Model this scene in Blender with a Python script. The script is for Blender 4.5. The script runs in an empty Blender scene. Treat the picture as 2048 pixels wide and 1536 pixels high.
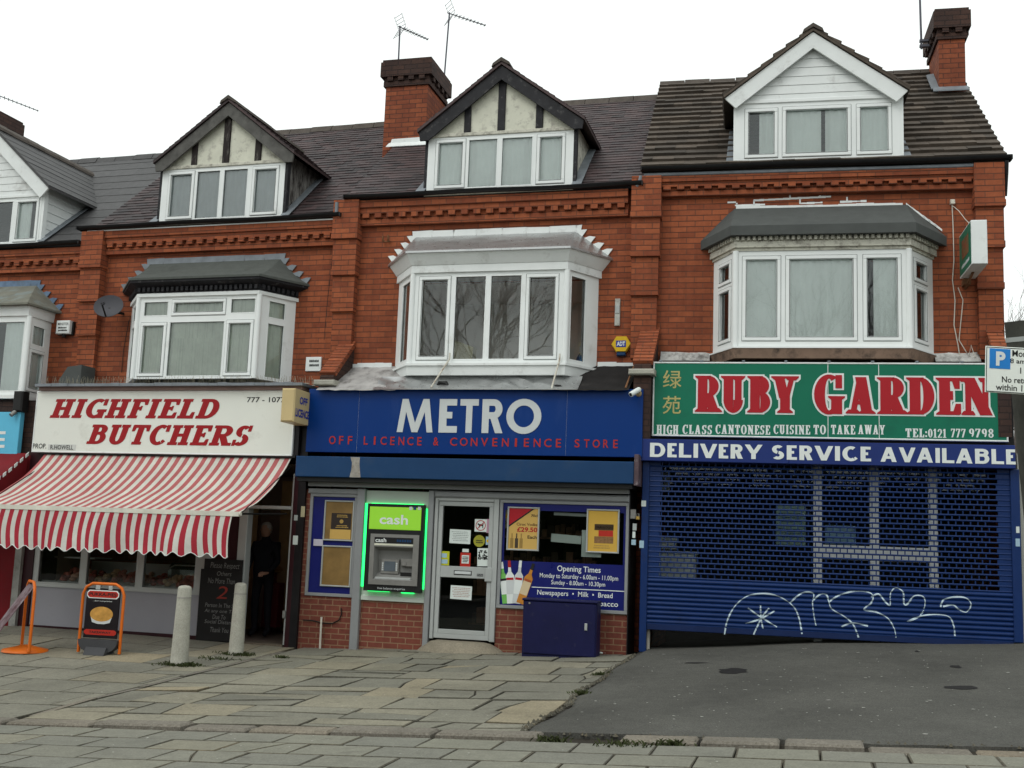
import bpy, bmesh, math, random
from mathutils import Vector, Matrix
random.seed(7)
rad = math.radians
scene = bpy.context.scene
COL = scene.collection

# ------------------------------------------------------------------ camera
FOC = 2250.0                      # focal length in photo pixels (photo is 2048 x 1536)
EYE = Vector((0.0, 0.0, 1.6))
YAW, PIT, ROL = rad(15.0), rad(8.1), rad(-2.15)
fw = Vector((-math.sin(YAW)*math.cos(PIT), math.cos(YAW)*math.cos(PIT), math.sin(PIT)))
rt = Vector((math.cos(YAW), math.sin(YAW), 0))
dn = fw.cross(rt)
CR = math.cos(ROL)*rt + math.sin(ROL)*dn
CD = -math.sin(ROL)*rt + math.cos(ROL)*dn
cam_d = bpy.data.cameras.new('camera'); cam = bpy.data.objects.new('camera', cam_d)
COL.objects.link(cam); scene.camera = cam
mw = Matrix.Identity(4)
for r in range(3):
    mw[r][0] = CR[r]; mw[r][1] = -CD[r]; mw[r][2] = -fw[r]; mw[r][3] = EYE[r]
cam.matrix_world = mw
cam_d.sensor_width = 36.0; cam_d.lens = 36.0*FOC/2048.0
cam_d.clip_start = 0.05; cam_d.clip_end = 3000

# ------------------------------------------------------------------ sky, sun, exposure
SUN_EL, SUN_AZ = rad(48), rad(205)       # hidden behind cloud: a broad soft source behind the viewer
world = bpy.data.worlds.new('World'); scene.world = world; world.use_nodes = True
wn = world.node_tree; wn.nodes.clear()
sky = wn.nodes.new('ShaderNodeTexSky'); sky.sky_type = 'NISHITA'; sky.sun_disc = False
sky.sun_elevation = SUN_EL; sky.sun_rotation = SUN_AZ; sky.dust_density = 6.0; sky.air_density = 1.5
hs = wn.nodes.new('ShaderNodeHueSaturation'); hs.inputs['Saturation'].default_value = 0.12
mxw = wn.nodes.new('ShaderNodeMix'); mxw.data_type = 'RGBA'; mxw.inputs['Factor'].default_value = 0.85
mxw.inputs['B'].default_value = (9.4, 9.9, 9.7, 1)    # even cloud cover over the clear-sky model
bgw = wn.nodes.new('ShaderNodeBackground'); bgw.inputs['Strength'].default_value = 0.13
ow = wn.nodes.new('ShaderNodeOutputWorld')
wn.links.new(sky.outputs[0], hs.inputs['Color']); wn.links.new(hs.outputs[0], mxw.inputs['A'])
wn.links.new(mxw.outputs['Result'], bgw.inputs[0]); wn.links.new(bgw.outputs[0], ow.inputs[0])
sd = bpy.data.lights.new('sun', 'SUN'); sd.energy = 0.6; sd.angle = rad(25); sd.color = (1.0, 0.97, 0.92)
sun = bpy.data.objects.new('sun', sd); COL.objects.link(sun)
sun.rotation_euler = Vector((-math.sin(SUN_AZ)*math.cos(SUN_EL), -math.cos(SUN_AZ)*math.cos(SUN_EL), -math.sin(SUN_EL))).to_track_quat('-Z', 'Y').to_euler()
vs = scene.view_settings; vs.view_transform = 'Standard'; vs.look = 'None'; vs.gamma = 1.0; vs.exposure = 0.0
scene.cycles.max_bounces = 8; scene.cycles.transparent_max_bounces = 12
scene.cycles.use_denoising = True

# ------------------------------------------------------------------ frames: a house front is a plane with u along it, d out of it, z up
class Fr:
    def __init__(s, O, th):
        s.O = Vector((O[0], O[1], 0)); s.th = th
        s.u = Vector((math.cos(th), math.sin(th), 0)); s.n = Vector((math.sin(th), -math.cos(th), 0))
    def pt(s, u, d, z): return s.O + s.u*u + s.n*d + Vector((0, 0, z))
    def px(s, x, y, d=0.0):                       # where the sight line of a photo pixel meets the plane d
        r = fw + CR*((x-1024)/FOC) + CD*((y-768)/FOC)
        o = s.O + s.n*d
        X = EYE + r*(((o-EYE).dot(s.n))/(r.dot(s.n)))
        return ((X-o).dot(s.u), X.z)
    def rc(s, x0, y0, x1, y1, d=0.0):             # top-left, bottom-right -> u0,u1,z0,z1
        a = s.px(x0, y0, d); b = s.px(x1, y1, d)
        return a[0], b[0], b[1], a[1]
    def sub(s, ua, da, ub, db):
        A = s.pt(ua, da, 0); B = s.pt(ub, db, 0); v = B-A
        f = Fr((A.x, A.y), math.atan2(v.y, v.x)); f.L = v.length
        return f
D2 = 15.9
F2 = Fr((-7.001, D2), 0.0)
F3 = Fr((-2.336, D2), rad(3.2))
F1 = Fr((-7.001, D2), rad(-1.6))
WF = Fr((0, 0), 0.0)                              # plain world frame: u = X, d = -Y
WF.u = Vector((1, 0, 0)); WF.n = Vector((0, 1, 0))
W1, W2, W3 = -4.62, 4.665, 4.89                   # house 1 runs from W1 to 0, the others from 0 to W

# ------------------------------------------------------------------ materials
MATS = {}
def new_mat(name):
    m = bpy.data.materials.new(name); m.use_nodes = True
    nt = m.node_tree; nt.nodes.clear()
    out = nt.nodes.new('ShaderNodeOutputMaterial'); p = nt.nodes.new('ShaderNodeBsdfPrincipled')
    nt.links.new(p.outputs[0], out.inputs[0])
    return m, nt, p, out
def N(nt, typ, **kw):
    n = nt.nodes.new(typ)
    for k, v in kw.items():
        if k in n.inputs.keys() if hasattr(n.inputs, 'keys') else False: n.inputs[k].default_value = v
        else: setattr(n, k, v)
    return n
def noise(nt, scale, detail=4.0, rough=0.6, coord='Object', stretch=None):
    tc = nt.nodes.new('ShaderNodeTexCoord'); n = nt.nodes.new('ShaderNodeTexNoise')
    n.inputs['Scale'].default_value = scale; n.inputs['Detail'].default_value = detail; n.inputs['Roughness'].default_value = rough
    if stretch:
        mp = nt.nodes.new('ShaderNodeMapping'); mp.inputs['Scale'].default_value = stretch
        nt.links.new(tc.outputs[coord], mp.inputs[0]); nt.links.new(mp.outputs[0], n.inputs[0])
    else: nt.links.new(tc.outputs[coord], n.inputs[0])
    return n.outputs['Fac']
def ramp(nt, src, stops):
    r = nt.nodes.new('ShaderNodeValToRGB'); e = r.color_ramp.elements
    while len(e) < len(stops): e.new(0.5)
    for i, (p, c) in enumerate(stops):
        e[i].position = p; e[i].color = (c, c, c, 1) if not hasattr(c, '__len__') else (*c[:3], 1)
    nt.links.new(src, r.inputs[0]); return r.outputs[0]
def mix(nt, fac, a, b, mode='MIX'):
    m = nt.nodes.new('ShaderNodeMix'); m.data_type = 'RGBA'; m.blend_type = mode
    for key, v in (('Factor', fac), ('A', a), ('B', b)):
        if hasattr(v, 'node'): nt.links.new(v, m.inputs[key])
        elif key == 'Factor': m.inputs[key].default_value = v
        else: m.inputs[key].default_value = (*v[:3], 1)
    return m.outputs['Result']
def bump(nt, p, h, strength=0.3, dist=0.01):
    b = nt.nodes.new('ShaderNodeBump'); b.inputs['Strength'].default_value = strength; b.inputs['Distance'].default_value = dist
    nt.links.new(h, b.inputs['Height']); nt.links.new(b.outputs[0], p.inputs['Normal']); return b

def plain(name, c, rough=0.6, metal=0.0, var=0.25, scale=3.0, dirt=None, dirt_amt=0.0, dirt_scale=2.0, bmp=0.0, bscale=60, spec=0.22, stretch=None):
    """a painted / weathered surface: base colour with uneven tone, optional patches of dirt or wear in another colour"""
    if name in MATS: return MATS[name]
    m, nt, p, out = new_mat(name)
    f = noise(nt, scale, 6, 0.65, stretch=stretch)
    lo = [x*(1-var) for x in c]; hi = [min(1, x*(1+var)) for x in c]
    colr = ramp(nt, f, [(0.25, lo), (0.75, hi)])
    if dirt is not None:
        g = noise(nt, dirt_scale, 8, 0.7, stretch=stretch)
        g = ramp(nt, g, [(max(0, 0.62-dirt_amt), 0.0), (min(1, 0.82-dirt_amt*0.6), 1.0)])
        colr = mix(nt, g, colr, dirt)
    nt.links.new(colr, p.inputs['Base Color'])
    r = ramp(nt, noise(nt, scale*4, 3), [(0.2, max(0.03, rough-0.1)), (0.8, min(1, rough+0.1))])
    nt.links.new(r, p.inputs['Roughness'])
    p.inputs['Metallic'].default_value = metal
    p.inputs['Specular IOR Level'].default_value = spec
    if bmp: bump(nt, p, noise(nt, bscale, 5, 0.7), bmp)
    MATS[name] = m; return m

def brickmat(name, c1, c2, mortar, bw=0.235, bh=0.0825, ms=0.007, soot=0.25, msmooth=0.1, seed=0.0, hline=0.0):
    if name in MATS: return MATS[name]
    m, nt, p, out = new_mat(name)
    uv = nt.nodes.new('ShaderNodeUVMap'); uv.uv_map = 'UVMap'
    mp = nt.nodes.new('ShaderNodeMapping'); mp.inputs['Location'].default_value = (seed, seed*0.37, 0)
    wob = nt.nodes.new('ShaderNodeTexNoise'); wob.inputs['Scale'].default_value = 1.7
    nt.links.new(uv.outputs[0], mp.inputs[0]); nt.links.new(mp.outputs[0], wob.inputs[0])
    ad = nt.nodes.new('ShaderNodeMix'); ad.data_type = 'VECTOR'; ad.inputs['Factor'].default_value = 0.012
    nt.links.new(mp.outputs[0], ad.inputs['A']); nt.links.new(wob.outputs['Color'], ad.inputs['B'])
    b = nt.nodes.new('ShaderNodeTexBrick')
    b.inputs['Scale'].default_value = 1.0; b.inputs['Brick Width'].default_value = bw; b.inputs['Row Height'].default_value = bh
    b.inputs['Mortar Size'].default_value = ms; b.inputs['Mortar Smooth'].default_value = msmooth; b.inputs['Bias'].default_value = 0.0
    b.inputs['Color1'].default_value = (*c1, 1); b.inputs['Color2'].default_value = (*c2, 1); b.inputs['Mortar'].default_value = (*mortar, 1)
    nt.links.new(ad.outputs['Result'], b.inputs['Vector'])
    base = b.outputs['Color']
    if hline:                                        # bed joints read darker than the tight upright ones
        sp = nt.nodes.new('ShaderNodeSeparateXYZ'); nt.links.new(ad.outputs['Result'], sp.inputs[0])
        dv = nt.nodes.new('ShaderNodeMath'); dv.operation = 'MULTIPLY_ADD'; dv.inputs[1].default_value = 1/bh; dv.inputs[2].default_value = .5; nt.links.new(sp.outputs[1], dv.inputs[0])
        fr_ = nt.nodes.new('ShaderNodeMath'); fr_.operation = 'FRACT'; nt.links.new(dv.outputs[0], fr_.inputs[0])
        hm = ramp(nt, fr_.outputs[0], [(0.40, 1.0), (0.455, 1-hline), (0.545, 1-hline), (0.60, 1.0)])
        vary = ramp(nt, noise(nt, 3.5, 5, 0.7), [(0.35, 0.25), (0.65, 1.0)])
        base = mix(nt, vary, base, mix(nt, 1.0, base, hm, 'MULTIPLY'))
    grain = ramp(nt, noise(nt, 14, 6, 0.7), [(0.3, 0.82), (0.7, 1.14)])
    col = mix(nt, 1.0, base, grain, 'MULTIPLY')
    big = ramp(nt, noise(nt, 0.9, 8, 0.65), [(0.42, 0.0), (0.72, 1.0)])
    sootc = [x*0.45 for x in c2]
    ms_ = nt.nodes.new('ShaderNodeMath'); ms_.operation = 'MULTIPLY'; ms_.inputs[1].default_value = soot*2
    nt.links.new(big, ms_.inputs[0])
    stk = ramp(nt, noise(nt, 3.0, 6, 0.7, stretch=(2.2, 2.2, 0.22)), [(0.5, 1.0), (0.8, 0.78)])
    col = mix(nt, 1.0, col, stk, 'MULTIPLY')
    col = mix(nt, ms_.outputs[0], col, (sootc[0], sootc[1]*1.1, sootc[2]*1.2))
    nt.links.new(col, p.inputs['Base Color'])
    p.inputs['Roughness'].default_value = 0.85; p.inputs['Specular IOR Level'].default_value = 0.25
    inv = nt.nodes.new('ShaderNodeMath'); inv.operation = 'MULTIPLY_ADD'; inv.inputs[1].default_value = -1.0; inv.inputs[2].default_value = 1.0
    nt.links.new(b.outputs['Fac'], inv.inputs[0])
    fine = noise(nt, 70, 4, 0.7)
    a2 = nt.nodes.new('ShaderNodeMath'); a2.operation = 'MULTIPLY_ADD'; a2.inputs[1].default_value = 0.35
    nt.links.new(fine, a2.inputs[0]); nt.links.new(inv.outputs[0], a2.inputs[2])
    bump(nt, p, a2.outputs[0], 0.6, 0.008)
    MATS[name] = m; return m

def tilemat(name, c, var=0.5, moss=None, moss_amt=0.0, rough=0.6, warm=(1.15, 0.9, 0.85)):
    """roof tiles: tone from each tile's own random value, plus weathering"""
    if name in MATS: return MATS[name]
    m, nt, p, out = new_mat(name)
    at = nt.nodes.new('ShaderNodeAttribute'); at.attribute_name = 'rnd'
    lo = [x*(1-var) for x in c]; hi = [min(1, x*(1+var)*w) for x, w in zip(c, warm)]
    col = ramp(nt, at.outputs['Fac'], [(0.0, lo), (1.0, hi)])
    g = ramp(nt, noise(nt, 9, 6, 0.7), [(0.3, 0.72), (0.7, 1.25)])
    col = mix(nt, 1.0, col, g, 'MULTIPLY')
    if moss:
        k = ramp(nt, noise(nt, 1.3, 8, 0.72), [(0.6-moss_amt, 0.0), (0.8-moss_amt*0.5, 0.85)])
        col = mix(nt, k, col, moss)
    nt.links.new(col, p.inputs['Base Color'])
    p.inputs['Roughness'].default_value = rough; p.inputs['Specular IOR Level'].default_value = 0.35
    bump(nt, p, noise(nt, 45, 5, 0.7), 0.35, 0.006)
    MATS[name] = m; return m

def glassmat(name, tint=(0.93, 0.95, 0.94), refl=1.0, rough=0.01):
    if name in MATS: return MATS[name]
    m, nt, p, out = new_mat(name); nt.nodes.remove(p)
    tr = nt.nodes.new('ShaderNodeBsdfTransparent'); tr.inputs[0].default_value = (*tint, 1)
    gl = nt.nodes.new('ShaderNodeBsdfGlossy'); gl.inputs['Roughness'].default_value = rough; gl.inputs['Color'].default_value = (0.95, 1, 1, 1)
    lw = nt.nodes.new('ShaderNodeFresnel'); lw.inputs['IOR'].default_value = 1.5
    mu = nt.nodes.new('ShaderNodeMath'); mu.operation = 'MULTIPLY'; mu.inputs[1].default_value = 1.9*refl; mu.use_clamp = True
    nt.links.new(lw.outputs[0], mu.inputs[0])
    nz = nt.nodes.new('ShaderNodeTexNoise'); nz.inputs['Scale'].default_value = 1.6
    tc = nt.nodes.new('ShaderNodeTexCoord'); nt.links.new(tc.outputs['Object'], nz.inputs[0])
    bp = nt.nodes.new('ShaderNodeBump'); bp.inputs['Strength'].default_value = 0.05; bp.inputs['Distance'].default_value = 0.02
    nt.links.new(nz.outputs['Fac'], bp.inputs['Height']); nt.links.new(bp.outputs[0], gl.inputs['Normal'])
    mx = nt.nodes.new('ShaderNodeMixShader')
    nt.links.new(mu.outputs[0], mx.inputs[0]); nt.links.new(tr.outputs[0], mx.inputs[1]); nt.links.new(gl.outputs[0], mx.inputs[2])
    nt.links.new(mx.outputs[0], out.inputs[0])
    MATS[name] = m; return m
def emit(name, c, s):
    if name in MATS: return MATS[name]
    m, nt, p, out = new_mat(name)
    p.inputs['Base Color'].default_value = (*c, 1); p.inputs['Emission Color'].default_value = (*c, 1); p.inputs['Emission Strength'].default_value = s
    MATS[name] = m; return m
def stripes(name, c1, c2, period, phase=0.0, duty=0.5, sheer=0.0):
    """woven stripes along UV x"""
    if name in MATS: return MATS[name]
    m, nt, p, out = new_mat(name)
    uv = nt.nodes.new('ShaderNodeUVMap'); uv.uv_map = 'UVMap'
    sx = nt.nodes.new('ShaderNodeSeparateXYZ'); nt.links.new(uv.outputs[0], sx.inputs[0])
    a = nt.nodes.new('ShaderNodeMath'); a.operation = 'MULTIPLY_ADD'; a.inputs[1].default_value = 1/period; a.inputs[2].default_value = phase
    nt.links.new(sx.outputs[0], a.inputs[0])
    f = nt.nodes.new('ShaderNodeMath'); f.operation = 'FRACT'; nt.links.new(a.outputs[0], f.inputs[0])
    g = nt.nodes.new('ShaderNodeMath'); g.operation = 'GREATER_THAN'; g.inputs[1].default_value = duty; nt.links.new(f.outputs[0], g.inputs[0])
    col = mix(nt, g.outputs[0], c1, c2)
    w = ramp(nt, noise(nt, 2.2, 8, 0.7), [(0.3, 0.78), (0.7, 1.08)])
    col = mix(nt, 1.0, col, w, 'MULTIPLY')
    nt.links.new(col, p.inputs['Base Color']); p.inputs['Roughness'].default_value = 0.85; p.inputs['Specular IOR Level'].default_value = 0.2
    bump(nt, p, noise(nt, 220, 2), 0.15, 0.002)
    if sheer:
        tl = nt.nodes.new('ShaderNodeBsdfTranslucent'); nt.links.new(col, tl.inputs[0])
        mx = nt.nodes.new('ShaderNodeMixShader'); mx.inputs[0].default_value = sheer
        nt.links.new(p.outputs[0], mx.inputs[1]); nt.links.new(tl.outputs[0], mx.inputs[2]); nt.links.new(mx.outputs[0], out.inputs[0])
    MATS[name] = m; return m
def speckle(name, c, c2, scale, big=0.3, rough=0.9, bmp=0.4, stain=None, tones=((0.80, 0.82, 0.83), (0.97, 0.98, 0.97), (1.08, 1.06, 1.0), (1.28, 1.16, 0.98))):
    if name in MATS: return MATS[name]
    m, nt, p, out = new_mat(name)
    at = nt.nodes.new('ShaderNodeAttribute'); at.attribute_name = 'rnd'
    fine = ramp(nt, noise(nt, scale, 3, 0.8), [(0.35, c), (0.7, c2)])
    bg = ramp(nt, noise(nt, 0.7, 8, 0.65), [(0.3, 1-big), (0.7, 1+big)])
    col = mix(nt, 1.0, fine, bg, 'MULTIPLY')
    tone = ramp(nt, at.outputs['Fac'], [(0.0, tones[0]), (0.5, tones[1]), (0.90, tones[2]), (1.0, tones[3])])
    col = mix(nt, 1.0, col, tone, 'MULTIPLY')
    mid = ramp(nt, noise(nt, 9, 6, 0.75), [(0.3, 0.86), (0.7, 1.12)]); col = mix(nt, 1.0, col, mid, 'MULTIPLY')
    if stain:
        k = ramp(nt, noise(nt, 2.6, 9, 0.75), [(0.58, 0.0), (0.72, 0.75)])
        col = mix(nt, k, col, stain)
    nt.links.new(col, p.inputs['Base Color']); p.inputs['Roughness'].default_value = rough; p.inputs['Specular IOR Level'].default_value = 0.3
    bump(nt, p, noise(nt, scale*0.7, 5, 0.8), bmp, 0.01)
    MATS[name] = m; return m

M_brick = brickmat('orange_brick', (0.350, 0.099, 0.041), (0.215, 0.056, 0.026), (0.175, 0.064, 0.037), soot=0.22, hline=0.55)
M_brick_trim = brickmat('orange_brick_dressing', (0.365, 0.104, 0.043), (0.235, 0.062, 0.029), (0.175, 0.066, 0.038), soot=0.18, hline=0.55, seed=3.1)
M_brick_low = brickmat('brown_brick', (0.20, 0.058, 0.038), (0.16, 0.046, 0.032), (0.26, 0.15, 0.09), bw=0.225, bh=0.079, ms=0.008, soot=0.15, seed=1.3)
M_brick_chim = brickmat('chimney_brick', (0.32, 0.092, 0.040), (0.20, 0.054, 0.028), (0.10, 0.04, 0.027), soot=0.3, seed=5.0)
M_brick_dark = brickmat('sooty_brick', (0.075, 0.040, 0.030), (0.05, 0.030, 0.026), (0.03, 0.02, 0.018), soot=0.35, seed=2.0)
M_slate = tilemat('purple_slate', (0.048, 0.037, 0.039), 0.32, moss=(0.026, 0.018, 0.021), moss_amt=0.10)
M_slate_dark = tilemat('dark_purple_slate', (0.042, 0.031, 0.033), 0.35, moss=(0.013, 0.010, 0.012), moss_amt=0.13)
M_slate_grey = tilemat('grey_flat_slate', (0.058, 0.057, 0.058), 0.12, warm=(1, 1, 1))
M_conc_tile = tilemat('brown_concrete_tile', (0.080, 0.066, 0.054), 0.3, moss=(0.040, 0.032, 0.024), moss_amt=0.12, rough=0.85, warm=(1.05, 1, 0.95))
M_ridge = plain('ridge_tile', (0.085, 0.072, 0.062), 0.85, var=0.35, scale=7, bmp=0.3)
M_upvc = plain('white_plastic_frame', (0.77, 0.80, 0.79), 0.35, var=0.05, scale=2, dirt=(0.5, 0.5, 0.46), dirt_amt=0.03, dirt_scale=1.5)
M_white = plain('white_paint', (0.74, 0.77, 0.76), 0.5, var=0.07, scale=3, dirt=(0.42, 0.42, 0.40), dirt_amt=0.05, dirt_scale=2.5)
M_cream = plain('cream_render', (0.62, 0.62, 0.52), 0.8, var=0.1, scale=4, dirt=(0.22, 0.20, 0.18), dirt_amt=0.10, dirt_scale=7, bmp=0.2)
M_creampaint = plain('peeling_cream_paint', (0.56, 0.55, 0.47), 0.7, var=0.12, scale=5, dirt=(0.10, 0.085, 0.07), dirt_amt=0.14, dirt_scale=9)
M_blackwood = plain('black_painted_timber', (0.018, 0.018, 0.021), 0.6, var=0.4, scale=6, dirt=(0.16, 0.155, 0.15), dirt_amt=0.05, dirt_scale=12, bmp=0.2)
M_greywood = plain('weathered_grey_timber', (0.105, 0.103, 0.096), 0.85, var=0.35, scale=5, dirt=(0.05, 0.048, 0.045), dirt_amt=0.12, dirt_scale=8, bmp=0.3)
M_peelwood = plain('peeling_timber', (0.035, 0.028, 0.026), 0.8, var=0.5, scale=9, dirt=(0.30, 0.29, 0.27), dirt_amt=0.22, dirt_scale=9, bmp=0.3, stretch=(1, 1, 0.35))
M_timber = plain('rotting_black_timber', (0.024, 0.019, 0.018), 0.8, var=0.5, scale=9, dirt=(0.20, 0.19, 0.17), dirt_amt=0.09, dirt_scale=12, bmp=0.3, stretch=(1, 1, 0.35))
M_gutter = plain('black_gutter_plastic', (0.012, 0.012, 0.013), 0.4, var=0.3, scale=5)
M_lead = plain('lead_flashing', (0.19, 0.21, 0.23), 0.55, 0.2, var=0.25, scale=7)
M_leadblue = plain('blue_painted_lead', (0.13, 0.19, 0.28), 0.6, 0.1, var=0.35, scale=7, dirt=(0.10, 0.12, 0.13), dirt_amt=0.1)
M_felt = plain('grey_roofing_felt', (0.085, 0.092, 0.085), 0.95, var=0.14, scale=9, dirt=(0.05, 0.055, 0.05), dirt_amt=0.06, bmp=0.35, bscale=160)
M_felt2 = plain('mid_grey_felt', (0.078, 0.084, 0.081), 0.9, var=0.12, scale=6, bmp=0.3, bscale=160)
M_feltblack = plain('black_roofing_felt', (0.016, 0.015, 0.015), 0.9, var=0.4, scale=4, dirt=(0.06, 0.055, 0.05), dirt_amt=0.06, bmp=0.3)
M_silver = plain('silver_foil_membrane', (0.46, 0.47, 0.47), 0.32, 0.75, var=0.15, scale=5, dirt=(0.30, 0.30, 0.30), dirt_amt=0.08, dirt_scale=5)
M_glass = glassmat('window_glass')
M_glassdark = glassmat('shop_glass', (0.84, 0.87, 0.85), 0.5)
M_curtain = plain('white_net_curtain', (0.80, 0.84, 0.82), 0.9, var=0.06, scale=3)
M_blind = stripes('vertical_blind_slats', (0.50, 0.54, 0.47), (0.60, 0.64, 0.56), 0.089, duty=0.12)
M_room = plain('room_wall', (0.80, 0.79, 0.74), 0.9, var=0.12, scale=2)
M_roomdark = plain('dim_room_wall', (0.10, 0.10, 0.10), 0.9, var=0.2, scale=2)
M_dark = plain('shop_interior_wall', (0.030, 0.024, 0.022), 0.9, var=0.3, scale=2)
M_metroblue = plain('glossy_blue_sign_panel', (0.001, 0.031, 0.170), 0.35, var=0.05, scale=1, spec=0.15, dirt=(0.012, 0.045, 0.19), dirt_amt=0.06, dirt_scale=1.6, stretch=(1.5, 1.5, 0.5))
M_boxblue = plain('slate_blue_paint', (0.007, 0.042, 0.120), 0.45, var=0.12, scale=2, dirt=(0.02, 0.05, 0.11), dirt_amt=0.08)
M_shutblue = plain('blue_shutter_paint', (0.006, 0.026, 0.112), 0.40, var=0.15, scale=3, dirt=(0.006, 0.016, 0.06), dirt_amt=0.07, dirt_scale=3)
M_shutbox = plain('blue_shutter_box_paint', (0.013, 0.030, 0.155), 0.40, var=0.12, scale=3)
M_cabblue = plain('navy_cabinet_paint', (0.006, 0.007, 0.048), 0.5, var=0.2, scale=3, dirt=(0.03, 0.03, 0.06), dirt_amt=0.03, dirt_scale=8)
M_vinylblue = plain('blue_window_vinyl', (0.008, 0.012, 0.125), 0.35, var=0.08, scale=1)
M_green = plain('green_sign_panel', (0.004, 0.145, 0.082), 0.4, var=0.07, scale=1.5, dirt=(0.006, 0.115, 0.07), dirt_amt=0.07)
M_red = plain('red_sign_lettering', (0.38, 0.012, 0.020), 0.45, var=0.06)
M_darkred = plain('dark_red_lettering', (0.30, 0.006, 0.010), 0.4, var=0.06)
M_orangered = plain('orange_red_lettering', (0.42, 0.025, 0.015), 0.5, var=0.15, scale=8)
M_letterwhite = plain('white_lettering', (0.70, 0.74, 0.72), 0.45, var=0.05)
M_greywhite = plain('off_white_lettering', (0.55, 0.58, 0.58), 0.45, var=0.05)
M_letterblack = plain('black_lettering', (0.015, 0.015, 0.015), 0.5)
M_lettercream = plain('gold_lettering', (0.42, 0.37, 0.14), 0.5)
M_signwhite = plain('white_sign_board', (0.72, 0.74, 0.68), 0.4, var=0.04, scale=1.0, dirt=(0.55, 0.56, 0.50), dirt_amt=0.06, dirt_scale=2)
M_creamplastic = plain('cream_plastic', (0.55, 0.43, 0.22), 0.45, var=0.08, scale=2)
M_alu = plain('grey_aluminium', (0.27, 0.28, 0.285), 0.45, 0.25, var=0.1, scale=3)
M_alulight = plain('pale_aluminium', (0.40, 0.42, 0.41), 0.42, 0.15, var=0.07, scale=3)
M_steel = plain('brushed_steel', (0.26, 0.255, 0.24), 0.35, 0.5, var=0.1, scale=5)
M_black = plain('black_plastic', (0.012, 0.012, 0.012), 0.45, var=0.3)
M_blackpaint = plain('black_shopfront_paint', (0.010, 0.009, 0.010), 0.45, var=0.4, scale=3)
M_maroon = plain('maroon_paint', (0.030, 0.006, 0.009), 0.45, var=0.3, scale=3)
M_redawn = plain('red_awning_cloth', (0.16, 0.008, 0.012), 0.8, var=0.2, scale=3)
M_conc = speckle('concrete', (0.38, 0.365, 0.31), (0.52, 0.50, 0.43), 60, 0.25, bmp=0.6, stain=(0.22, 0.215, 0.16))
M_step = speckle('step_concrete', (0.20, 0.175, 0.13), (0.30, 0.26, 0.20), 50, 0.2, bmp=0.6)
M_orange = plain('orange_plastic', (0.62, 0.135, 0.012), 0.4, var=0.1)
M_base = plain('grey_rubber_base', (0.055, 0.056, 0.060), 0.7, var=0.2)
M_yellow = plain('yellow_plastic', (0.62, 0.40, 0.012), 0.4, var=0.06)
M_paper = plain('white_paper', (0.62, 0.68, 0.65), 0.8, var=0.05)
M_poster = plain('yellow_poster_paper', (0.56, 0.36, 0.10), 0.6, var=0.05)
M_brownposter = plain('faded_brown_poster', (0.22, 0.135, 0.045), 0.5, var=0.35, scale=3)
M_meat = plain('raw_meat', (0.42, 0.16, 0.12), 0.4, var=0.35, scale=9)
M_skin = plain('skin', (0.40, 0.22, 0.15), 0.6)
M_greyhair = plain('grey_hair', (0.33, 0.30, 0.26), 0.8, var=0.2, scale=20)
M_cloth = plain('dark_clothing', (0.012, 0.012, 0.016), 0.9, var=0.2)
M_aerial = plain('aerial_metal', (0.10, 0.10, 0.12), 0.5, 0.4, var=0.2)
M_dish = plain('satellite_dish_grey', (0.068, 0.068, 0.078), 0.55, var=0.15, scale=4)
M_rust = plain('rust', (0.20, 0.10, 0.05), 0.9, var=0.4, scale=12)
M_whiterust = plain('rusty_white_paint', (0.62, 0.60, 0.52), 0.7, var=0.1, scale=5, dirt=(0.20, 0.09, 0.04), dirt_amt=0.14, dirt_scale=14)
M_bark = plain('bare_tree_bark', (0.11, 0.095, 0.085), 0.9, var=0.3, scale=6)
M_weed = plain('weed_leaf', (0.050, 0.062, 0.022), 0.8, var=0.4, scale=8)
M_cable = plain('white_cable', (0.55, 0.52, 0.45), 0.6)
M_tarmac = speckle('tarmac', (0.048, 0.0475, 0.042), (0.118, 0.116, 0.102), 70, 0.28, bmp=0.7, tones=((0.9,)*3, (1,)*3, (1,)*3, (1.1,)*3))
M_slab = speckle('paving_slab', (0.165, 0.156, 0.124), (0.260, 0.248, 0.198), 42, 0.22, bmp=0.45, stain=(0.080, 0.070, 0.054))
M_slab2 = speckle('small_paving_slab', (0.160, 0.158, 0.130), (0.238, 0.234, 0.194), 55, 0.12, bmp=0.35, stain=(0.09, 0.086, 0.070), tones=((0.90, 0.91, 0.92), (0.98, 0.98, 0.98), (1.04, 1.04, 1.0), (1.12, 1.08, 1.0)))
M_kerb = speckle('kerb_stone', (0.13, 0.115, 0.092), (0.25, 0.225, 0.19), 45, 0.25, bmp=0.7)
M_dirt = speckle('joint_dirt', (0.022, 0.018, 0.013), (0.045, 0.038, 0.026), 40, 0.4, bmp=0.8)
M_edge = speckle('mossy_slab_edge', (0.060, 0.055, 0.041), (0.135, 0.124, 0.097), 30, 0.3)
M_spray = plain('white_spray_paint', (0.44, 0.54, 0.59), 0.7, var=0.35, scale=7)

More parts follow.
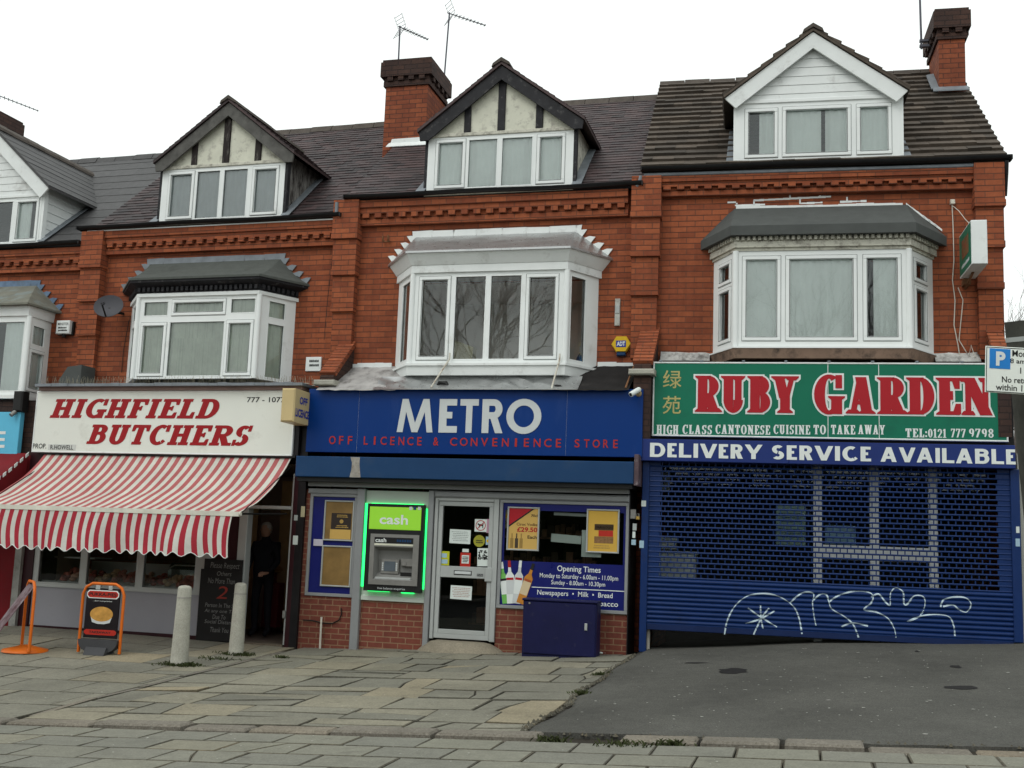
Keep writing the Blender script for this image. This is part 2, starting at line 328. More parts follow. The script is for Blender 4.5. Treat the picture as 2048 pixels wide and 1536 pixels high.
# ------------------------------------------------------------------ mesh builder
def s2(v): return v if isinstance(v, Vector) else Vector(v)
def wmat(o):
    m = o.matrix_basis.copy()
    while o.parent is not None: o = o.parent; m = o.matrix_basis @ m
    return m
class MB:
    def __init__(s): s.v = []; s.f = []; s.r = []; s.sm = []; s.mi = {}
    def poly(s, pts, rnd=None, smooth=False):
        i = len(s.v); s.v += [s2(p) for p in pts]; s.f.append(list(range(i, i+len(pts))))
        s.r.append(random.random() if rnd is None else rnd); s.sm.append(smooth)
    def faces(s, vs, fs, rnd=None, smooth=False):
        i = len(s.v); s.v += [s2(p) for p in vs]; rr = random.random() if rnd is None else rnd
        for f in fs: s.f.append([i+k for k in f]); s.r.append(rr); s.sm.append(smooth)
    def hexa(s, p, rnd=None):          # p: 4 bottom + 4 top points
        s.faces(p, [(0, 3, 2, 1), (4, 5, 6, 7), (0, 1, 5, 4), (1, 2, 6, 5), (2, 3, 7, 6), (3, 0, 4, 7)], rnd)
    def box(s, fr, u0, u1, d0, d1, z0, z1, rnd=None):
        q = [fr.pt(u0, d1, z0), fr.pt(u1, d1, z0), fr.pt(u1, d0, z0), fr.pt(u0, d0, z0)]
        s.hexa(q + [p + Vector((0, 0, z1-z0)) for p in q], rnd)
    def bbox(s, fr, u0, u1, d0, d1, z0, z1, b=0.006, rnd=None):     # a box whose front edges are chamfered
        b = min(b, (u1-u0)*0.4, (z1-z0)*0.4, abs(d1-d0)*0.9)
        o = [fr.pt(u, d0, z) for u, z in ((u0, z0), (u1, z0), (u1, z1), (u0, z1))]
        m = [fr.pt(u, d1-b, z) for u, z in ((u0, z0), (u1, z0), (u1, z1), (u0, z1))]
        i = [fr.pt(u, d1, z) for u, z in ((u0+b, z0+b), (u1-b, z0+b), (u1-b, z1-b), (u0+b, z1-b))]
        f = [(8, 9, 10, 11), (3, 2, 1, 0)]
        for a in range(4):
            c = (a+1) % 4; f += [(a, c, 4+c, 4+a), (4+a, 4+c, 8+c, 8+a)]
        s.faces(o+m+i, f, rnd)
    def prism(s, pts, ext, rnd=None):   # polygon (world points) extruded by a vector
        n = len(pts); p = [s2(q) for q in pts]; e = s2(ext)
        s.faces(p + [q+e for q in p], [tuple(range(n))[::-1], tuple(range(n, 2*n))] + [(i, (i+1) % n, n+(i+1) % n, n+i) for i in range(n)], rnd)
    def uzprism(s, fr, pts, d0, d1, rnd=None):      # polygon in (u,z), from depth d0 to d1
        s.prism([fr.pt(u, d0, z) for u, z in pts], fr.n*(d1-d0), rnd)
    def dzprism(s, fr, pts, u0, u1, rnd=None):      # polygon in (d,z), from u0 to u1
        s.prism([fr.pt(u0, d, z) for d, z in pts], fr.u*(u1-u0), rnd)
    def udprism(s, fr, pts, z0, z1, rnd=None):      # plan polygon, from z0 to z1
        s.prism([fr.pt(u, d, z0) for u, d in pts], Vector((0, 0, z1-z0)), rnd)
    def tube(s, pts, r, n=8, r2=None, cap=True, smooth=True):
        pts = [s2(p) for p in pts]; rings = []; k = len(pts)
        for i, p in enumerate(pts):
            t = (pts[min(i+1, k-1)]-pts[max(i-1, 0)]).normalized()
            a = t.orthogonal().normalized() if i == 0 else (a - t*a.dot(t)).normalized()
            b = t.cross(a); rr = r if r2 is None else r+(r2-r)*i/(k-1)
            rings.append([p+(a*math.cos(2*math.pi*j/n)+b*math.sin(2*math.pi*j/n))*rr for j in range(n)])
        vs = [q for R in rings for q in R]
        fs = [(i*n+j, i*n+(j+1) % n, (i+1)*n+(j+1) % n, (i+1)*n+j) for i in range(k-1) for j in range(n)]
        s.faces(vs, fs, smooth=smooth)
        if cap: s.poly(rings[0][::-1]); s.poly(rings[-1])
    def lathe(s, base, prof, n=20, axis=Vector((0, 0, 1)), smooth=True):   # prof: (radius, height)
        axis = axis.normalized(); a = axis.orthogonal().normalized(); b = axis.cross(a)
        vs = [s2(base)+axis*h+(a*math.cos(2*math.pi*j/n)+b*math.sin(2*math.pi*j/n))*r for r, h in prof for j in range(n)]
        k = len(prof)
        s.faces(vs, [(i*n+j, i*n+(j+1) % n, (i+1)*n+(j+1) % n, (i+1)*n+j) for i in range(k-1) for j in range(n)], smooth=smooth)
        s.poly(vs[:n][::-1]); s.poly(vs[-n:])
    def plate(s, fr, us, zs, solid, e0, e1):        # a wall or frame with openings: grid cells where solid(uc,zc) is true
        for i in range(len(us)-1):
            j = 0
            while j < len(zs)-1:
                if solid((us[i]+us[i+1])/2, (zs[j]+zs[j+1])/2):
                    k = j
                    while k+1 < len(zs)-1 and solid((us[i]+us[i+1])/2, (zs[k+1]+zs[k+2])/2): k += 1
                    s.box(fr, us[i], us[i+1], e0, e1, zs[j], zs[k+1]); j = k+1
                else: j += 1
    def ring(s, fr, u0, u1, z0, z1, w, d0, d1, b=0.004):
        s.bbox(fr, u0, u1, d0, d1, z1-w, z1, b); s.bbox(fr, u0, u1, d0, d1, z0, z0+w, b)
        s.bbox(fr, u0, u0+w, d0, d1-0.0006, z0+w, z1-w, b); s.bbox(fr, u1-w, u1, d0, d1-0.0006, z0+w, z1-w, b)
    def make(s, name, mat, parent=None, label=None, recalc=True):
        me = bpy.data.meshes.new(name)
        inv = wmat(parent).inverted() if parent is not None else Matrix.Identity(4)
        me.from_pydata([tuple(inv @ v) for v in s.v], [], s.f)
        for q in (mat if isinstance(mat, (list, tuple)) else [mat]): me.materials.append(q)
        uv = me.uv_layers.new(name='UVMap'); at = me.attributes.new('rnd', 'FLOAT', 'FACE')
        Z = Vector((0, 0, 1))
        for fi, f in enumerate(s.f):
            a, b, c = s.v[f[0]], s.v[f[1]], s.v[f[2]]
            n = (b-a).cross(c-b)
            if n.length < 1e-9 and len(f) > 3: n = (s.v[f[2]]-s.v[f[1]]).cross(s.v[f[3]]-s.v[f[2]])
            n = n.normalized() if n.length > 1e-12 else Z
            if abs(n.z) > 0.95: t1, t2 = Vector((1, 0, 0)), Vector((0, 1, 0))
            else:
                t1 = Z.cross(n).normalized()
                if t1.x < -0.5 or (abs(t1.x) <= 0.5 and t1.y < 0): t1 = -t1
                t2 = n.cross(t1)
                if t2.z < 0: t2 = -t2
            p = me.polygons[fi]
            for li in p.loop_indices:
                v = s.v[s.f[fi][li-p.loop_start]]
                uv.data[li].uv = (v.dot(t1), v.dot(t2))
            at.data[fi].value = s.r[fi]; p.material_index = s.mi.get(fi, 0); p.use_smooth = s.sm[fi]
        if recalc:
            bm = bmesh.new(); bm.from_mesh(me); bmesh.ops.recalc_face_normals(bm, faces=bm.faces); bm.to_mesh(me); bm.free()
        o = bpy.data.objects.new(name, me); COL.objects.link(o)
        if parent is not None: o.parent = parent
        if label: o['label'] = label
        return o
def thing(name, label, cat, fr, u, d, z, group=None):
    o = bpy.data.objects.new(name, None); COL.objects.link(o); o.empty_display_size = 0.1
    p = fr.pt(u, d, z)
    o.matrix_world = Matrix.Translation(p) @ Matrix.Rotation(fr.th, 4, 'Z')
    bpy.context.view_layer.update()
    o['label'] = label; o['category'] = cat
    if group: o['group'] = group
    return o
def tag(o, label, cat, group=None):
    o['label'] = label; o['category'] = cat
    if group: o['group'] = group
    return o
def struct(o, kind='structure'):
    o['kind'] = kind; return o
def dup(root, M, label, group=None):
    """copy a thing with its parts and sub-parts and move it by the matrix M"""
    r = root.copy(); COL.objects.link(r); r.matrix_world = M; r['label'] = label
    if group: r['group'] = group
    for ch in list(root.children):
        c = ch.copy(); COL.objects.link(c); c.parent = r
        for g in ch.children:
            d = g.copy(); COL.objects.link(d); d.parent = c
    return r

# ------------------------------------------------------------------ lettering: a stroke alphabet in several styles
class Style:
    def __init__(s, S, T, L, h, slant=0.0, wf=1.0, gap=0.1, kind='serif'):
        s.S, s.T, s.L, s.h, s.slant, s.wf, s.gap, s.kind = S, T, L, h, slant, wf, gap, kind
SLAB = Style(0.25, 0.155, 0.075, 0.145, 0.24, 1.0, 0.10)
RUBY = Style(0.25, 0.10, 0.075, 0.075, 0.0, 0.80, 0.035, 'wedge')
SMALLSERIF = Style(0.19, 0.10, 0.06, 0.075, 0.0, 0.72, 0.10, 'wedge')
SANS = Style(0.185, 0.175, 0.0, 0.0, 0.0, 1.0, 0.13, 'sans')
def glyph(ch, st):
    S, T, L, h = st.S, st.T, st.L, st.h
    W = {'I': 0.0, 'H': .84, 'G': .80, 'F': .66, 'E': .68, 'L': .64, 'D': .80, 'B': .74, 'U': .82, 'T': .74, 'C': .74, 'R': .80, 'S': .62, 'Y': .86,
         'A': .86, 'N': .86, 'O': .84, 'M': 1.08, 'V': .84, 'K': .84, 'W': 1.14, 'P': .70, '0': .56, '1': .36, '2': .54, '7': .54, '8': .56, '9': .56, ':': .2, ' ': .32, '&': .8, 'Z': .7}[ch]*st.wf
    if st.kind == 'sans': W *= {'M': 1.22, 'O': 1.18, 'E': .72, 'T': .88, 'R': .78}.get(ch, 1)
    P = []                                           # list of polygons builders taking the outset o
    l = S/2+L                                        # stem inset from the side
    def q(x0, x1, y0, y1): P.append(lambda o: [(x0-o, y0-o), (x1+o, y0-o), (x1+o, y1+o), (x0-o, y1+o)])
    def ser(x, y, up, half=None):                    # serif at a stem end; up=1 sits on the baseline
        hw = (S/2+L) if half is None else half
        if h <= 0: return
        y1 = y+h*up
        if st.kind == 'wedge':
            P.append(lambda o: [(x-hw-o, y-o*up), (x-hw-o, y+(h*.45+o)*up), (x-S*.42-o, y+(h*1.5+o)*up), (x+S*.42+o, y+(h*1.5+o)*up), (x+hw+o, y+(h*.45+o)*up), (x+hw+o, y-o*up)])
        else: q(x-hw, x+hw, min(y, y1), max(y, y1))
    def v(x, y0=0, y1=1, b=1, t=1, th=None, bh=None, thh=None):
        w = S if th is None else th
        q(x-w/2, x+w/2, y0, y1)
        if b: ser(x, y0, 1, bh)
        if t: ser(x, y1, -1, thh)
    def hb(x0, x1, y): q(x0, x1, y-T/2, y+T/2)
    def beak(x, y, ln, side=0):                      # vertical end of an arm
        w = S*.62 if st.kind != 'sans' else 0
        if w: P.append(lambda o: [(x-w*1.25-o*1.6, y), (x+o, y-(o if ln > 0 else -o)), (x+o, y+ln+(o if ln > 0 else -o)), (x-w*.75-o, y+ln+(o if ln > 0 else -o))] if side == 0 else
                      [(x+w*1.25+o*1.6, y), (x-o, y-(o if ln > 0 else -o)), (x-o, y+ln+(o if ln > 0 else -o)), (x+w*.75+o, y+ln+(o if ln > 0 else -o))])
    def dg(x0, y0, x1, y1, w):                       # a diagonal with flat ends
        k = w/2*math.hypot(x1-x0, y1-y0)/abs(y1-y0)
        P.append(lambda o: [(x0-k-o*1.25, y0-(o if y0 < y1 else -o)), (x0+k+o*1.25, y0-(o if y0 < y1 else -o)), (x1+k+o*1.25, y1+(o if y0 < y1 else -o)), (x1-k-o*1.25, y1+(o if y0 < y1 else -o))])
    def arc(cx, cy, rx, ry, a0, a1, tx=None, ty=None, n=None):
        tx = S if tx is None else tx; ty = T if ty is None else ty
        n = n or max(5, int(abs(a1-a0)/12))
        for i in range(n):
            b0 = rad(a0+(a1-a0)*i/n); b1 = rad(a0+(a1-a0)*(i+1)/n)
            e0 = rad(0) if i else 0
            def f(o, b0=b0, b1=b1, i=i):
                ex = o/max(rx, .05)*.9
                s0 = b0-(ex if i == 0 else 0)*(1 if a1 > a0 else -1); s1 = b1+(ex if i == n-1 else 0)*(1 if a1 > a0 else -1)
                R = [(cx+(rx+o)*math.cos(t), cy+(ry+o)*math.sin(t)) for t in (s0, s1)]
                I = [(cx+max(0, rx-tx-o)*math.cos(t), cy+max(0, ry-ty-o)*math.sin(t)) for t in (s1, s0)]
                return R+I
            P.append(f)
    if ch == 'I': W = 2*L+S; v(l)
    elif ch == 'H': v(l); v(W-l); hb(l, W-l, .5)
    elif ch in 'EF':
        v(l, thh=l, bh=l); hb(l, W-.02, 1-T/2); beak(W, 1-T*.2, -.28)
        hb(l, W*.72, .52)
        if st.kind != 'sans': q(W*.72-S*.3, W*.72, .40, .64)
        if ch == 'E': hb(l, W, T/2); beak(W+.02, T*.2, .28)
    elif ch == 'L': v(l); hb(l, W, T/2); beak(W, T*.2, .30)
    elif ch == 'D': v(l); hb(l, W*.5, 1-T/2); hb(l, W*.5, T/2); arc(W*.5, .5, W*.5, .5, -90, 90)
    elif ch in 'BPR':
        v(l); hb(l, W*.55, 1-T/2); cy = .74 if ch == 'B' else .71; ry = 1-cy; rx = W*.40 if ch == 'B' else W*.42
        hb(l, W*.55, cy-ry+T/2); arc(W*.55, cy, rx, ry, -90, 90)
        if ch == 'B': hb(l, W*.55, T/2); b = cy-ry+T; arc(W*.55, b/2, W*.45, b/2, -90, 90)
        if ch == 'R': dg(W*.52, cy-ry+T*.6, W-S*.52, 0, S*1.02); ser(W-S*.45, 0, 1, S*.5+L*.8)
    elif ch == 'U':
        v(l, .3, 1, b=0); v(W-l, .3, 1, b=0, th=(S+T)/2 if st.kind == 'wedge' else S, thh=l*.9)
        arc(W/2, .34, W/2-L, .355, 180, 360, S, T*1.1)
    elif ch == 'T': v(W/2, t=0); hb(.02, W-.02, 1-T/2); beak(W, 1-T*.2, -.30); beak(0, 1-T*.2, -.30, 1)
    elif ch in 'CG':
        arc(W*.54, .5, W*.54, .515, 58, 302, S, T*1.05)
        if st.kind != 'sans': q(W-S*.6, W-.0, .66, 1.0)
        if ch == 'G': v(W-S*.5, .0, .46, b=0, thh=S*.5+L*.9); hb(W*.58, W-S*.2, T*.6)
        elif st.kind == 'slab': q(W-S*.45, W, .08, .26)
        else: arc(W*.54, .5, W*.54, .515, 302, 322, S*.6, T)
    elif ch == 'S':
        t = T*1.05; ry = .25+T*.26
        arc(W*.5, 1-ry, W*.46, ry, 40, 262, S*.92, t); arc(W*.5, ry, W*.48, ry, 82, -140, S*.92, t)
        if st.kind != 'sans': q(W-S*.55, W-.01, .70, 1.0); q(.01, S*.55, .0, .30)
    elif ch == 'Y':
        v(W/2, 0, .48, t=0); dg(l*.95, 1, W/2-S*.08, .40, S); dg(W-l*.8, 1, W/2+S*.16, .40, T*1.25)
        ser(l*.95, 1, -1); ser(W-l*.85, 1, -1, l*.9)
    elif ch == 'A':
        dg(l*.8, 0, W/2-T*.1, 1, T*1.35); dg(W-S*.65-L*.5, 0, W/2, 1, S*1.02); hb(W*.27, W*.70, .30)
        ser(l*.8, 0, 1, l*.85); ser(W-S*.65-L*.5, 0, 1, l)
    elif ch == 'N':
        t = T*1.3; v(L+t/2+.01, th=t, t=0, bh=L+t*.6); v(W-L-t/2-.01, th=t, b=0, thh=L+t*.6); dg(L+S*.35, 1, W-L-S*.25, 0, S*1.05)
        ser(L+S*.1, 1, -1, L+S*.35)
    elif ch == 'O': arc(W/2, .5, W/2, .515, 0, 360)
    elif ch == 'M':
        a = S*.62; dg(a, 0, a+W*.12, 1, S); dg(W-a, 0, W-a-W*.12, 1, S); dg(a+W*.12, 1, W/2, .0, S*.95); dg(W-a-W*.12, 1, W/2, .0, S*.95)
        ser(a, 0, 1); ser(W-a, 0, 1)
    elif ch in 'VW':
        if ch == 'V': dg(l*.9, 1, W/2, 0, S); dg(W-l*.7, 1, W/2+.02, 0, T*1.3); ser(l*.9, 1, -1); ser(W-l*.7, 1, -1, l*.8)
        else:
            dg(l*.9, 1, W*.3, 0, S); dg(W*.5, 1, W*.31, 0, T*1.3); dg(W*.5, 1, W*.70, 0, S); dg(W-l*.7, 1, W*.71, 0, T*1.3); ser(l*.9, 1, -1); ser(W-l*.7, 1, -1, l*.8)
    elif ch == 'K': v(l); dg(l+S*.3, .42, W-l*.9, 1, T*1.3); dg(W*.48, .58, W-S*.55, 0, S); ser(W-S*.5, 0, 1, l*.8); ser(W-l*.9, 1, -1, l*.8)
    elif ch == '0': arc(W/2, .5, W/2, .5, 0, 360, S*.8)
    elif ch == '1': v(W/2, t=0, th=S*.8); dg(W*.1, .78, W/2, 1, T)
    elif ch == '2': arc(W/2, .72, W/2, .28, 190, -40, S*.7); dg(S*.3, .05, W*.88, .62, S*.6); hb(0, W, T*.6)
    elif ch == '7': hb(0, W, 1-T*.6); dg(W*.28, 0, W-S*.35, 1-T, S*.75); q(0, T*.7, .72, 1)
    elif ch == '8': arc(W/2, .75, W*.46, .26, 0, 360, S*.7); arc(W/2, .26, W*.5, .27, 0, 360, S*.7)
    elif ch == '9': arc(W/2, .69, W/2, .31, 0, 360, S*.8); arc(W/2-S*.1, .55, W/2, .55, 0, -70, S*.8)
    elif ch == ':': q(0, S*.8, .05, .25); q(0, S*.8, .5, .7)
    return W, P
def lettering(name, mat, parent, fr, text, st, u0, u1, z0, z1, d, thick=0.004, outline=None, omat=None, oname='lettering_outline'):
    x = 0; items = []
    for ch in text:
        w, P = glyph(ch, st); items.append((x, P)); x += w+st.gap
    x -= st.gap
    H = z1-z0; xs = (u1-u0)/(x+st.slant)
    def build(o, dd, nm, mt):
        mb = MB(); k = 0
        for x0, P in items:
            for f in P:
                pts = f(o); k += 1
                pl = [(u0+(x0+a+st.slant*b)*xs, z0+b*H) for a, b in pts]
                ar = sum(pl[i][0]*pl[(i+1) % len(pl)][1]-pl[(i+1) % len(pl)][0]*pl[i][1] for i in range(len(pl)))
                if ar < 0: pl = pl[::-1]
                e = dd+thick+0.00012*(k % 17)
                mb.faces([fr.pt(a, dd, b) for a, b in pl]+[fr.pt(a, e, b) for a, b in pl],
                         [tuple(range(len(pl), 2*len(pl)))]+[(i, (i+1) % len(pl), len(pl)+(i+1) % len(pl), len(pl)+i) for i in range(len(pl))])
        return mb.make(nm, mt, parent, recalc=False)
    if outline: build(outline, d, oname, omat); d = d+thick+0.003
    return build(0.0, d, name, mat)
def text(name, mat, parent, fr, body, u0, u1, z0, z1, d, bold=0.0, thick=0.003, slant=0.0, fit='both', align='C'):
    """plain sans text from Blender's own font, fitted to a box on the plane d; u = reading direction"""
    c = bpy.data.curves.new('tmp', 'FONT'); c.body = body; c.offset = bold; c.shear = slant; c.resolution_u = 3
    c.extrude = 0.0
    o = bpy.data.objects.new('tmp', c); COL.objects.link(o)
    dg_ = bpy.context.evaluated_depsgraph_get(); dg_.update()
    me = bpy.data.meshes.new_from_object(o.evaluated_get(dg_))
    vs = [v.co.copy() for v in me.vertices]; fs = [list(p.vertices) for p in me.polygons]
    bpy.data.objects.remove(o); bpy.data.curves.remove(c); bpy.data.meshes.remove(me)
    x0 = min(v.x for v in vs); x1 = max(v.x for v in vs); y0 = min(v.y for v in vs); y1 = max(v.y for v in vs)
    sy = (z1-z0)/(y1-y0); sx = (u1-u0)/(x1-x0); off = 0
    mb = MB()
    mb.faces([fr.pt(u0+off+(v.x-x0)*sx, d+thick, z0+(v.y-y0)*sy) for v in vs], fs)
    return mb.make(name, mat, parent, recalc=False)
def scrawl(name, mat, parent, fr, u0, u1, z0, z1, d, lines, seed=1, h=0.6):
    """rows of fine print too small to read: broken short strokes"""
    rr = random.Random(seed); mb = MB(); rows = lines; lh = (z1-z0)/rows
    for i in range(rows):
        zc = z1-(i+.5)*lh; x = u0+(u1-u0)*rr.uniform(0, .14); xe = u1-(u1-u0)*rr.uniform(0, .14)
        while x < xe:
            w = (u1-u0)*rr.uniform(.03, .11); w = min(w, xe-x)
            mb.box(fr, x, x+w, d, d+.0015, zc-lh*h*.5, zc+lh*h*.5*rr.uniform(.5, 1)); x += w+(u1-u0)*.02
    return mb.make(name, mat, parent)

# ------------------------------------------------------------------ ground
def lerp(a, b, t): return a+(b-a)*t
def pw(x, pts):
    if x <= pts[0][0]: return pts[0][1]+(x-pts[0][0])*0.03
    for (a, fa), (b, fb) in zip(pts, pts[1:]):
        if x <= b: return lerp(fa, fb, (x-a)/(b-a))
    return pts[-1][1]+(x-pts[-1][0])*0.05
def zk(X): return -0.184+0.0495*(X+7.25)
BASE = [(-14, -0.02), (-11.7, 0.07), (-10, 0.045), (-8.2, 0.015), (-7.3, 0.0), (-6.4, 0.04), (-4.0, 0.12), (-2.32, 0.19), (-2.1, 0.27), (-0.1, 0.44), (2.64, 0.61)]
YK, YB = 9.2, 15.35
def gz(X, Y):
    if Y <= YK: return zk(X)
    t = min(1.0, (Y-YK)/(YB-YK))
    return lerp(zk(X), pw(X, BASE), t)
def gpx(x, y):                                       # ground point under a photo pixel
    r = fw + CR*((x-1024)/FOC) + CD*((y-768)/FOC); lo, hi = 3.0, 40.0
    for _ in range(50):
        m = (lo+hi)/2; p = EYE+r*m
        if p.z > gz(p.x, p.y): lo = m
        else: hi = m
    return EYE+r*lo
def sheet(name, mat, xs, ys, off, kind='structure'):
    mb = MB(); vs = [Vector((x, y, gz(x, y)+off)) for y in ys for x in xs]; n = len(xs)
    mb.faces(vs, [(j*n+i, j*n+i+1, (j+1)*n+i+1, (j+1)*n+i) for j in range(len(ys)-1) for i in range(n-1)], rnd=0.5)
    return struct(mb.make(name, mat), kind)
def rng(a, b, n): return [a+(b-a)*i/n for i in range(n+1)]
mb = MB()
for X0, X1, Y0, Y1 in ((-400, 400, -400, 800),):
    xs = [-400, -60, -20] + rng(-14, 8, 22) + [20, 60, 400]; ys = [-400, -60, -12, -2, 2, 6, 9.2, 12, 15.4, 30, 100, 800]
    vs = [Vector((x, y, max(-3, min(4, gz(x, y)))-0.16)) for y in ys for x in xs]; n = len(xs)
    mb.faces(vs, [(j*n+i, j*n+i+1, (j+1)*n+i+1, (j+1)*n+i) for j in range(len(ys)-1) for i in range(n-1)], rnd=0.5)
struct(mb.make('ground', plain('bare_earth', (0.10, 0.09, 0.07), 0.95, var=0.3, scale=0.5)))
sheet('road', speckle('road_asphalt', (0.040, 0.040, 0.040), (0.070, 0.070, 0.068), 60, 0.15), rng(-16, 12, 14), rng(-9, 3.4, 6), -0.10)
sheet('joint_sand', M_dirt, rng(-16, 12, 56), rng(3.5, 15.9, 24), -0.028, 'stuff')
def slab(mb, pts, gap, tilt, hs=0.045, rnd=None, rr=random):
    """one paving slab: plan corners, shrunk by the joint, each on the ground with a slight rock"""
    cx = sum(p[0] for p in pts)/len(pts); cy = sum(p[1] for p in pts)/len(pts)
    ax, ay, h0 = rr.gauss(0, tilt), rr.gauss(0, tilt), rr.gauss(0, tilt*0.25)
    top = []
    for x, y in pts:
        dx, dy = cx-x, cy-y; L = math.hypot(dx, dy); x2, y2 = x+max(-1, min(1, dx*8))*gap*.5, y+max(-1, min(1, dy*8))*gap*1.35
        top.append(Vector((x2, y2, gz(x2, y2)+h0+ax*(x2-cx)+ay*(y2-cy))))
    n = len(top); low = [Vector((p.x, p.y, p.z-hs)) for p in top]
    ed = []
    for p in top:
        dx, dy = cx-p.x, cy-p.y; L = math.hypot(dx, dy); k = min(.4, rr.uniform(.006, .018)/L); ed.append(Vector((lerp(p.x, cx, k), lerp(p.y, cy, k), p.z+0.005)))
    r = rr.random() if rnd is None else rnd
    for q in range(2*n): mb.mi[len(mb.f)+q] = 1
    mb.faces(low+top+ed, [(i, (i+1) % n, n+(i+1) % n, n+i) for i in range(n)]+[(n+i, n+(i+1) % n, 2*n+(i+1) % n, 2*n+i) for i in range(n)]+[tuple(range(2*n, 3*n))], r)
def crack(pts, rr, jag=0.05):
    """split a slab plan across two opposite sides with a jagged line"""
    n = len(pts); a, b = (0, 2) if rr.random() < 0.6 else (1, 3)
    f, g = rr.uniform(.25, .75), rr.uniform(.25, .75)
    P = (lerp(pts[a][0], pts[a+1][0], f), lerp(pts[a][1], pts[a+1][1], f)); c = (b+1) % n
    Q = (lerp(pts[b][0], pts[c][0], g), lerp(pts[b][1], pts[c][1], g))
    m = ((P[0]+Q[0])/2+rr.uniform(-jag, jag), (P[1]+Q[1])/2+rr.uniform(-jag, jag))
    if a == 0: return [[pts[0], P, m, Q, pts[3]], [P, pts[1], pts[2], Q, m]]
    return [[pts[0], pts[1], P, m, Q], [Q, m, P, pts[2], pts[3]]]
rr = random.Random(11)
# front pavement: small slabs in straight courses
mb = MB(); y = 3.5; row = 0
while y < 8.90:
    hgt = min(0.45, 8.97-y); x = -14+(0.3 if row % 2 else 0)+rr.uniform(-.03, .03)
    while x < 8:
        w = 0.60
        q = [(x, y), (x+w, y), (x+w, y+hgt), (x, y+hgt)]
        q = [(a+rr.uniform(-.004, .004), b+rr.uniform(-.004, .004)) for a, b in q]
        for pc in (crack(q, rr, .02) if rr.random() < 0.05 else [q]): slab(mb, pc, 0.0085, 0.004, rr=rr)
        x += w
    y += hgt; row += 1
struct(mb.make('pavement', [M_slab2, M_edge], recalc=False))
# the forecourt before the convenience store: big old slabs, sunk, tilted, cracked
mb = MB(); y = 9.30
XL, XR = -7.08, -2.28
for hgt in (0.42, 0.62, 0.74, 0.60, 0.78, 0.62, 0.72, 0.60, 0.66, 0.62):
    if y >= 15.3: break
    hgt = min(hgt, 15.36-y); x = XL
    while x < XR-0.05:
        w = rr.choice([0.62, 0.76, 0.92, 0.92, 1.1]); w = XR-x if x+w > XR-0.35 else w
        sk = rr.uniform(-.05, .05)
        q = [(x, y+rr.uniform(-.012, .012)), (x+w, y+rr.uniform(-.012, .012)), (x+w, y+hgt), (x, y+hgt)]
        pcs = [q]
        if rr.random() < 0.5: pcs = crack(q, rr)
        if len(pcs) == 2 and rr.random() < 0.3 and len(pcs[1]) == 5: pcs = [pcs[0], pcs[1][:3]+[pcs[1][4]], [pcs[1][2], pcs[1][3], pcs[1][4]]]
        for pc in pcs: slab(mb, pc, rr.uniform(0.007, 0.017), 0.009, rr=rr)
        x += w
    y += hgt
struct(mb.make('forecourt', [M_slab, M_edge], recalc=False))
# the pavement before the butcher's, smoother
mb = MB(); y = 9.30; row = 0
while y < 15.3:
    hgt = min(0.75, 15.36-y); x = -15+(0.45 if row % 2 else 0)
    while x < -7.2:
        w = 0.9; x1 = min(x+w, -7.18)
        if x1-x > .12:
            q = [(x, y), (x1, y), (x1, y+hgt), (x, y+hgt)]
            for pc in (crack(q, rr, .03) if rr.random() < 0.12 else [q]): slab(mb, pc, 0.008, 0.004, rr=rr)
        x += w
    y += hgt; row += 1
struct(mb.make('butcher_pavement', [M_slab, M_edge], recalc=False))
# edging between the two, a narrow raised strip
mb = MB(); y = 9.5
while y < 14.6:
    l = rr.uniform(.7, 1.0); slab(mb, [(-7.17, y), (-7.09, y), (-7.09, y+l), (-7.17, y+l)], 0.006, 0.01, 0.06, rr=rr); y += l
struct(mb.make('kerb_edging', [M_kerb, M_edge], recalc=False))
# kerb stones, worn, at the back of the front pavement
mb = MB(); x = -14.0
while x < 8:
    l = rr.choice([0.62, 0.75, 0.9]); brk = rr.random()
    h = 0.03+rr.uniform(-.012, .018)
    if x < -2.1: h = 0.022+rr.uniform(-.01, .012)
    elif x > 0.35: h = -0.012
    g = rr.uniform(.012, .03); y0, y1 = 8.99+rr.uniform(-.01, .012), 9.24+rr.uniform(-.012, .01)
    if not (-2.3 < x < -2.0):
        p = [(x+g, y0), (x+l-g, y0+rr.uniform(-.012, .012)), (x+l-g, y1), (x+g, y1)]
        b = 0.018
        low = [Vector((a, c, gz(a, c)-0.1)) for a, c in p]; mid = [Vector((a, c, gz(a, c)+h-b)) for a, c in p]
        cx, cy = x+l/2, (y0+y1)/2
        top = [Vector((a+(b if a < cx else -b), c+(b if c < cy else -b), gz(a, c)+h)) for a, c in p]
        f = [(8, 9, 10, 11)]
        for i in range(4): f += [(i, (i+1) % 4, 4+(i+1) % 4, 4+i), (4+i, 4+(i+1) % 4, 8+(i+1) % 4, 8+i)]
        mb.faces(low+mid+top, f, rr.random())
    x += l
struct(mb.make('kerb', M_kerb, recalc=False))
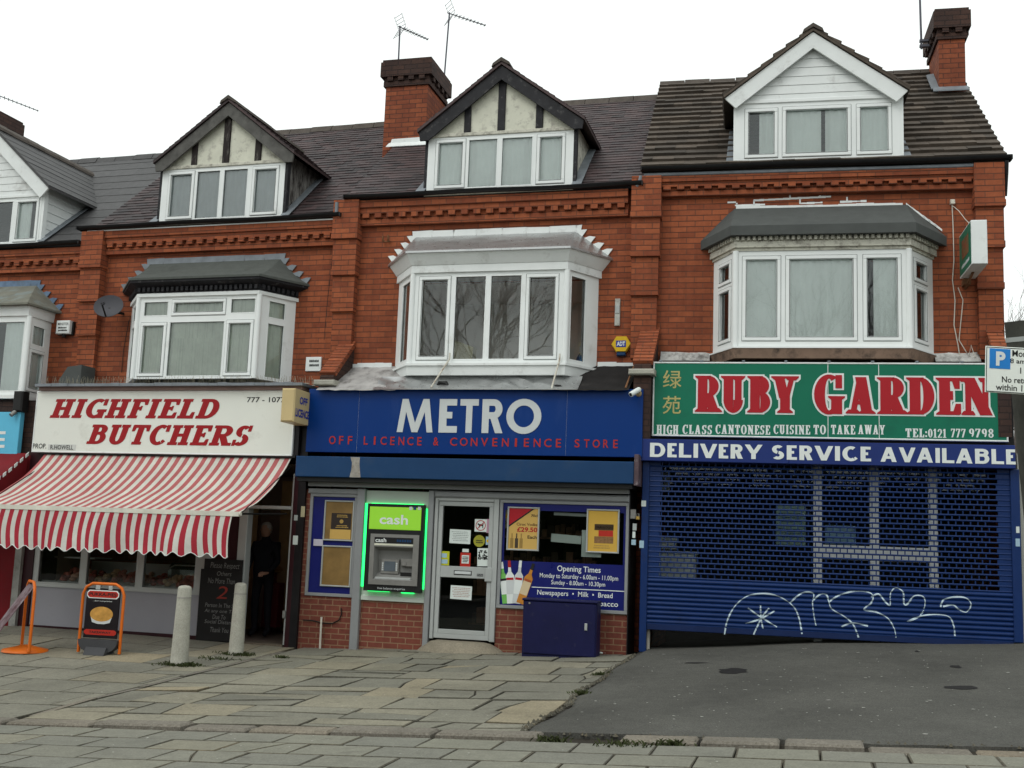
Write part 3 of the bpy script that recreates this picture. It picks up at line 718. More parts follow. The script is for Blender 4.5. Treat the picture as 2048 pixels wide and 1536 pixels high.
# tarmac forecourt before the takeaway, ragged left edge
mb = MB(); xs = [-2.3]+rng(-2.1, 9, 56); ys = rng(9.27, 15.75, 40); vs = []
for y in ys:
    for i, x in enumerate(xs):
        if i == 0: x = -2.26+0.05*math.sin(y*3.1)+rr.uniform(-.03, .03)
        if i == 1: x = -2.1
        yy = y if y > 9.3 else y+rr.uniform(-.02, .015)+ (0.02 if -2.2 < x < .4 else -0.03)
        vs.append(Vector((x, yy, gz(x, yy)+0.012*(1 if i else -1)+rr.uniform(-.0022, .0022)+0.012*math.sin(x*1.7+1)*math.sin(y*1.3))))
n = len(xs); vs = [v+Vector((0, 0, -.12)) for v in vs[:n]]+vs       # front edge turned down
mb.faces(vs, [(j*n+i, j*n+i+1, (j+1)*n+i+1, (j+1)*n+i) for j in range(len(ys)) for i in range(n-1)], rnd=0.5)
struct(mb.make('tarmac', M_tarmac, recalc=False))
mb = MB()                                            # moss and crumbs along the ragged tarmac edge and in the kerb joint
for i in range(420):
    if i < 300: Y = rr.uniform(9.3, 15.2); X = -2.27+0.05*math.sin(Y*3.1)+rr.gauss(0, .022)
    else: X = rr.uniform(-2.3, 4); Y = 9.27+rr.gauss(0, .018)
    a = rr.uniform(.008, .03); p0 = [Vector((X+a*math.cos(t)*rr.uniform(.6, 1), Y+a*math.sin(t)*rr.uniform(.6, 1.6), gz(X, Y)+.004)) for t in (0, 1.25, 2.5, 3.8, 5)]
    top = Vector((X, Y, gz(X, Y)+.014+a*.5))
    for k in range(5): mb.poly([p0[k], p0[(k+1) % 5], top], rnd=rr.random())
struct(mb.make('moss', M_edge, recalc=False), 'stuff')
def blob(mb, x, y, rx, ry, off, n=14, rr=rr, rnd=0.5):
    pts = []
    for i in range(n):
        a = 2*math.pi*i/n; k = rr.uniform(.7, 1.15); X, Y = x+rx*k*math.cos(a), y+ry*k*math.sin(a)
        pts.append(Vector((X, Y, gz(X, Y)+off+0.012*math.sin(X*1.7+1)*math.sin(Y*1.3))))
    mb.poly(pts, rnd)
mb = MB()
for px_, py_, a, b in ((1466, 1345, .17, .10), (1925, 1378, .16, .06), (1912, 1337, .06, .05), (1390, 1330, .16, .025), (1835, 1305, .03, .03)):
    p = gpx(px_, py_); blob(mb, p.x, p.y, a, b*2.2, 0.016)
struct(mb.make('tarmac_stains', plain('oil_stain', (0.016, 0.015, 0.015), 0.85, var=0.3, scale=20), recalc=False))
mb = MB()                                            # chewing gum, grit and fag ends
for i in range(420):
    if i % 2 == 0: X, Y = rr.uniform(-2, 2.2), rr.uniform(9.6, 15)
    elif i % 4 == 1: X, Y = rr.uniform(-9, -2.3), rr.uniform(9.6, 15.2)
    else: X, Y = rr.uniform(-7, 2), rr.uniform(7.6, 9)
    s = rr.uniform(.004, .011) if i % 12 else rr.uniform(.011, .015); blob(mb, X, Y, s*(1.7 if i % 9 == 0 else 1), s, 0.019 if i % 2 == 0 else 0.014, 7)
struct(mb.make('litter_specks', plain('pale_grit', (0.42, 0.42, 0.38), 0.9, var=0.4, scale=30), recalc=False), 'stuff')

# ------------------------------------------------------------------ house building kit
def tiles(mb, A0, A1, B0, B1, rows, tw, th, jit=0.3, stagger=True, rr=rr, over=1.15, skip=0.0):
    """courses of tiles from the eave edge A0-A1 up to the ridge edge B0-B1"""
    n = (A1-A0).cross(B0-A0)
    if n.length < 1e-6: n = (A1-A0).cross(B1-A0)
    n = n.normalized()
    if n.z < 0: n = -n
    for k in range(rows):
        t0, t1 = k/rows, min(1.0, (k+over)/rows)
        L0, R0 = A0.lerp(B0, t0), A1.lerp(B1, t0); L1, R1 = A0.lerp(B0, t1), A1.lerp(B1, t1)
        ln = (R0-L0).length; cnt = max(1, round(ln/tw)); off = 0.5 if (k % 2 and stagger) else 0.0
        s = [0.0]+[(i+off)/cnt for i in range(0 if off else 1, cnt) if 0 < (i+off)/cnt < 1]+[1.0]
        for a, b in zip(s, s[1:]):
            g = 0.0016/ln*rr.random(); h = th*(1+rr.uniform(-jit, jit)); dr = rr.uniform(-jit, jit)*th*0.8
            v = (A0-B0).normalized()*dr
            p0, p1 = L0.lerp(R0, a+g)+v, L0.lerp(R0, b-g)+v; p2, p3 = L1.lerp(R1, b-g), L1.lerp(R1, a+g)
            mb.faces([p0+n*h, p1+n*h*rr.uniform(.9, 1.1), p2+n*h*0.15, p3+n*h*0.15, p0-n*0.004, p1-n*0.004],
                     [(0, 1, 2, 3), (4, 5, 1, 0), (4, 0, 3), (5, 2, 1)], rr.random())
def wavy(mb, fr, u0, u1, z0, z1, d, amp=0.011, wl=0.13, rr=rr, n=None):
    n = n or max(6, int((u1-u0)/wl*6)); ph = rr.uniform(0, 6)
    us = rng(u0, u1, n); vs = []
    for z, k in ((z0, 1.0), ((z0+z1)/2, .9), (z1, .75)):
        for u in us: vs.append(fr.pt(u, d+amp*k*(math.sin(u*6.28/wl+ph+.4*k)+.5*math.sin(u*6.28/wl*.53+ph*2)), z))
    m = len(us); mb.faces(vs, [(j*m+i, j*m+i+1, (j+1)*m+i+1, (j+1)*m+i) for j in range(2) for i in range(m-1)], smooth=True)
M_gasket_gap = plain('grey_gasket_and_shadow_gap', (.16, .17, .17), .7)
def window(parent, name, fr, u0, u1, z0, z1, d, panes, depth=0.075, back=None, sash=0.045, drape=None, dmat=None, dd=0.10, glass=None, fmat=None, dz0=None, label=None):
    """panes: (fu0, fu1, fz0, fz1, opening) as fractions of the frame. drape: list of (fu0, fu1)"""
    fmat = fmat or M_upvc
    R = [(lerp(u0, u1, a), lerp(u0, u1, b), lerp(z0, z1, c), lerp(z0, z1, e), o) for a, b, c, e, o in panes]
    us = sorted(set([u0, u1]+[x for r_ in R for x in r_[:2]])); zs = sorted(set([z0, z1]+[x for r_ in R for x in r_[2:4]]))
    m = MB(); m.plate(fr, us, zs, lambda u, z: not any(r_[0] < u < r_[1] and r_[2] < z < r_[3] for r_ in R), d-depth, d)
    for a, b, c, e, o in R:
        if o: m.ring(fr, a-sash, b+sash, c-sash, e+sash, sash+0.012, d+0.0005, d+0.016, 0.006)
        else: m.ring(fr, a-0.012, b+0.012, c-0.012, e+0.012, 0.02, d-0.03, d+0.003, 0.002)
    f = m.make(name, fmat, parent, label)
    m = MB()
    for a, b, c, e, o in R:
        m.poly([fr.pt(a-.004, d-.028, c-.004), fr.pt(b+.004, d-.028, c-.004), fr.pt(b+.004, d-.028, e+.004), fr.pt(a-.004, d-.028, e+.004)])
    m.make('pane', glass or M_glass, f, recalc=False)
    m = MB()                                          # rubber gaskets and dark strips standing in for shadow gaps round opening sashes
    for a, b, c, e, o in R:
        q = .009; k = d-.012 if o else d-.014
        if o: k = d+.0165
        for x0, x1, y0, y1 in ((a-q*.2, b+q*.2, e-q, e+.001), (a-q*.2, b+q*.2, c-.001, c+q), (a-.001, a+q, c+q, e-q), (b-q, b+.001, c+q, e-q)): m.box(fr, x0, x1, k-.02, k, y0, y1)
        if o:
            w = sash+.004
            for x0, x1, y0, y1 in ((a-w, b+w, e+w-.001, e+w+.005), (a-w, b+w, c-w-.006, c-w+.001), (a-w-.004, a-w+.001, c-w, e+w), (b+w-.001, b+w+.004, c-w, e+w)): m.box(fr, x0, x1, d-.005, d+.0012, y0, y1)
    m.make('gasket_and_shadow_gap', M_gasket_gap, f)
    if drape:
        m = MB()
        for a, b in drape: wavy(m, fr, lerp(u0, u1, a), lerp(u0, u1, b), z0+0.02 if dz0 is None else dz0, z1-0.03, d-dd)
        m.make('curtain', dmat or M_curtain, f, recalc=False)
    return f
def cornice(parent, fr, u0, u1, ze, n_d, mat=None, k=1.0):
    m = MB()
    m.box(fr, u0, u1, 0, .150, ze-.115*k, ze); m.box(fr, u0, u1, 0, .118, ze-.205*k, ze-.115*k)
    m.box(fr, u0, u1, 0, .062, ze-.292*k, ze-.205*k)
    m.box(fr, u0, u1, 0, .085, ze-.385*k, ze-.292*k)
    for i in range(n_d):
        c = lerp(u0, u1, (i+.5)/n_d); w = 0.052
        m.box(fr, c-w, c+w, .0622, .135+random.uniform(-.004, .004), ze-.275*k+random.uniform(-.004, .004), ze-.2052*k)
    return m.make('cornice', mat or M_brick_trim, parent)
def pilaster(parent, fr, u0, u1, z0, z1, right=0.0):
    """brick pilaster of corbelled blocks, each block overhanging the one below"""
    m = MB(); k = 4; hh = [0.34, 0.27, 0.26, 0.26]; z = z1
    tot = z1-z0; cuts = [z1, z1-.62, z1-1.19, z1-1.76, z0]
    for i in range(4):
        inset = 0.014*i; p = 0.195-0.036*i
        a, b = u0+inset*(1-right), u1-inset
        m.box(fr, a, b, -.02, p, cuts[i+1]+.0, cuts[i])
        if i < 3: m.box(fr, a-.008, b+.008, -.02, p+.014, cuts[i+1]-.002, cuts[i+1]+.085)
    return m.make('pilaster', M_brick_trim, parent)
def gutter(parent, fr, u0, u1, z, d=0.2):
    m = MB(); r = 0.055; n = 8
    prof = [(d+r*math.cos(math.pi+math.pi*i/n), z+r*math.sin(math.pi+math.pi*i/n)) for i in range(n+1)]
    vs = []
    cu = rng(u0, u1, 10)
    for i, u in enumerate(cu):
        sg = -0.008*math.sin(i*1.1)
        vs += [fr.pt(u, a, b+sg) for a, b in prof]
    k = n+1; m.faces(vs, [(i*k+j, i*k+j+1, (i+1)*k+j+1, (i+1)*k+j) for i in range(len(cu)-1) for j in range(n)], smooth=True)
    m.box(fr, u0, u1, d-r-.01, d-r+.003, z-.07, z+.015)
    for u in (u0, u1): m.box(fr, u-.008, u+.008, d-r, d+r+.004, z-r-.004, z+.004)
    return m.make('gutter', M_gutter, parent)
def roof(parent, fr, u0, u1, ze, dr, zr, rows, tw, th, mat, jit=0.3, de=0.16, ridge=True, rmat=None):
    m = MB(); tiles(m, fr.pt(u0, de, ze), fr.pt(u1, de, ze), fr.pt(u0, dr, zr), fr.pt(u1, dr, zr), rows, tw, th, jit)
    # rear slope and underside, plain
    m.hexa([fr.pt(u0, dr*2, ze-.06), fr.pt(u1, dr*2, ze-.06), fr.pt(u1, dr, zr-.06), fr.pt(u0, dr, zr-.06),
            fr.pt(u0, dr*2, ze), fr.pt(u1, dr*2, ze), fr.pt(u1, dr, zr), fr.pt(u0, dr, zr)])
    m.hexa([fr.pt(u0, de, ze-.05), fr.pt(u1, de, ze-.05), fr.pt(u1, dr, zr-.06), fr.pt(u0, dr, zr-.06),
            fr.pt(u0, de, ze-.006), fr.pt(u1, de, ze-.006), fr.pt(u1, dr, zr-.012), fr.pt(u0, dr, zr-.012)])
    r = m.make('roof', mat, parent, recalc=False)
    if ridge:
        m = MB(); u = u0; l = 0.44
        while u < u1-.05:
            b = min(u+l-.012, u1); h = random.uniform(-.008, .008)
            pts = [fr.pt(u, dr+.14, zr-.10+h), fr.pt(u, dr+.07, zr+.02+h), fr.pt(u, dr, zr+.055+h), fr.pt(u, dr-.07, zr+.02+h), fr.pt(u, dr-.14, zr-.10+h)]
            m.prism(pts, fr.u*(b-u)); u += l
        m.make('ridge_tiles', rmat or M_ridge, r)
    return r
def slope_d(z, ze, dr, zr, de=0.16): return de+(z-ze)*(dr-de)/(zr-ze)
def chimney(parent, fr, u0, u1, d0, d1, z0, z1, zc, mat=None):
    """stack from z0 to z1, corbelled sooty cap from zc to z1"""
    m = MB(); m.box(fr, u0, u1, d1, d0, z0, zc); st = m.make('chimney', mat or M_brick_chim, parent)
    m = MB(); o = 0.035; h = (z1-zc)
    m.box(fr, u0-o, u1+o, d1-o, d0+o, zc, zc+h*.18)
    m.box(fr, u0-o*.6, u1+o*.6, d1-o*.6, d0+o*.6, zc+h*.18, zc+h*.36)
    k = max(2, round((u1-u0)/.22))
    for i in range(k):
        c = lerp(u0, u1, (i+.5)/k); m.box(fr, c-.05, c+.05, d0+.02, d0+.075, zc+h*.2, zc+h*.36)
    k = max(2, round((d0-d1)/.22))
    for i in range(k):
        c = lerp(d1, d0, (i+.5)/k)
        m.box(fr, u1+.02, u1+.075, c-.05, c+.05, zc+h*.2, zc+h*.36); m.box(fr, u0-.075, u0-.02, c-.05, c+.05, zc+h*.2, zc+h*.36)
    m.box(fr, u0-.085, u1+.085, d1-.085, d0+.085, zc+h*.36, z1-.03)
    m.box(fr, u0-.06, u1+.06, d1-.06, d0+.06, z1-.03, z1+.02)
    m.make('chimney_cap', M_brick_dark, st)
    return st
def dormer(parent, fr, u0, u1, z0, z1, ap, bl, br, S, df=0.12, ov=0.10, bw=0.16, barge=None, gablem=None, cheekm=None, tilem=None, rows=14, tw=0.18, th=0.012,
           timbers=None, timbm=None, panes=None, drapes=None, clad=False, dmat=None, cheek_boards=False):
    """gabled dormer. ap=(u,z) barge apex, bl/br=(u,z) lower outer ends of the barge boards; S=(ze,dr,zr) main roof slope"""
    ze, dr, zr = S
    D = lambda z: slope_d(z, ze, dr, zr)
    window(parent, 'dormer_window', fr, u0, u1, z0, z1, df, panes, drape=drapes, dmat=dmat, dd=0.056)
    m = MB()                                          # head boards and window ledge
    gb = z1
    # gable panel
    sL = (ap[1]-bl[1])/(ap[0]-bl[0]); sR = (ap[1]-br[1])/(br[0]-ap[0])
    def zl(u): return ap[1]-(ap[0]-u)*sL
    def zrr(u): return ap[1]-(u-ap[0])*sR
    m = MB(); m.uzprism(fr, [(u0, gb), (u1, gb), (u1, max(gb+.01, zrr(u1)-.02)), (ap[0], ap[1]-.03), (u0, max(gb+.01, zl(u0)-.02))], df-.09, df-.012)
    if clad:
        z = gb; hgt = .13
        while z < ap[1]-.1:
            a = max(u0, ap[0]-(ap[1]-z)/sL+.02); b = min(u1, ap[0]+(ap[1]-z)/sR-.02); z2 = min(z+hgt-.006, ap[1]-.05)
            a2 = max(u0, ap[0]-(ap[1]-z2)/sL+.02); b2 = min(u1, ap[0]+(ap[1]-z2)/sR-.02)
            if b2-a2 > .02: m.prism([fr.pt(a, df+.004, z), fr.pt(b, df+.004, z), fr.pt(b2, df-.002, z2), fr.pt(a2, df-.002, z2)], fr.n*-.02)
            z += hgt
    g = m.make('gable_panel', gablem, parent)
    m = MB()                                          # sill and head strips
    m.bbox(fr, u0-.02, u1+.02, df-.05, df+.05, z0-.05, z0-.002, .01)
    m.bbox(fr, u0, u1, df-.011, df+.022, gb-.002, gb+.05, .005); m.make('dormer_trim', M_upvc if clad else M_creampaint, parent)
    if timbers:
        for uc, w in timbers:
            m = MB(); zt = min(zl(uc), zrr(uc))-.05
            m.bbox(fr, uc-w/2, uc+w/2, df-.02, df+.018, gb+.052, zt, .006); m.make('timber', timbm, g)
    # barge boards
    for a, s_ in ((bl, sL), (br, sR)):
        m = MB(); k = bw*math.sqrt(1+s_*s_)
        if clad: pts = [(ap[0], ap[1]), a, (a[0]+(bw*.8 if a is bl else -bw*.8), a[1]-bw*.8), (ap[0], ap[1]-k)]
        else: pts = [(ap[0], ap[1]), a, (a[0]+(.02 if a is bl else -.02), a[1]-bw*.72), (a[0]+(bw*.9 if a is bl else -bw*.9), a[1]-bw*.70), (ap[0], ap[1]-k)]
        m.uzprism(fr, pts, df+ov-.035, df+ov)
        m.make('bargeboard', barge, parent)
    # cheeks
    for u, sg in ((u0, 1), (u1, -1)):
        zt = zl(u) if sg == 1 else zrr(u)
        m = MB(); top = max(z1+.05, zt-.06)
        pts = [(df-.08, z0-.04), (df-.08, top), (D(top)-.1, top), (D(z0)-.05, z0-.04)]
        m.dzprism(fr, pts, u+.001, u+sg*.06)
        if cheek_boards:
            n = 7
            for i in range(n):
                za, zb = lerp(z0, top, i/n), lerp(z0, top, (i+1)/n)-.018
                m.prism([fr.pt(u-sg*.012, df-.08, za), fr.pt(u-sg*.012, D(za), za), fr.pt(u-sg*.004, D(zb), zb), fr.pt(u-sg*.004, df-.08, zb)], fr.u*sg*.012)
        m.make('dormer_cheek', cheekm, parent)
        m = MB()                                      # corner post beside the window and soaker along the slope
        m.box(fr, min(u, u-sg*.05), max(u, u-sg*.05), df-.10, df-.005, z0-.04, top); m.make('corner_post', M_blackwood if not clad else M_upvc, parent)
        m = MB(); q = [D(z0)-.0, z0], [D(top-.1), top-.1]
        w = .12
        m.prism([fr.pt(u-sg*.004, q[0][0]+.03, q[0][1]+.02), fr.pt(u-sg*(w+.03), q[0][0]+.03, q[0][1]+.02), fr.pt(u-sg*w, q[1][0]+.02, q[1][1]+.03), fr.pt(u-sg*.004, q[1][0]+.02, q[1][1]+.03)], Vector((0, 0, .012)))
        m.make('flashing', M_lead, parent)
    # roof slopes, running back into the main roof
    rf = None
    for a, s_, sg in ((bl, sL, 1), (br, sR, -1)):
        m = MB(); e = 0.03
        A = fr.pt(a[0]-sg*.02, df+ov+e, a[1]-.02*s_+.06); B = fr.pt(ap[0], df+ov+e, ap[1]+.06)
        A1 = fr.pt(a[0]-sg*.02, D(a[1])-.1, a[1]-.02*s_+.06); B1 = fr.pt(ap[0], D(ap[1])-.12, ap[1]+.06)
        tiles(m, A, A1, B, B1, rows, tw, th, .35)
        dwn = Vector((0, 0, -.045)); off = Vector((0, 0, -.006))
        m.hexa([A+dwn, A1+dwn, B1+dwn, B+dwn, A+off, A1+off, B1+off, B+off])
        rf = m.make('dormer_roof', tilem, parent, recalc=False)
    m = MB(); d = df+ov+.05; dend = D(ap[1])-.1
    while d > dend:
        d2 = max(d-.42, dend); h = random.uniform(-.006, .006); a, z = ap[0], ap[1]+.07+h
        m.prism([fr.pt(a-.15, d, z-.15*sL+.02), fr.pt(a-.13, d, z-.13*sL+.06), fr.pt(a, d, z+.05), fr.pt(a+.13, d, z-.13*sR+.06), fr.pt(a+.15, d, z-.15*sR+.02), fr.pt(a, d, z-.01)], fr.n*-(d-d2-.01)); d = d2
    m.make('ridge_tiles', M_ridge, rf)
def bay(parent, fr, uA, uB, uC, uD, dF, z0, z1, front, left, right, drape=None, dmat=None, glass=None, fd=None, dlist=(True, True, True), nm='bay_window'):
    """canted bay: three window frames on the facets (uA,0)-(uC,dF)-(uD,dF)-(uB,0)"""
    fs = []
    for i, (a, b, panes) in enumerate((((uA, 0), (uC, dF), left), ((uC, dF), (uD, dF), front), ((uD, dF), (uB, 0), right))):
        f = fr.sub(a[0], a[1], b[0], b[1]); fs.append(f)
        dp = None
        if drape and dlist[i]: dp = drape if i == 1 else [(0.0, 1.0)]
        window(parent, nm, f, 0.0, f.L, z0, z1, 0.0, panes, drape=dp, dmat=dmat, glass=glass, dd=0.056)
    for u, d in ((uC, dF), (uD, dF)):                 # corner posts
        m = MB(); a = fr.pt(u, d-.012, 0); m.lathe(Vector((a.x, a.y, z0)), [(.045, 0), (.045, z1-z0)], 10); m.make('corner_post', M_upvc, parent)
    return fs
def bay_plan(uA, uB, uC, uD, dF, o):
    """plan outline pushed out by o"""
    return [(uA-o*1.2, 0.0), (uC-o*.45, dF+o), (uD+o*.45, dF+o), (uB+o*1.2, 0.0)]
def bay_band(m, fr, P0, z0, z1, P1=None):
    """solid band on a bay plan; P1 = plan at the top when it flares"""
    P1 = P1 or P0; n = len(P0)
    vs = [fr.pt(u, d, z0) for u, d in P0]+[fr.pt(u, d, z1) for u, d in P1]
    m.faces(vs, [tuple(range(n))[::-1], tuple(range(n, 2*n))]+[(i, (i+1) % n, n+(i+1) % n, n+i) for i in range(n)])
def bay_roof(parent, fr, P, ze, rl, rr_, zr, mat, label=None, curve=0.0, lip=0.05, wrinkle=0.0):
    """felt or lead roof from the plan P at height ze up to the wall line (rl..rr_, zr)"""
    m = MB(); n = 5 if not wrinkle else 10; rows = []
    for k in range(n+1):
        t = k/n; zz = lerp(ze, zr, t)-curve*math.sin(math.pi*t)
        row = []
        tgt = [(rl-.02, 0.0), (rl, 0.0), (rr_, 0.0), (rr_+.02, 0.0)]
        seg = 18 if wrinkle else 1
        pts = [(lerp(p[0], q[0], t), lerp(p[1], q[1], t)) for p, q in zip(P, tgt)]
        line = []
        for a, b in zip(pts, pts[1:]):
            for i in range(seg): line.append((lerp(a[0], b[0], i/seg), lerp(a[1], b[1], i/seg)))
        line.append(pts[-1])
        rows.append([fr.pt(u, d, zz+(random.uniform(-wrinkle, wrinkle) if 0 < k < n else 0)) for u, d in line])
    w = len(rows[0]); vs = [p for r_ in rows for p in r_]
    m.faces(vs, [(j*w+i, j*w+i+1, (j+1)*w+i+1, (j+1)*w+i) for j in range(n) for i in range(w-1)], smooth=bool(wrinkle))
    low = [p+Vector((0, 0, -lip)) for p in rows[0]]
    m.faces(rows[0]+low, [(i, i+1, w+i+1, w+i) for i in range(w-1)])
    m.poly(low)
    return m.make('bay_roof', mat, parent, label, recalc=False)
def stepped(parent, fr, P, ze, rl, rr_, zr, mat, n=4, top=True, seed=3, sz=.1):
    """stepped flashing up both hips and a strip along the top"""
    r_ = random.Random(seed); m = MB()
    for sg, a, b in ((-1, P[0][0], rl), (1, P[-1][0], rr_)):
        for k in range(n):
            t = (k+.15)/n; u = lerp(a, b, t); z = lerp(ze, zr, t); w = abs(b-a)/n*1.1
            m.prism([fr.pt(u, .012, z-.01), fr.pt(u-sg*w, .012, z+sz*.55), fr.pt(u-sg*w*.1, .012, z+sz*1.0), fr.pt(u+sg*sz*.75, .012, z+sz*.95+r_.uniform(-.01, .01))], fr.n*.012)
    if top:
        u = rl-.06
        while u < rr_+.05:
            l = r_.uniform(.28, .42); b = min(u+l, rr_+.10)
            m.prism([fr.pt(u, .01, zr-.02), fr.pt(b-.01, .01, zr-.02), fr.pt(b-.005+r_.uniform(0, .02), .01, zr+sz*.85+r_.uniform(-.008, .008)), fr.pt(u-.01, .01, zr+sz*.85)], fr.n*.01); u += l
    m.make('flashing', mat, parent)
def room(parent, fr, u0, u1, z0, z1, depth, mat, d=0.002):
    m = MB(); q = [fr.pt(u0, d, z0), fr.pt(u1, d, z0), fr.pt(u1, d, z1), fr.pt(u0, d, z1)]; k = [p-fr.n*depth for p in q]
    m.faces(q+k, [(4, 5, 6, 7), (0, 1, 5, 4), (1, 2, 6, 5), (2, 3, 7, 6), (3, 0, 4, 7)])
    return m.make('room', mat, parent, recalc=False)
def shell(parent, fr, u0, u1, zb, zt, zw, holes, ze, dr, zr, mat=None):
    """front wall with openings, both side walls up to the roof, rear wall and an upper floor"""
    m = MB(); us = sorted(set([u0, u1]+[h_[0] for h_ in holes]+[h_[1] for h_ in holes])); zs = sorted(set([zw, zt]+[h_[2] for h_ in holes]+[h_[3] for h_ in holes]))
    m.plate(fr, us, zs, lambda u, z: not any(h_[0] < u < h_[1] and h_[2] < z < h_[3] for h_ in holes), -.24, 0)
    for u in (u0, u1-.11):
        m.dzprism(fr, [(-.241, zb), (-.241, ze-.06), (dr, zr-.09), (dr*2+.1, ze-.06), (dr*2+.1, zb)], u+.0015, u+.1085)
    m.box(fr, u0+.11, u1-.11, dr*2+.1, dr*2+.3, zb, ze-.07)
    m.box(fr, u0+.11, u1-.11, dr*2+.3, -.242, zw-.15, zw)
    return m.make('wall', mat or M_brick, parent)

# ================================================================== HOUSE 2: convenience store with the flat above
DR = -3.2
H2 = thing('terraced_house', 'terraced house above the blue convenience store, with black timbered gable dormer and white bay window', 'house', F2, W2/2, 0, 0.0, 'terrace of shops with flats above')
ze2 = F2.px(990, 389, .15)[1]; zr2 = F2.px(1225, 200, DR)[1]; zw2 = F2.px(740, 733, 0)[1]
bz0, bz1 = F2.px(980, 727, .6)[1], F2.px(980, 543, .6)[1]
B2 = (F2.px(796, 620)[0], F2.px(1196, 620)[0], F2.px(823, 620, .6)[0], F2.px(1132, 620, .6)[0])
shell(H2, F2, 0, W2, -0.3, ze2+.02, zw2, [(B2[0]+.010, B2[1]-.010, bz0+.02, bz1-.02)], ze2, DR, zr2)
cornice(H2, F2, 0.22, W2-.24, ze2, 21)
pilaster(H2, F2, -.20, .22, zw2-.05, ze2+.01)
gutter(H2, F2, -.02, W2-.02, ze2+.075)
rf2 = roof(H2, F2, 0.0, W2-.02, ze2+.07, DR, zr2, 36, .21, .012, M_slate)
S2 = (ze2+.07, DR, zr2)
# chimney on the party wall
zc2 = F2.px(815, 122, -1.78)[1]; zcc = F2.px(815, 172, -1.78)[1]
c2 = chimney(H2, F2, F2.px(769, 230, -1.78)[0], F2.px(853, 230, -1.78)[0], -1.78, -2.75, 7.6, zc2, zcc)
m = MB(); a = F2.px(779, 280, -1.72)[0]; b = F2.px(846, 259, -1.72)[0]+.12; zf = lambda d: ze2+.07+(d-.16)/(DR-.16)*(zr2-ze2-.07)
m.prism([F2.pt(a, -1.776, zf(-1.776)), F2.pt(b, -1.776, zf(-1.776)), F2.pt(b, -1.776, zf(-1.776)+.10), F2.pt(a+.03, -1.776, zf(-1.776)+.09)], F2.n*.02)
m.prism([F2.pt(a-.02, -1.756, zf(-1.756)+.025), F2.pt(b, -1.756, zf(-1.756)+.025), F2.pt(b, -1.62, zf(-1.62)+.025), F2.pt(a-.02, -1.62, zf(-1.62)+.025)], Vector((0, 0, .012)))
m.make('flashing', M_white, c2)
p = F2.px; d0 = .12
u0, u1 = p(855, 330, d0)[0], p(1146, 330, d0)[0]
dz0, dz1 = (p(851, 388, d0)[1]+p(1145, 374, d0)[1])/2, (p(860, 279, d0)[1]+p(1146, 257, d0)[1])/2
ap = p(1003.5, 131, .22); bl = p(838, 266, .22); br = p(1167, 240, .22)
dormer(H2, F2, u0, u1, dz0, dz1, ap, bl, br, S2, barge=M_blackwood, bw=.175, gablem=M_cream, cheekm=M_creampaint, tilem=M_slate, timbm=M_blackwood,
       timbers=[(lerp(u0, u1, .27), .105), (ap[0], .115), (lerp(u0, u1, .765), .11)],
       panes=[(.075, .245, .13, .90, True), (.285, .485, .075, .93, False), (.515, .725, .075, .93, False), (.775, .925, .13, .90, True)],
       drapes=[(.03, .27), (.27, .5), (.5, .74), (.74, .97)])
# bay
ff = [(.065, .235, .075, .925, True), (.285, .485, .045, .955, False), (.515, .715, .045, .955, False), (.765, .93, .075, .925, True)]
bay(H2, F2, *B2, .6, bz0, bz1, ff, [(.30, .84, .06, .94, False)], [(.14, .60, .05, .95, False)])
m = MB(); P = bay_plan(*B2, .6, .05)
za, zb_, zc_ = bz1, F2.px(980, 525, .66)[1], F2.px(980, 499, .78)[1]
bay_band(m, F2, bay_plan(*B2, .6, .035), za, lerp(za, zb_, .95)); bay_band(m, F2, bay_plan(*B2, .6, .045), lerp(za, zb_, .95), zc_, bay_plan(*B2, .6, .15))
m.make('bay_cornice', M_white, H2)
zt = F2.px(1000, 468, 0.0)[1]; rl, rx = F2.px(834, 470)[0], F2.px(1150, 460)[0]
bay_roof(H2, F2, bay_plan(*B2, .6, .17), zc_+.02, rl, rx, zt, M_silver, 'silver foil covered bay roof', lip=.03, wrinkle=.007)
stepped(H2, F2, bay_plan(*B2, .6, .12), zc_+.05, rl, rx, zt, M_white, 4, sz=.10)
m = MB(); bay_band(m, F2, bay_plan(*B2, .6, .07), bz0-.035, bz0); bay_band(m, F2, bay_plan(*B2, .6, .03), bz0-.17, bz0-.035, bay_plan(*B2, .6, .045))
m.make('bay_sill', M_white, H2)
room(H2, F2, B2[0]+.013, B2[1]-.013, bz0+.023, bz1-.023, 1.5, M_room)
# things seen on the inside sill
t = thing('cardboard_box', 'cream cardboard box leaning inside the bay window over the convenience store', 'box', F2, 2.1, .25, bz0)
m = MB(); a = F2.px(906, 712, .3); b = F2.px(942, 690, .3)
q = [F2.pt(a[0], .3, bz0+.005), F2.pt(b[0], .22, bz0+.005), F2.pt(b[0]+.02, .25, b[1]-.02), F2.pt(a[0]+.02, .33, b[1]+.07)]
m.prism(q, F2.n*-.18); m.make('box_body', plain('cream_card', (.55, .52, .36), .8), t)
t = thing('cloth_heap', 'heap of red and dark cloth on the inside sill of the white bay window', 'cloth', F2, 2.7, .3, bz0)
for i, (x, y, w, c) in enumerate(((990, 706, .22, (.25, .02, .03)), (1008, 708, .16, (.03, .025, .03)), (1032, 709, .14, (.35, .24, .13)))):
    a = F2.px(x, y, .3); m = MB(); m.lathe(F2.pt(a[0], .28, bz0), [(w*.9, 0), (w, .04), (w*.8, .08), (w*.3, .11)], 12); m.make('folded_cloth', plain('cloth%d' % i, c, .9), t)
t = thing('plastic_bag', 'blue plastic bag standing behind the narrow right pane of the white bay window', 'bag', F2, 3.8, .2, bz0)
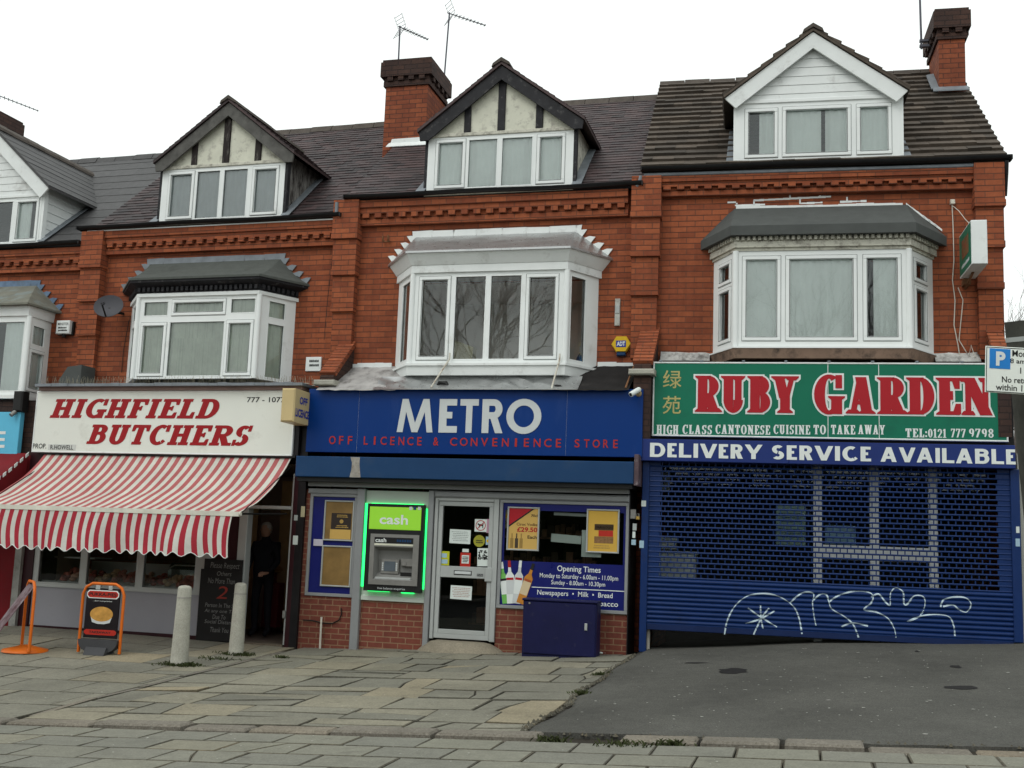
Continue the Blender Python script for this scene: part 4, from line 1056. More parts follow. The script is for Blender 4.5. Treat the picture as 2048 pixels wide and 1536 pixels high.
fs = F2.sub(B2[3], .6, B2[1], 0); m = MB(); a = fs.px(1163, 700, -.08); m.lathe(fs.pt(a[0], -.09, bz0+.01), [(.06, 0), (.075, .08), (.06, .14), (.025, .2)], 10); m.make('bag_body', plain('blue_bag', (.04, .22, .5), .4), t)
# lean-to cover between sign and wall
zs = F2.px(950, 777, .75)[1]+.02
m = MB(); us = rng(B2[0]+.0, B2[3]+.25, 26); rows = []
for k in range(7):
    t_ = k/6; row = []
    for i, u in enumerate(us):
        w = .045*math.sin(i*1.35+2.6*math.sin(k*1.3))*(.5+.5*math.sin(i*.37+1))*math.sin(math.pi*min(1, t_*1.1)) if 0 < k < 6 else 0
        row.append(F2.pt(u, lerp(.52, .86, t_)+w*.4, lerp(bz0-.175, zs-.05, t_**.8)+w))
    rows.append(row)
n = len(us); m.faces([q for r_ in rows for q in r_], [(j*n+i, j*n+i+1, (j+1)*n+i+1, (j+1)*n+i) for j in range(6) for i in range(n-1)], smooth=True)
m.make('foil_sheet', M_silver, H2, 'crumpled silver foil sheet under the bay', recalc=False)
def slopebit(name, ua, ub, mat, label=None, wr=.0, uc=None, ud=None):
    m = MB(); us = rng(0, 1, 12); rows = []
    uc = ua if uc is None else uc; ud = ub if ud is None else ud
    for k in range(7):
        t_ = k/6
        rows.append([F2.pt(lerp(lerp(ua, ub, s), lerp(uc, ud, s), t_), lerp(.0, .86, t_), lerp(zw2-.0, zs-.06, t_)+random.uniform(-wr, wr)) for s in us])
    n = len(us); m.faces([q for r_ in rows for q in r_], [(j*n+i, j*n+i+1, (j+1)*n+i+1, (j+1)*n+i) for j in range(6) for i in range(n-1)], smooth=True)
    return m.make(name, mat, H2, label, recalc=False)
slopebit('shop_roof', .0, B2[0]+.35, plain('worn_silver_felt', (.36, .35, .34), .6, var=.35, scale=5, dirt=(.05, .045, .04), dirt_amt=.12, dirt_scale=4), None, .008)
slopebit('shop_roof', B2[1]-.6, W2-.05, M_feltblack, 'black felt patch of the shop roof', .006)
for a, b in ((.02, B2[0]-.05), (B2[1]+.02, W2-.1)):
    m = MB(); u = a
    while u < b: w = min(random.uniform(.1, .3), b-u); m.box(F2, u, u+w, 0, .03, zw2-.03, zw2+random.uniform(.03, .06)); u += w
    m.make('mortar_fillet', M_white, H2)
m = MB(); m.box(F2, .0, W2, -.24, .70, zs-.9, zs-.08); m.make('shop_beam', M_blackpaint, H2)
# ---- shopfront at d=.6
SF = .60
def rc2(*a, d=SF): return F2.rc(*a, d)
gl = -.3
post = lambda xt, yt, xb, yb: ((F2.px(xt, yt, SF)[0]+F2.px(xb, yb, SF)[0])/2)
uL0 = F2.px(604, 1130, SF)[0]; uP1 = post(616, 1000, 628, 1000); 
pa0, pa1 = post(718, 990, 699, 1290), post(733, 990, 716, 1290)     # grey post left of the cash machine
pb0, pb1 = post(859, 990, 847, 1280), post(869, 990, 858, 1280)
dr0, dr1 = post(871, 990, 859, 1280), post(1000, 995, 988, 1284)
wR = F2.px(1257, 1110, SF)[0]
ztop = F2.px(900, 985, SF)[1]
zp_l = F2.px(660, 1189, SF)[1]; zp_a = F2.px(790, 1199, SF)[1]; zp_w = F2.px(1120, 1218, SF)[1]
for a, b, z in ((uL0, pa0, zp_l), (pa1, pb0, zp_a), (dr1, wR, zp_w)): m = MB(); m.box(F2, a, b, SF-.25, SF-.02, gl, z-.03); m.make('stall_riser', M_brick_low, H2)
m = MB(); m.box(F2, uL0, uL0+.07, SF-.26, SF-.015, zp_l-.03, ztop); m.make('brick_reveal', M_brick_low, H2)
for a, b in ((pa0, pa1), (pb0, pb1)): m = MB(); m.bbox(F2, a, b, SF-.06, SF+.05, gl, ztop+.02, .008); m.make('shopfront_post', M_alu, H2)
m = MB()
m.bbox(F2, uL0+.04, pa0, SF-.04, SF+.03, ztop-.06, ztop+.01); m.bbox(F2, pb1, wR, SF-.04, SF+.045, ztop-.075, ztop+.02, .02)
m.make('shopfront_head', M_alu, H2)
# left vinyl panel
m = MB(); m.ring(F2, uL0+.072, pa0-.002, zp_l-.028, ztop-.062, .045, SF-.06, SF+.012); fl = m.make('shop_window', M_alu, H2)
m = MB(); m.box(F2, uL0+.118, pa0-.048, SF-.04, SF-.012, zp_l+.018, ztop-.108); m.make('vinyl_panel', M_vinylblue, fl)
# cash machine panel
m = MB(); m.box(F2, pa1+.002, pb0-.002, SF-.05, SF-.004, zp_a-.028, ztop); m.bbox(F2, pa1+.002, pb0-.002, SF-.004, SF+.02, zp_a-.03, zp_a+.045)
m.make('cash_machine_panel', plain('pale_panel', (.50, .56, .50), .4, var=.05), H2)
# right window with vinyl
z1w = ztop-.078
m = MB(); m.ring(F2, dr1+.01, wR, zp_w-.028, z1w, .045, SF-.06, SF+.012); fw_ = m.make('shop_window', M_alu, H2)
g0 = F2.rc(1003, 1020, 1250, 1125, SF); iu0, iu1 = dr1+.056, wR-.046
zmid = (F2.px(1003, 1120, SF)[1]+F2.px(1250, 1131, SF)[1])/2; ztv = F2.px(1100, 1022, SF)[1]
m = MB(); e = .014
for a, b, c, f in ((iu0, iu1, zp_w+.018, zmid), (iu0, iu1, ztv, z1w-.046), (iu0, iu0+.03, zmid, ztv), (iu1-.03, iu1, zmid, ztv)): m.box(F2, a, b, SF-.03, SF-e, c, f)
m.make('vinyl_panel', M_vinylblue, fw_)
m = MB(); m.poly([F2.pt(iu0, SF-.032, zmid), F2.pt(iu1, SF-.032, zmid), F2.pt(iu1, SF-.032, ztv), F2.pt(iu0, SF-.032, ztv)]); m.make('pane', M_glassdark, fw_, recalc=False)
def vin(body, x0, y0, x1, y1, bold=.0):
    a = F2.rc(x0, y0, x1, y1, SF); s = F2.px((x0+x1)/2, (y0+y1)/2, SF)[1]
    return text('lettering', M_letterwhite, fw_, F2, body, a[0], a[1], a[2], a[3], SF-e, bold, .002)
def vrow(body, x0, x1, yc, hpx, bold=.004):          # a level line of text through a pixel centre
    zc = F2.px((x0+x1)/2, yc, SF)[1]; h = abs(F2.px(x0, yc-hpx/2, SF)[1]-F2.px(x0, yc+hpx/2, SF)[1])
    return text('lettering', M_letterwhite, fw_, F2, body, F2.px(x0, yc, SF)[0], F2.px(x1, yc, SF)[0], zc-h/2, zc+h/2, SF-e, bold, .002)
vrow('Opening Times', 1114, 1201, 1140, 15, .008); vrow('Monday to Saturday - 6.00am - 11.00pm', 1079, 1236, 1155, 12); vrow('Sunday - 8.00am - 10.30pm', 1102, 1210, 1168, 11.5)
vrow('Newspapers  \u2022  Milk  \u2022  Bread', 1074, 1225, 1189.5, 13, .008); vrow('Tobacco', 1180, 1236, 1207.5, 10.5, .008)
m = MB(); a = F2.px(1063, 1175, SF); b = F2.px(1251, 1182, SF); zz = (a[1]+b[1])/2; m.box(F2, a[0], b[0], SF-e, SF-e+.002, zz-.005, zz+.005); m.make('printed_rule', M_letterwhite, fw_)
# printed bottles on the vinyl
def bottle(x0, y0, x1, y1, w, mats, k):
    a = Vector(F2.px(x0, y0, SF)); b = Vector(F2.px(x1, y1, SF)); ax = b-a; L = ax.length; ax /= L; nx = Vector((ax.y, -ax.x))
    if nx.x < 0: nx = -nx
    def strip(t0, t1, w0, w1, mt, lay):
        m = MB(); q = [a+ax*L*t0-nx*w0, a+ax*L*t0+nx*w0, a+ax*L*t1+nx*w1, a+ax*L*t1-nx*w1]
        m.poly([F2.pt(v.x, SF-e+.001*k+.0008*lay, v.y) for v in q]); m.make('printed_bottle', mt, fw_, recalc=False)
    strip(0, .16, w*.32, w*.36, mats[0], 2); strip(.15, .27, w*.30, w*.40, mats[1], 1); strip(.265, .36, w*.40, w, mats[1], 1); strip(.36, 1, w, w*.95, mats[1], 1); strip(.45, .78, w*.93, w*.9, mats[2], 3); strip(.40, .455, w*.8, w*.8, mats[3], 4)
pm = lambda n, c: plain('print_'+n, c, .4, var=.1)
bottle(1003, 1124, 1012, 1207, .055, (M_letterwhite, pm('green', (.16, .45, .10)), M_letterwhite, M_letterblack), 1)
bottle(1018, 1121, 1022, 1207, .062, (pm('red', (.35, .02, .02)), M_letterwhite, M_greywhite, M_red), 3)
bottle(1041, 1121, 1032, 1207, .06, (M_letterwhite, M_greywhite, M_letterwhite, M_red), 5)
bottle(1067, 1127, 1040, 1207, .06, (M_letterblack, pm('amber', (.50, .20, .03)), pm('label', (.60, .48, .30)), pm('rust', (.35, .08, .03))), 7)
# door
dz = F2.px(916, 1280, SF)[1]; dt = ztop-.076
m = MB(); m.bbox(F2, dr0, dr0+.05, SF-.07, SF+.02, dz, dt); m.bbox(F2, dr1-.075, dr1, SF-.07, SF+.02, dz, dt); m.bbox(F2, dr0+.05, dr1-.075, SF-.07, SF+.0195, dt-.045, dt)
m.make('door_frame', M_alulight, H2)
a0, a1 = dr0+.056, dr1-.081
zu0 = F2.px(925, 1133, SF)[1]; zl1 = F2.px(925, 1156, SF)[1]; zl0 = F2.px(920, 1260, SF)[1]
m = MB(); m.ring(F2, a0, a1, dz+.012, dt-.05, .062, SF-.06, SF); m.bbox(F2, a0+.062, a1-.062, SF-.06, SF-.001, zl1, zu0); m.bbox(F2, a0+.062, a1-.062, SF-.06, SF-.001, dz+.074, zl0)
door = m.make('door', M_alulight, H2)
m = MB()
for a, b in ((zu0, dt-.112), (zl0, zl1)): m.poly([F2.pt(a0+.06, SF-.03, a), F2.pt(a1-.06, SF-.03, a), F2.pt(a1-.06, SF-.03, b), F2.pt(a0+.06, SF-.03, b)])
m.make('pane', M_glassdark, door, recalc=False)
a = F2.rc(971, 1135, 985, 1164, SF); m = MB(); m.bbox(F2, a[0], a[1], SF+.0, SF+.03, a[2], a[3], .01); m.make('handle', M_alulight, door)
a = F2.rc(908, 1140.5, 943, 1151, SF); m = MB(); m.ring(F2, a[0], a[1], a[2], a[3], .010, SF-.001, SF+.006); m.make('letterbox', M_black, door)
m = MB(); m.bbox(F2, a[0]+.01, a[1]-.01, SF-.001, SF+.008, a[2]+.01, a[3]-.01); m.make('letterbox_flap', M_greywhite, door)
a = F2.rc(954, 1147.5, 966, 1153, SF); m = MB(); m.box(F2, a[0], a[1], SF-.001, SF+.002, a[2], a[3]); m.make('push_plate', M_black, door)
text('lettering', M_greywhite, door, F2, 'PUSH', a[0]+.006, a[1]-.006, a[2]+.008, a[3]-.008, SF+.002, .0, .001)
# shop interior: dim room with shelves
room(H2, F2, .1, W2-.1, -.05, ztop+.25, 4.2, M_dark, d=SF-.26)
m = MB()
for k in range(4):
    z = .35+k*.45; m.box(F2, dr0+.05, dr1+1.2, -1.5, -1.1, z, z+.03)
    u = dr0+.1
    while u < dr1+1.1:
        w = random.uniform(.05, .12); m.box(F2, u, u+w-.01, -1.4, -1.12, z+.0302, z+random.uniform(.12, .3)); u += w
m.make('shelving', tilemat('shelf_goods', (.20, .13, .08), .8), H2)
# black pillars beside the front
m = MB(); a = F2.px(590, 1100, .62)[0]; m.box(F2, a, uL0, .0, .64, gl, zs-.15); m.make('party_pier', M_blackpaint, H2)
m = MB(); m.box(F2, wR+.001, W2-.03, .0, .62, gl, zs-.15); m.make('party_pier', M_blackpaint, H2)
# door step
S = thing('door_step', 'worn concrete door step moulded against the brick under the shop door', 'step', F2, (dr0+dr1)/2, SF, .05)
m = MB(); ca = (F2.px(820, 1298, .8)[0]+F2.px(1004, 1304, .8)[0])/2; hw = (F2.px(1004, 1304, .8)[0]-F2.px(820, 1298, .8)[0])/2
vs = []; nA, nR = 20, 6
for j in range(nR+1):
    k = j/nR
    for i in range(nA+1):
        th = math.pi*i/nA; U = ca-hw*k*math.cos(th)*1.0; Dd = SF-.02+.30*k*math.sin(th)
        q = F2.pt(U, Dd, 0); h = (dz-.012)*(1-max(0, (k-.55)/.45)**1.6)+ (gz(q.x, q.y)-.02)*max(0, (k-.55)/.45)**1.6
        q.z = h+random.uniform(-.003, .003); vs.append(q)
m.faces(vs, [(j*(nA+1)+i, j*(nA+1)+i+1, (j+1)*(nA+1)+i+1, (j+1)*(nA+1)+i) for j in range(nR) for i in range(nA)], rnd=.5, smooth=True)
m.make('step_body', M_step, S, recalc=False)

# raking brick buttresses on the party walls, each standing between two shop signs
def buttress(fr, u0, u1, ztopw, zlow, dl, zfoot, label):
    B = thing('party_buttress', label, 'buttress', fr, (u0+u1)/2, 0, zfoot)
    m = MB(); m.dzprism(fr, [(0, zfoot), (0, ztopw-.06), (dl, zlow-.06), (dl, zfoot)], u0+.02, u1-.02); m.make('buttress_body', M_brick_dark, B)
    m = MB(); L = math.hypot(dl, ztopw-zlow); n = int(L/.0835); sd_, sz_ = dl/L, (zlow-ztopw)/L
    for k in range(n):
        t0, t1 = k/n*L, (k+1)/n*L-.008; a, b = (t0*sd_, ztopw+t0*sz_), (t1*sd_, ztopw+t1*sz_); nd, nz = -sz_*.07, sd_*.07
        m.dzprism(fr, [(a[0]-nd, a[1]-nz), (b[0]-nd, b[1]-nz), (b[0]+nd*random.uniform(.0, .1), b[1]+nz*.05), a], u0, u1)
    m.make('brick_coping', M_brick_trim, B)
    m = MB(); m.bbox(fr, u0-.04, u1+.04, dl-.12, dl+.10, zlow-.20, zlow-.12, .015); m.make('stone_corbel', M_conc, B)
    return B
a = F2.px(1318, 655, 0); b = F2.px(1280, 722, .72)
buttress(F2, F2.px(1280, 660, .1)[0], F2.px(1318, 660, .1)[0], a[1], b[1], .72, 3.0, 'raking brick buttress between the blue store sign and the green takeaway sign')
a = F2.px(700, 682, 0); b = F2.px(640, 745, .72)
buttress(F2, F2.px(681, 690, .05)[0]-.02, F2.px(709, 690, .05)[0], a[1], b[1], .72, 3.0, "raking brick buttress between the white butcher's sign and the crumpled silver foil")

# ================================================================== HOUSE 3: takeaway
p = F3.px
H3 = thing('terraced_house', 'tallest brick house, above the green takeaway sign, with white clad dormer and ridged tile roof', 'house', F3, W3/2, 0, 0.2, 'terrace of shops with flats above')
ze3 = p(1640, 343, .15)[1]; zr3 = p(1390, 165, DR)[1]; zw3 = p(1400, 712, 0)[1]
b0, b1 = p(1640, 694.5, .6)[1], p(1640, 500, .6)[1]
B3 = (p(1427, 600)[0], p(1866, 600)[0], p(1471, 600, .6)[0], p(1819, 600, .6)[0])
shell(H3, F3, 0, W3, -.2, ze3+.02, zw3-.3, [(B3[0]+.010, B3[1]-.010, b0+.02, b1-.02)], ze3, DR, zr3)
cornice(H3, F3, .22, W3-.36, ze3, 22, k=.74)
pilaster(H3, F3, -.19, .24, zw3-.05, ze3+.0, right=.4)
pilaster(H3, F3, W3-.38, W3+.01, zw3-.05, ze3+.05, right=.0)
m = MB(); m.bbox(F3, -.02, W3, .0, .165, ze3+.0005, ze3+.05, .01); m.make('lead_strip', M_lead, H3)
gutter(H3, F3, -.05, W3+.10, ze3+.125)
rf3 = roof(H3, F3, -.07, W3+.05, ze3+.12, DR, zr3, 18, .32, .058, M_conc_tile, jit=.12)
S3 = (ze3+.12, DR, zr3)
m = MB(); m.tube([F3.pt(W3+.04, .19, ze3+.07), F3.pt(W3+.04, .15, ze3-.1), F3.pt(W3+.035, .06, ze3-.4)], .03, 8); m.make('downpipe', M_gutter, H3)
m = MB(); m.tube([F3.pt(-.06, .17, ze3+.0), F3.pt(-.08, .17, ze3-.10), F3.pt(-.12, .17, ze3-.16)], .035, 8); m.make('downpipe', M_lead, H3)
dc = -2.15
cq0, cq1 = p(1878, 140, dc)[0], p(1931, 140, dc)[0]
c3 = chimney(H3, F3, cq0, cq1, dc, dc-.95, 8.2, p(1900, 22, dc)[1], p(1900, 79, dc)[1])
m = MB(); zz = p(1900, 182, dc)[1]; m.prism([F3.pt(cq0-.10, dc+.02, zz+.05), F3.pt(cq1+.02, dc+.02, zz+.05), F3.pt(cq1+.03, dc+.16, zz-.06), F3.pt(cq0-.12, dc+.16, zz-.06)], Vector((0, 0, .02)))
m.prism([F3.pt(cq0-.004, dc, zz+.05), F3.pt(cq0-.12, dc, zz+.04), F3.pt(cq0-.12, dc-.5, zz+.48), F3.pt(cq0-.004, dc-.5, zz+.5)], Vector((0, 0, .02))); m.make('flashing', M_lead, c3)
u0, u1 = p(1474, 270, d0)[0], p(1800, 270, d0)[0]
dz0, dz1 = (p(1476, 327, d0)[1]+p(1804, 316, d0)[1])/2, (p(1472, 209, d0)[1]+p(1796, 196, d0)[1])/2
ap = p(1626, 64, .22); bl = p(1450, 197, .22); br = p(1816, 181, .22)
dormer(H3, F3, u0, u1, dz0, dz1, ap, bl, br, S3, barge=M_white, gablem=M_white, cheekm=M_feltblack, tilem=M_conc_tile, rows=7, tw=.32, th=.035, clad=True, bw=.19,
       panes=[(.07, .235, .13, .86, True), (.305, .685, .13, .87, True), (.76, .93, .13, .87, True)], drapes=[(.14, .30), (.29, .525), (.55, .72), (.71, .98)])
# bay
ff = [(.06, .245, .10, .91, True), (.315, .685, .10, .91, True), (.76, .935, .10, .91, True)]
sd2 = [(.30, .74, .11, .62, True), (.30, .74, .73, .90, True)]
bay(H3, F3, *B3, .6, b0, b1, ff, sd2, [(1-b, 1-a, c, e, o) for a, b, c, e, o in sd2], drape=[(.0, .30), (.28, .52), (.50, .72), (.80, 1.0)], dlist=(False, True, False))
z1_, z2_ = b1, p(1640, 481, .64)[1]
m = MB(); bay_band(m, F3, bay_plan(*B3, .6, .02), z1_, z1_+.04); bay_band(m, F3, bay_plan(*B3, .6, .05), z1_+.04, z2_)
bay_band(m, F3, bay_plan(*B3, .6, .035), z2_, z2_+.085); bay_band(m, F3, bay_plan(*B3, .6, .12), z2_+.085, z2_+.105)
Pb = bay_plan(*B3, .6, .035)
for A, B in zip(Pb, Pb[1:]):
    f = F3.sub(A[0], A[1], B[0], B[1]); n = max(3, int(f.L/.072))
    for i in range(n): c = (i+.5)/n*f.L; m.box(f, c-.02, c+.02, 0, .05, z2_+.012, z2_+.075)
m.make('bay_cornice', M_creampaint, H3)
zt = p(1640, 413, 0)[1]
zf3, zg_ = p(1640, 448, .76)[1], p(1640, 467, .76)[1]
bay_roof(H3, F3, bay_plan(*B3, .6, .16), zf3, p(1470, 420)[0], p(1812, 412)[0], zt, M_felt2, None, lip=zf3-zg_)
m = MB(); u = p(1472, 415)[0]; ue = p(1805, 410)[0]
while u < ue: w = min(random.uniform(.15, .4), ue-u); m.box(F3, u, u+w, 0, .02, zt-.01, zt+random.uniform(.01, .035)); u += w
for k in range(6): t = k/6; a = lerp(p(1812, 412)[0], p(1880, 462)[0], t); z = lerp(zt, p(1880, 458)[1], t); m.prism([F3.pt(a, .004, z-.02), F3.pt(a+.1, .004, z-.10), F3.pt(a+.10, .004, z-.07), F3.pt(a, .004, z+.02)], F3.n*.014)
m.make('mortar_fillet', M_white, H3)
m = MB()                                              # re-pointed joints above the bay
def joint(x0, y0, x1, y1, t=.011):
    a = p(x0, y0); b = p(x1, y1); r_ = random
    if abs(x1-x0) > abs(y1-y0):
        u = a[0]
        while u < b[0]: w = min(r_.uniform(.05, .12), b[0]-u); zz = lerp(a[1], b[1], (u-a[0])/(b[0]-a[0])); h = t*r_.uniform(.6, 1.5); m.box(F3, u, u+w, 0, .006, zz-h, zz+h); u += w
    else: m.box(F3, a[0]-t, a[0]+t, 0, .006, min(a[1], b[1]), max(a[1], b[1]))
for q in ((1507, 401, 1662, 393), (1508, 401, 1508, 411), (1600, 397, 1600, 408), (1640, 391, 1640, 396), (1601, 407, 1645, 405), (1680, 404, 1733, 402), (1694, 394, 1694, 404), (1455, 405, 1475, 408), (1470, 411, 1530, 409), (1580, 390, 1580, 397)): joint(*q)
m.make('fresh_pointing', M_white, H3)
m = MB(); bay_band(m, F3, bay_plan(*B3, .6, .06), b0-.02, b0); m.make('bay_sill', M_upvc, H3)
m = MB(); bay_band(m, F3, bay_plan(*B3, .6, .0), b0-.15, b0-.02, bay_plan(*B3, .6, .05)); m.make('bay_sill', plain('bare_sill_timber', (.28, .19, .14), .8, var=.2, scale=5, dirt=(.06, .05, .045), dirt_amt=.12, dirt_scale=6), H3)
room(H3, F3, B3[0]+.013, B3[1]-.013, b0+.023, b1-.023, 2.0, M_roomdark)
# white flashing ledges either side and the flat shop roof
zg = p(1640, 721, .62)[1]
m = MB(); m.box(F3, 0.05, W3-.02, -.24, .58, zg-.12, zg-.02); m.make('shop_roof', M_feltblack, H3)
for a, b in ((p(1322, 700)[0], p(1420, 700)[0]), (p(1868, 700)[0], p(1958, 700)[0])):
    m = MB(); u = a
    while u < b: w = min(random.uniform(.08, .2), b-u); m.prism([F3.pt(u, .0, zw3+random.uniform(.03, .06)), F3.pt(u+w, .0, zw3+random.uniform(.03, .06)), F3.pt(u+w, .12, zw3-.09), F3.pt(u, .12, zw3-.09)], F3.n*.02); u += w
    m.make('mortar_fillet', plain('smeared_white_mortar', (.5, .5, .48), .8, var=.3, scale=6, dirt=(.05, .045, .04), dirt_amt=.16, dirt_scale=5), H3)
a = p(1300, 690, .1); b = p(1990, 690, .1)
m = MB(); m.box(F3, .06, W3-.03, .0, .52, zg-1.3, zg-.13); m.make('shop_beam', M_blackpaint, H3)
buttress(F3, p(1972, 660, .1)[0], p(2004, 660, .1)[0], p(1990, 652, 0)[1], p(2000, 715, .6)[1], .62, 3.2, 'raking brick buttress at the far right end of the terrace, by the parking sign')
# shopfront behind the shutter, at d=.25
SG = .28; zsh = p(1640, 945, .6)[1]; zb3 = .15
def rc3(*a, d=SG): return F3.rc(*a, d)
m = MB(); zh = zsh+.1
x0, x1 = p(1300, 1100, SG)[0], p(2030, 1100, SG)[0]
for xa, xb in ((1627, 1644), (1740, 1758), (1858, 1876)):
    m.bbox(F3, p(xa, 1050, SG)[0], p(xb, 1050, SG)[0], SG-.08, SG, zb3, zh, .006)
a = p(1627, 1095, SG); b = p(1876, 1115, SG)
m.bbox(F3, a[0], b[0], SG-.075, SG-.002, p(1750, 1122, SG)[1], p(1750, 1093, SG)[1], .006)
m.box(F3, x0, p(1627, 1050, SG)[0], SG-.07, SG-.004, p(1450, 1180, SG)[1]-.5, p(1450, 1180, SG)[1])
m.box(F3, p(1876, 1050, SG)[0], x1, SG-.07, SG-.004, zb3, p(1950, 1180, SG)[1])
fr_ = m.make('shop_window', plain('dull_white_frame', (.52, .54, .53), .5, var=.1), H3)
m = MB(); m.poly([F3.pt(x0, SG-.04, zb3), F3.pt(x1, SG-.04, zb3), F3.pt(x1, SG-.04, zh), F3.pt(x0, SG-.04, zh)]); m.make('pane', M_glassdark, fr_, recalc=False)
room(H3, F3, .1, W3-.1, zb3-.1, zh+.2, 3.5, M_dark, d=SG-.09)
m = MB(); m.box(F3, 0.0, W3-.02, .0, SG-.09, -.2, zb3+.02); m.make('stall_riser', M_blackpaint, H3)
m = MB(); m.bbox(F3, W3+.0, W3+.55, -1.0, .50, .2, 3.0); m.make('tiled_pier', plain('cream_tiles', (.42, .42, .37), .4, var=.1, scale=5), H3)

# ================================================================== HOUSE 1: butcher's
p = F1.px
H1 = thing('terraced_house', "terraced house above the white butcher's sign, with weathered grey dormer gable and striped bay blinds", 'house', F1, W1/2, 0, 0.0, 'terrace of shops with flats above')
ze1 = p(480, 449, .15)[1]; zr1 = p(650, 258, DR)[1]; zw1 = p(230, 758, 0)[1]
b0, b1 = p(400, 757, .6)[1], p(400, 592, .6)[1]
B1_ = (p(259, 680)[0], p(588, 670)[0], p(271, 680, .6)[0], p(513, 670, .6)[0])
shell(H1, F1, W1, -.112, -.3, ze1+.02, zw1-.7, [(B1_[0]+.010, B1_[1]-.010, b0+.02, b1-.02)], ze1, DR, zr1)
cornice(H1, F1, W1+.25, -.22, ze1, 22)
pilaster(H1, F1, W1-.18, W1+.24, zw1-.1, ze1)
gutter(H1, F1, W1-.25, -.06, ze1+.085)
m = MB(); m.box(F1, W1-.1, -.20, .0, .165, ze1+.0005, ze1+.018); m.make('fascia_strip', M_white, H1)
xs_ = p(455, 265, -1.6)[0]
rf1 = roof(H1, F1, W1+.02, -.005, ze1+.075, DR, zr1, 36, .21, .012, M_slate_dark, jit=.4)
S1 = (ze1+.075, DR, zr1)
m = MB(); m.tube([F1.pt(-.14, .2, ze1+.09), F1.pt(-.14, .2, ze1+.26)], .03, 8); m.make('downpipe', M_lead, H1)
u0, u1 = p(322, 393, d0)[0], p(567.5, 380, d0)[0]
dz0, dz1 = (p(316, 447, d0)[1]+p(562, 436, d0)[1])/2, (p(328, 340, d0)[1]+p(573, 325, d0)[1])/2
ap = p(458.5, 205, .22); bl = p(310, 328, .22); br = p(587, 308, .22)
dormer(H1, F1, u0, u1, dz0, dz1, ap, bl, br, S1, barge=M_greywood, bw=.175, gablem=M_cream, cheekm=M_peelwood, tilem=M_slate_dark, timbm=M_timber,
       timbers=[(lerp(u0, u1, .255), .10), (lerp(u0, u1, .515), .12), (lerp(u0, u1, .775), .11)],
       panes=[(.075, .25, .115, .90, True), (.29, .48, .06, .935, False), (.51, .705, .06, .935, False), (.765, .935, .115, .90, True)],
       drapes=[(.06, .28), (.28, .5), (.5, .73), (.74, .96)], dmat=plain('grey_net_curtain', (.46, .49, .50), .9, var=.1))
ff = [(.05, .255, .77, .945, False), (.31, .715, .80, .925, True), (.775, .975, .78, .955, False), (.06, .235, .065, .65, True), (.28, .735, .03, .69, False), (.775, .95, .065, .66, True)]
sd_r = [(.28, .72, .03, .68, False), (.28, .72, .75, .95, False)]
bay(H1, F1, *B1_, .6, b0, b1, ff, sd_r, sd_r, drape=[(0.02, .27), (.25, .76), (.74, .99)], dmat=M_blind)
m = MB(); bay_band(m, F1, bay_plan(*B1_, .6, .035), b1, b1+.055); m.make('bay_head', M_white, H1)
z2_, z3_ = p(400, 571, .66)[1], p(400, 561, .75)[1]
m = MB(); bay_band(m, F1, bay_plan(*B1_, .6, .02), b1+.055, z2_-.0); bay_band(m, F1, bay_plan(*B1_, .6, .03), z2_, z3_, bay_plan(*B1_, .6, .15)); bay_band(m, F1, bay_plan(*B1_, .6, .16), z3_, z3_+.05)
Pb = bay_plan(*B1_, .6, .02)
for A, B in zip(Pb, Pb[1:]):
    f = F1.sub(A[0], A[1], B[0], B[1]); n = max(3, int(f.L/.085))
    for i in range(n): c = (i+.5)/n*f.L; m.box(f, c-.022, c+.022, 0, .05, z2_-.07, z2_-.004)
m.make('bay_cornice', M_blackwood, H1)
zt = p(440, 522, 0)[1]; rl, rx = p(302, 530)[0], p(560, 518)[0]
bay_roof(H1, F1, bay_plan(*B1_, .6, .18), z3_+.07, rl, rx, zt, M_felt, None, curve=.05, lip=.035)
stepped(H1, F1, bay_plan(*B1_, .6, .16), z3_+.07, rl, rx, zt, M_lead, 4, sz=.09)
room(H1, F1, B1_[0]+.013, B1_[1]-.013, b0+.023, b1-.023, 2.0, M_room)
# flat ledge over the sign
zl_ = p(340, 770, .82)[1]
lx0, lx1 = p(74, 775, .85)[0], p(599, 765, .85)[0]
m = MB(); us = rng(lx0-.03, lx1+.06, 30)
for a, b in zip(us, us[1:]): m.box(F1, a, b-.001, .0, .88+random.uniform(-.008, .008), zl_-.02, zl_+.025+random.uniform(-.006, .006))
m.make('lead_ledge', M_lead, H1)
m = MB(); m.box(F1, lx0, lx1+.02, -.1, .80, zl_-.075, zl_-.0205); m.make('shop_cornice', plain('brown_trim', (.22, .15, .13), .6), H1)
m = MB(); m.box(F1, lx0+.02, lx1-.02, -.1, .72, zl_-1.05, zl_-.0755); m.make('shop_beam', M_blackpaint, H1)
# shopfront of the butcher's at d=.62
SB = .62
gl = -.35
zr_l, zr_r = p(63, 1165, SB)[1], p(391, 1189, SB)[1]; zsl = (zr_l+zr_r)/2
zbt = (p(63, 1248, SB)[1]+p(391, 1273, SB)[1])/2
x0, x1 = p(64, 1165, SB)[0], p(399, 1190, SB)[0]
ztp = p(300, 1020, SB)[1]
m = MB(); m.box(F1, x0, x1, SB-.2, SB-.02, zbt, zsl-.03); m.make('stall_riser', plain('pale_grey_panel', (.30, .30, .33), .55, var=.06, scale=2, dirt=(.25, .24, .24), dirt_amt=.03), H1)
m = MB(); m.box(F1, x0, x1, SB-.2, SB+.0, zbt-.07, zbt-.0005); m.make('plinth', M_maroon, H1)
m = MB(); m.box(F1, x0, x1+.1, SB-.22, SB-.05, gl, zbt-.0705); m.make('plinth', speckle('old_render', (.07, .06, .045), (.16, .13, .10), 14, .4), H1)
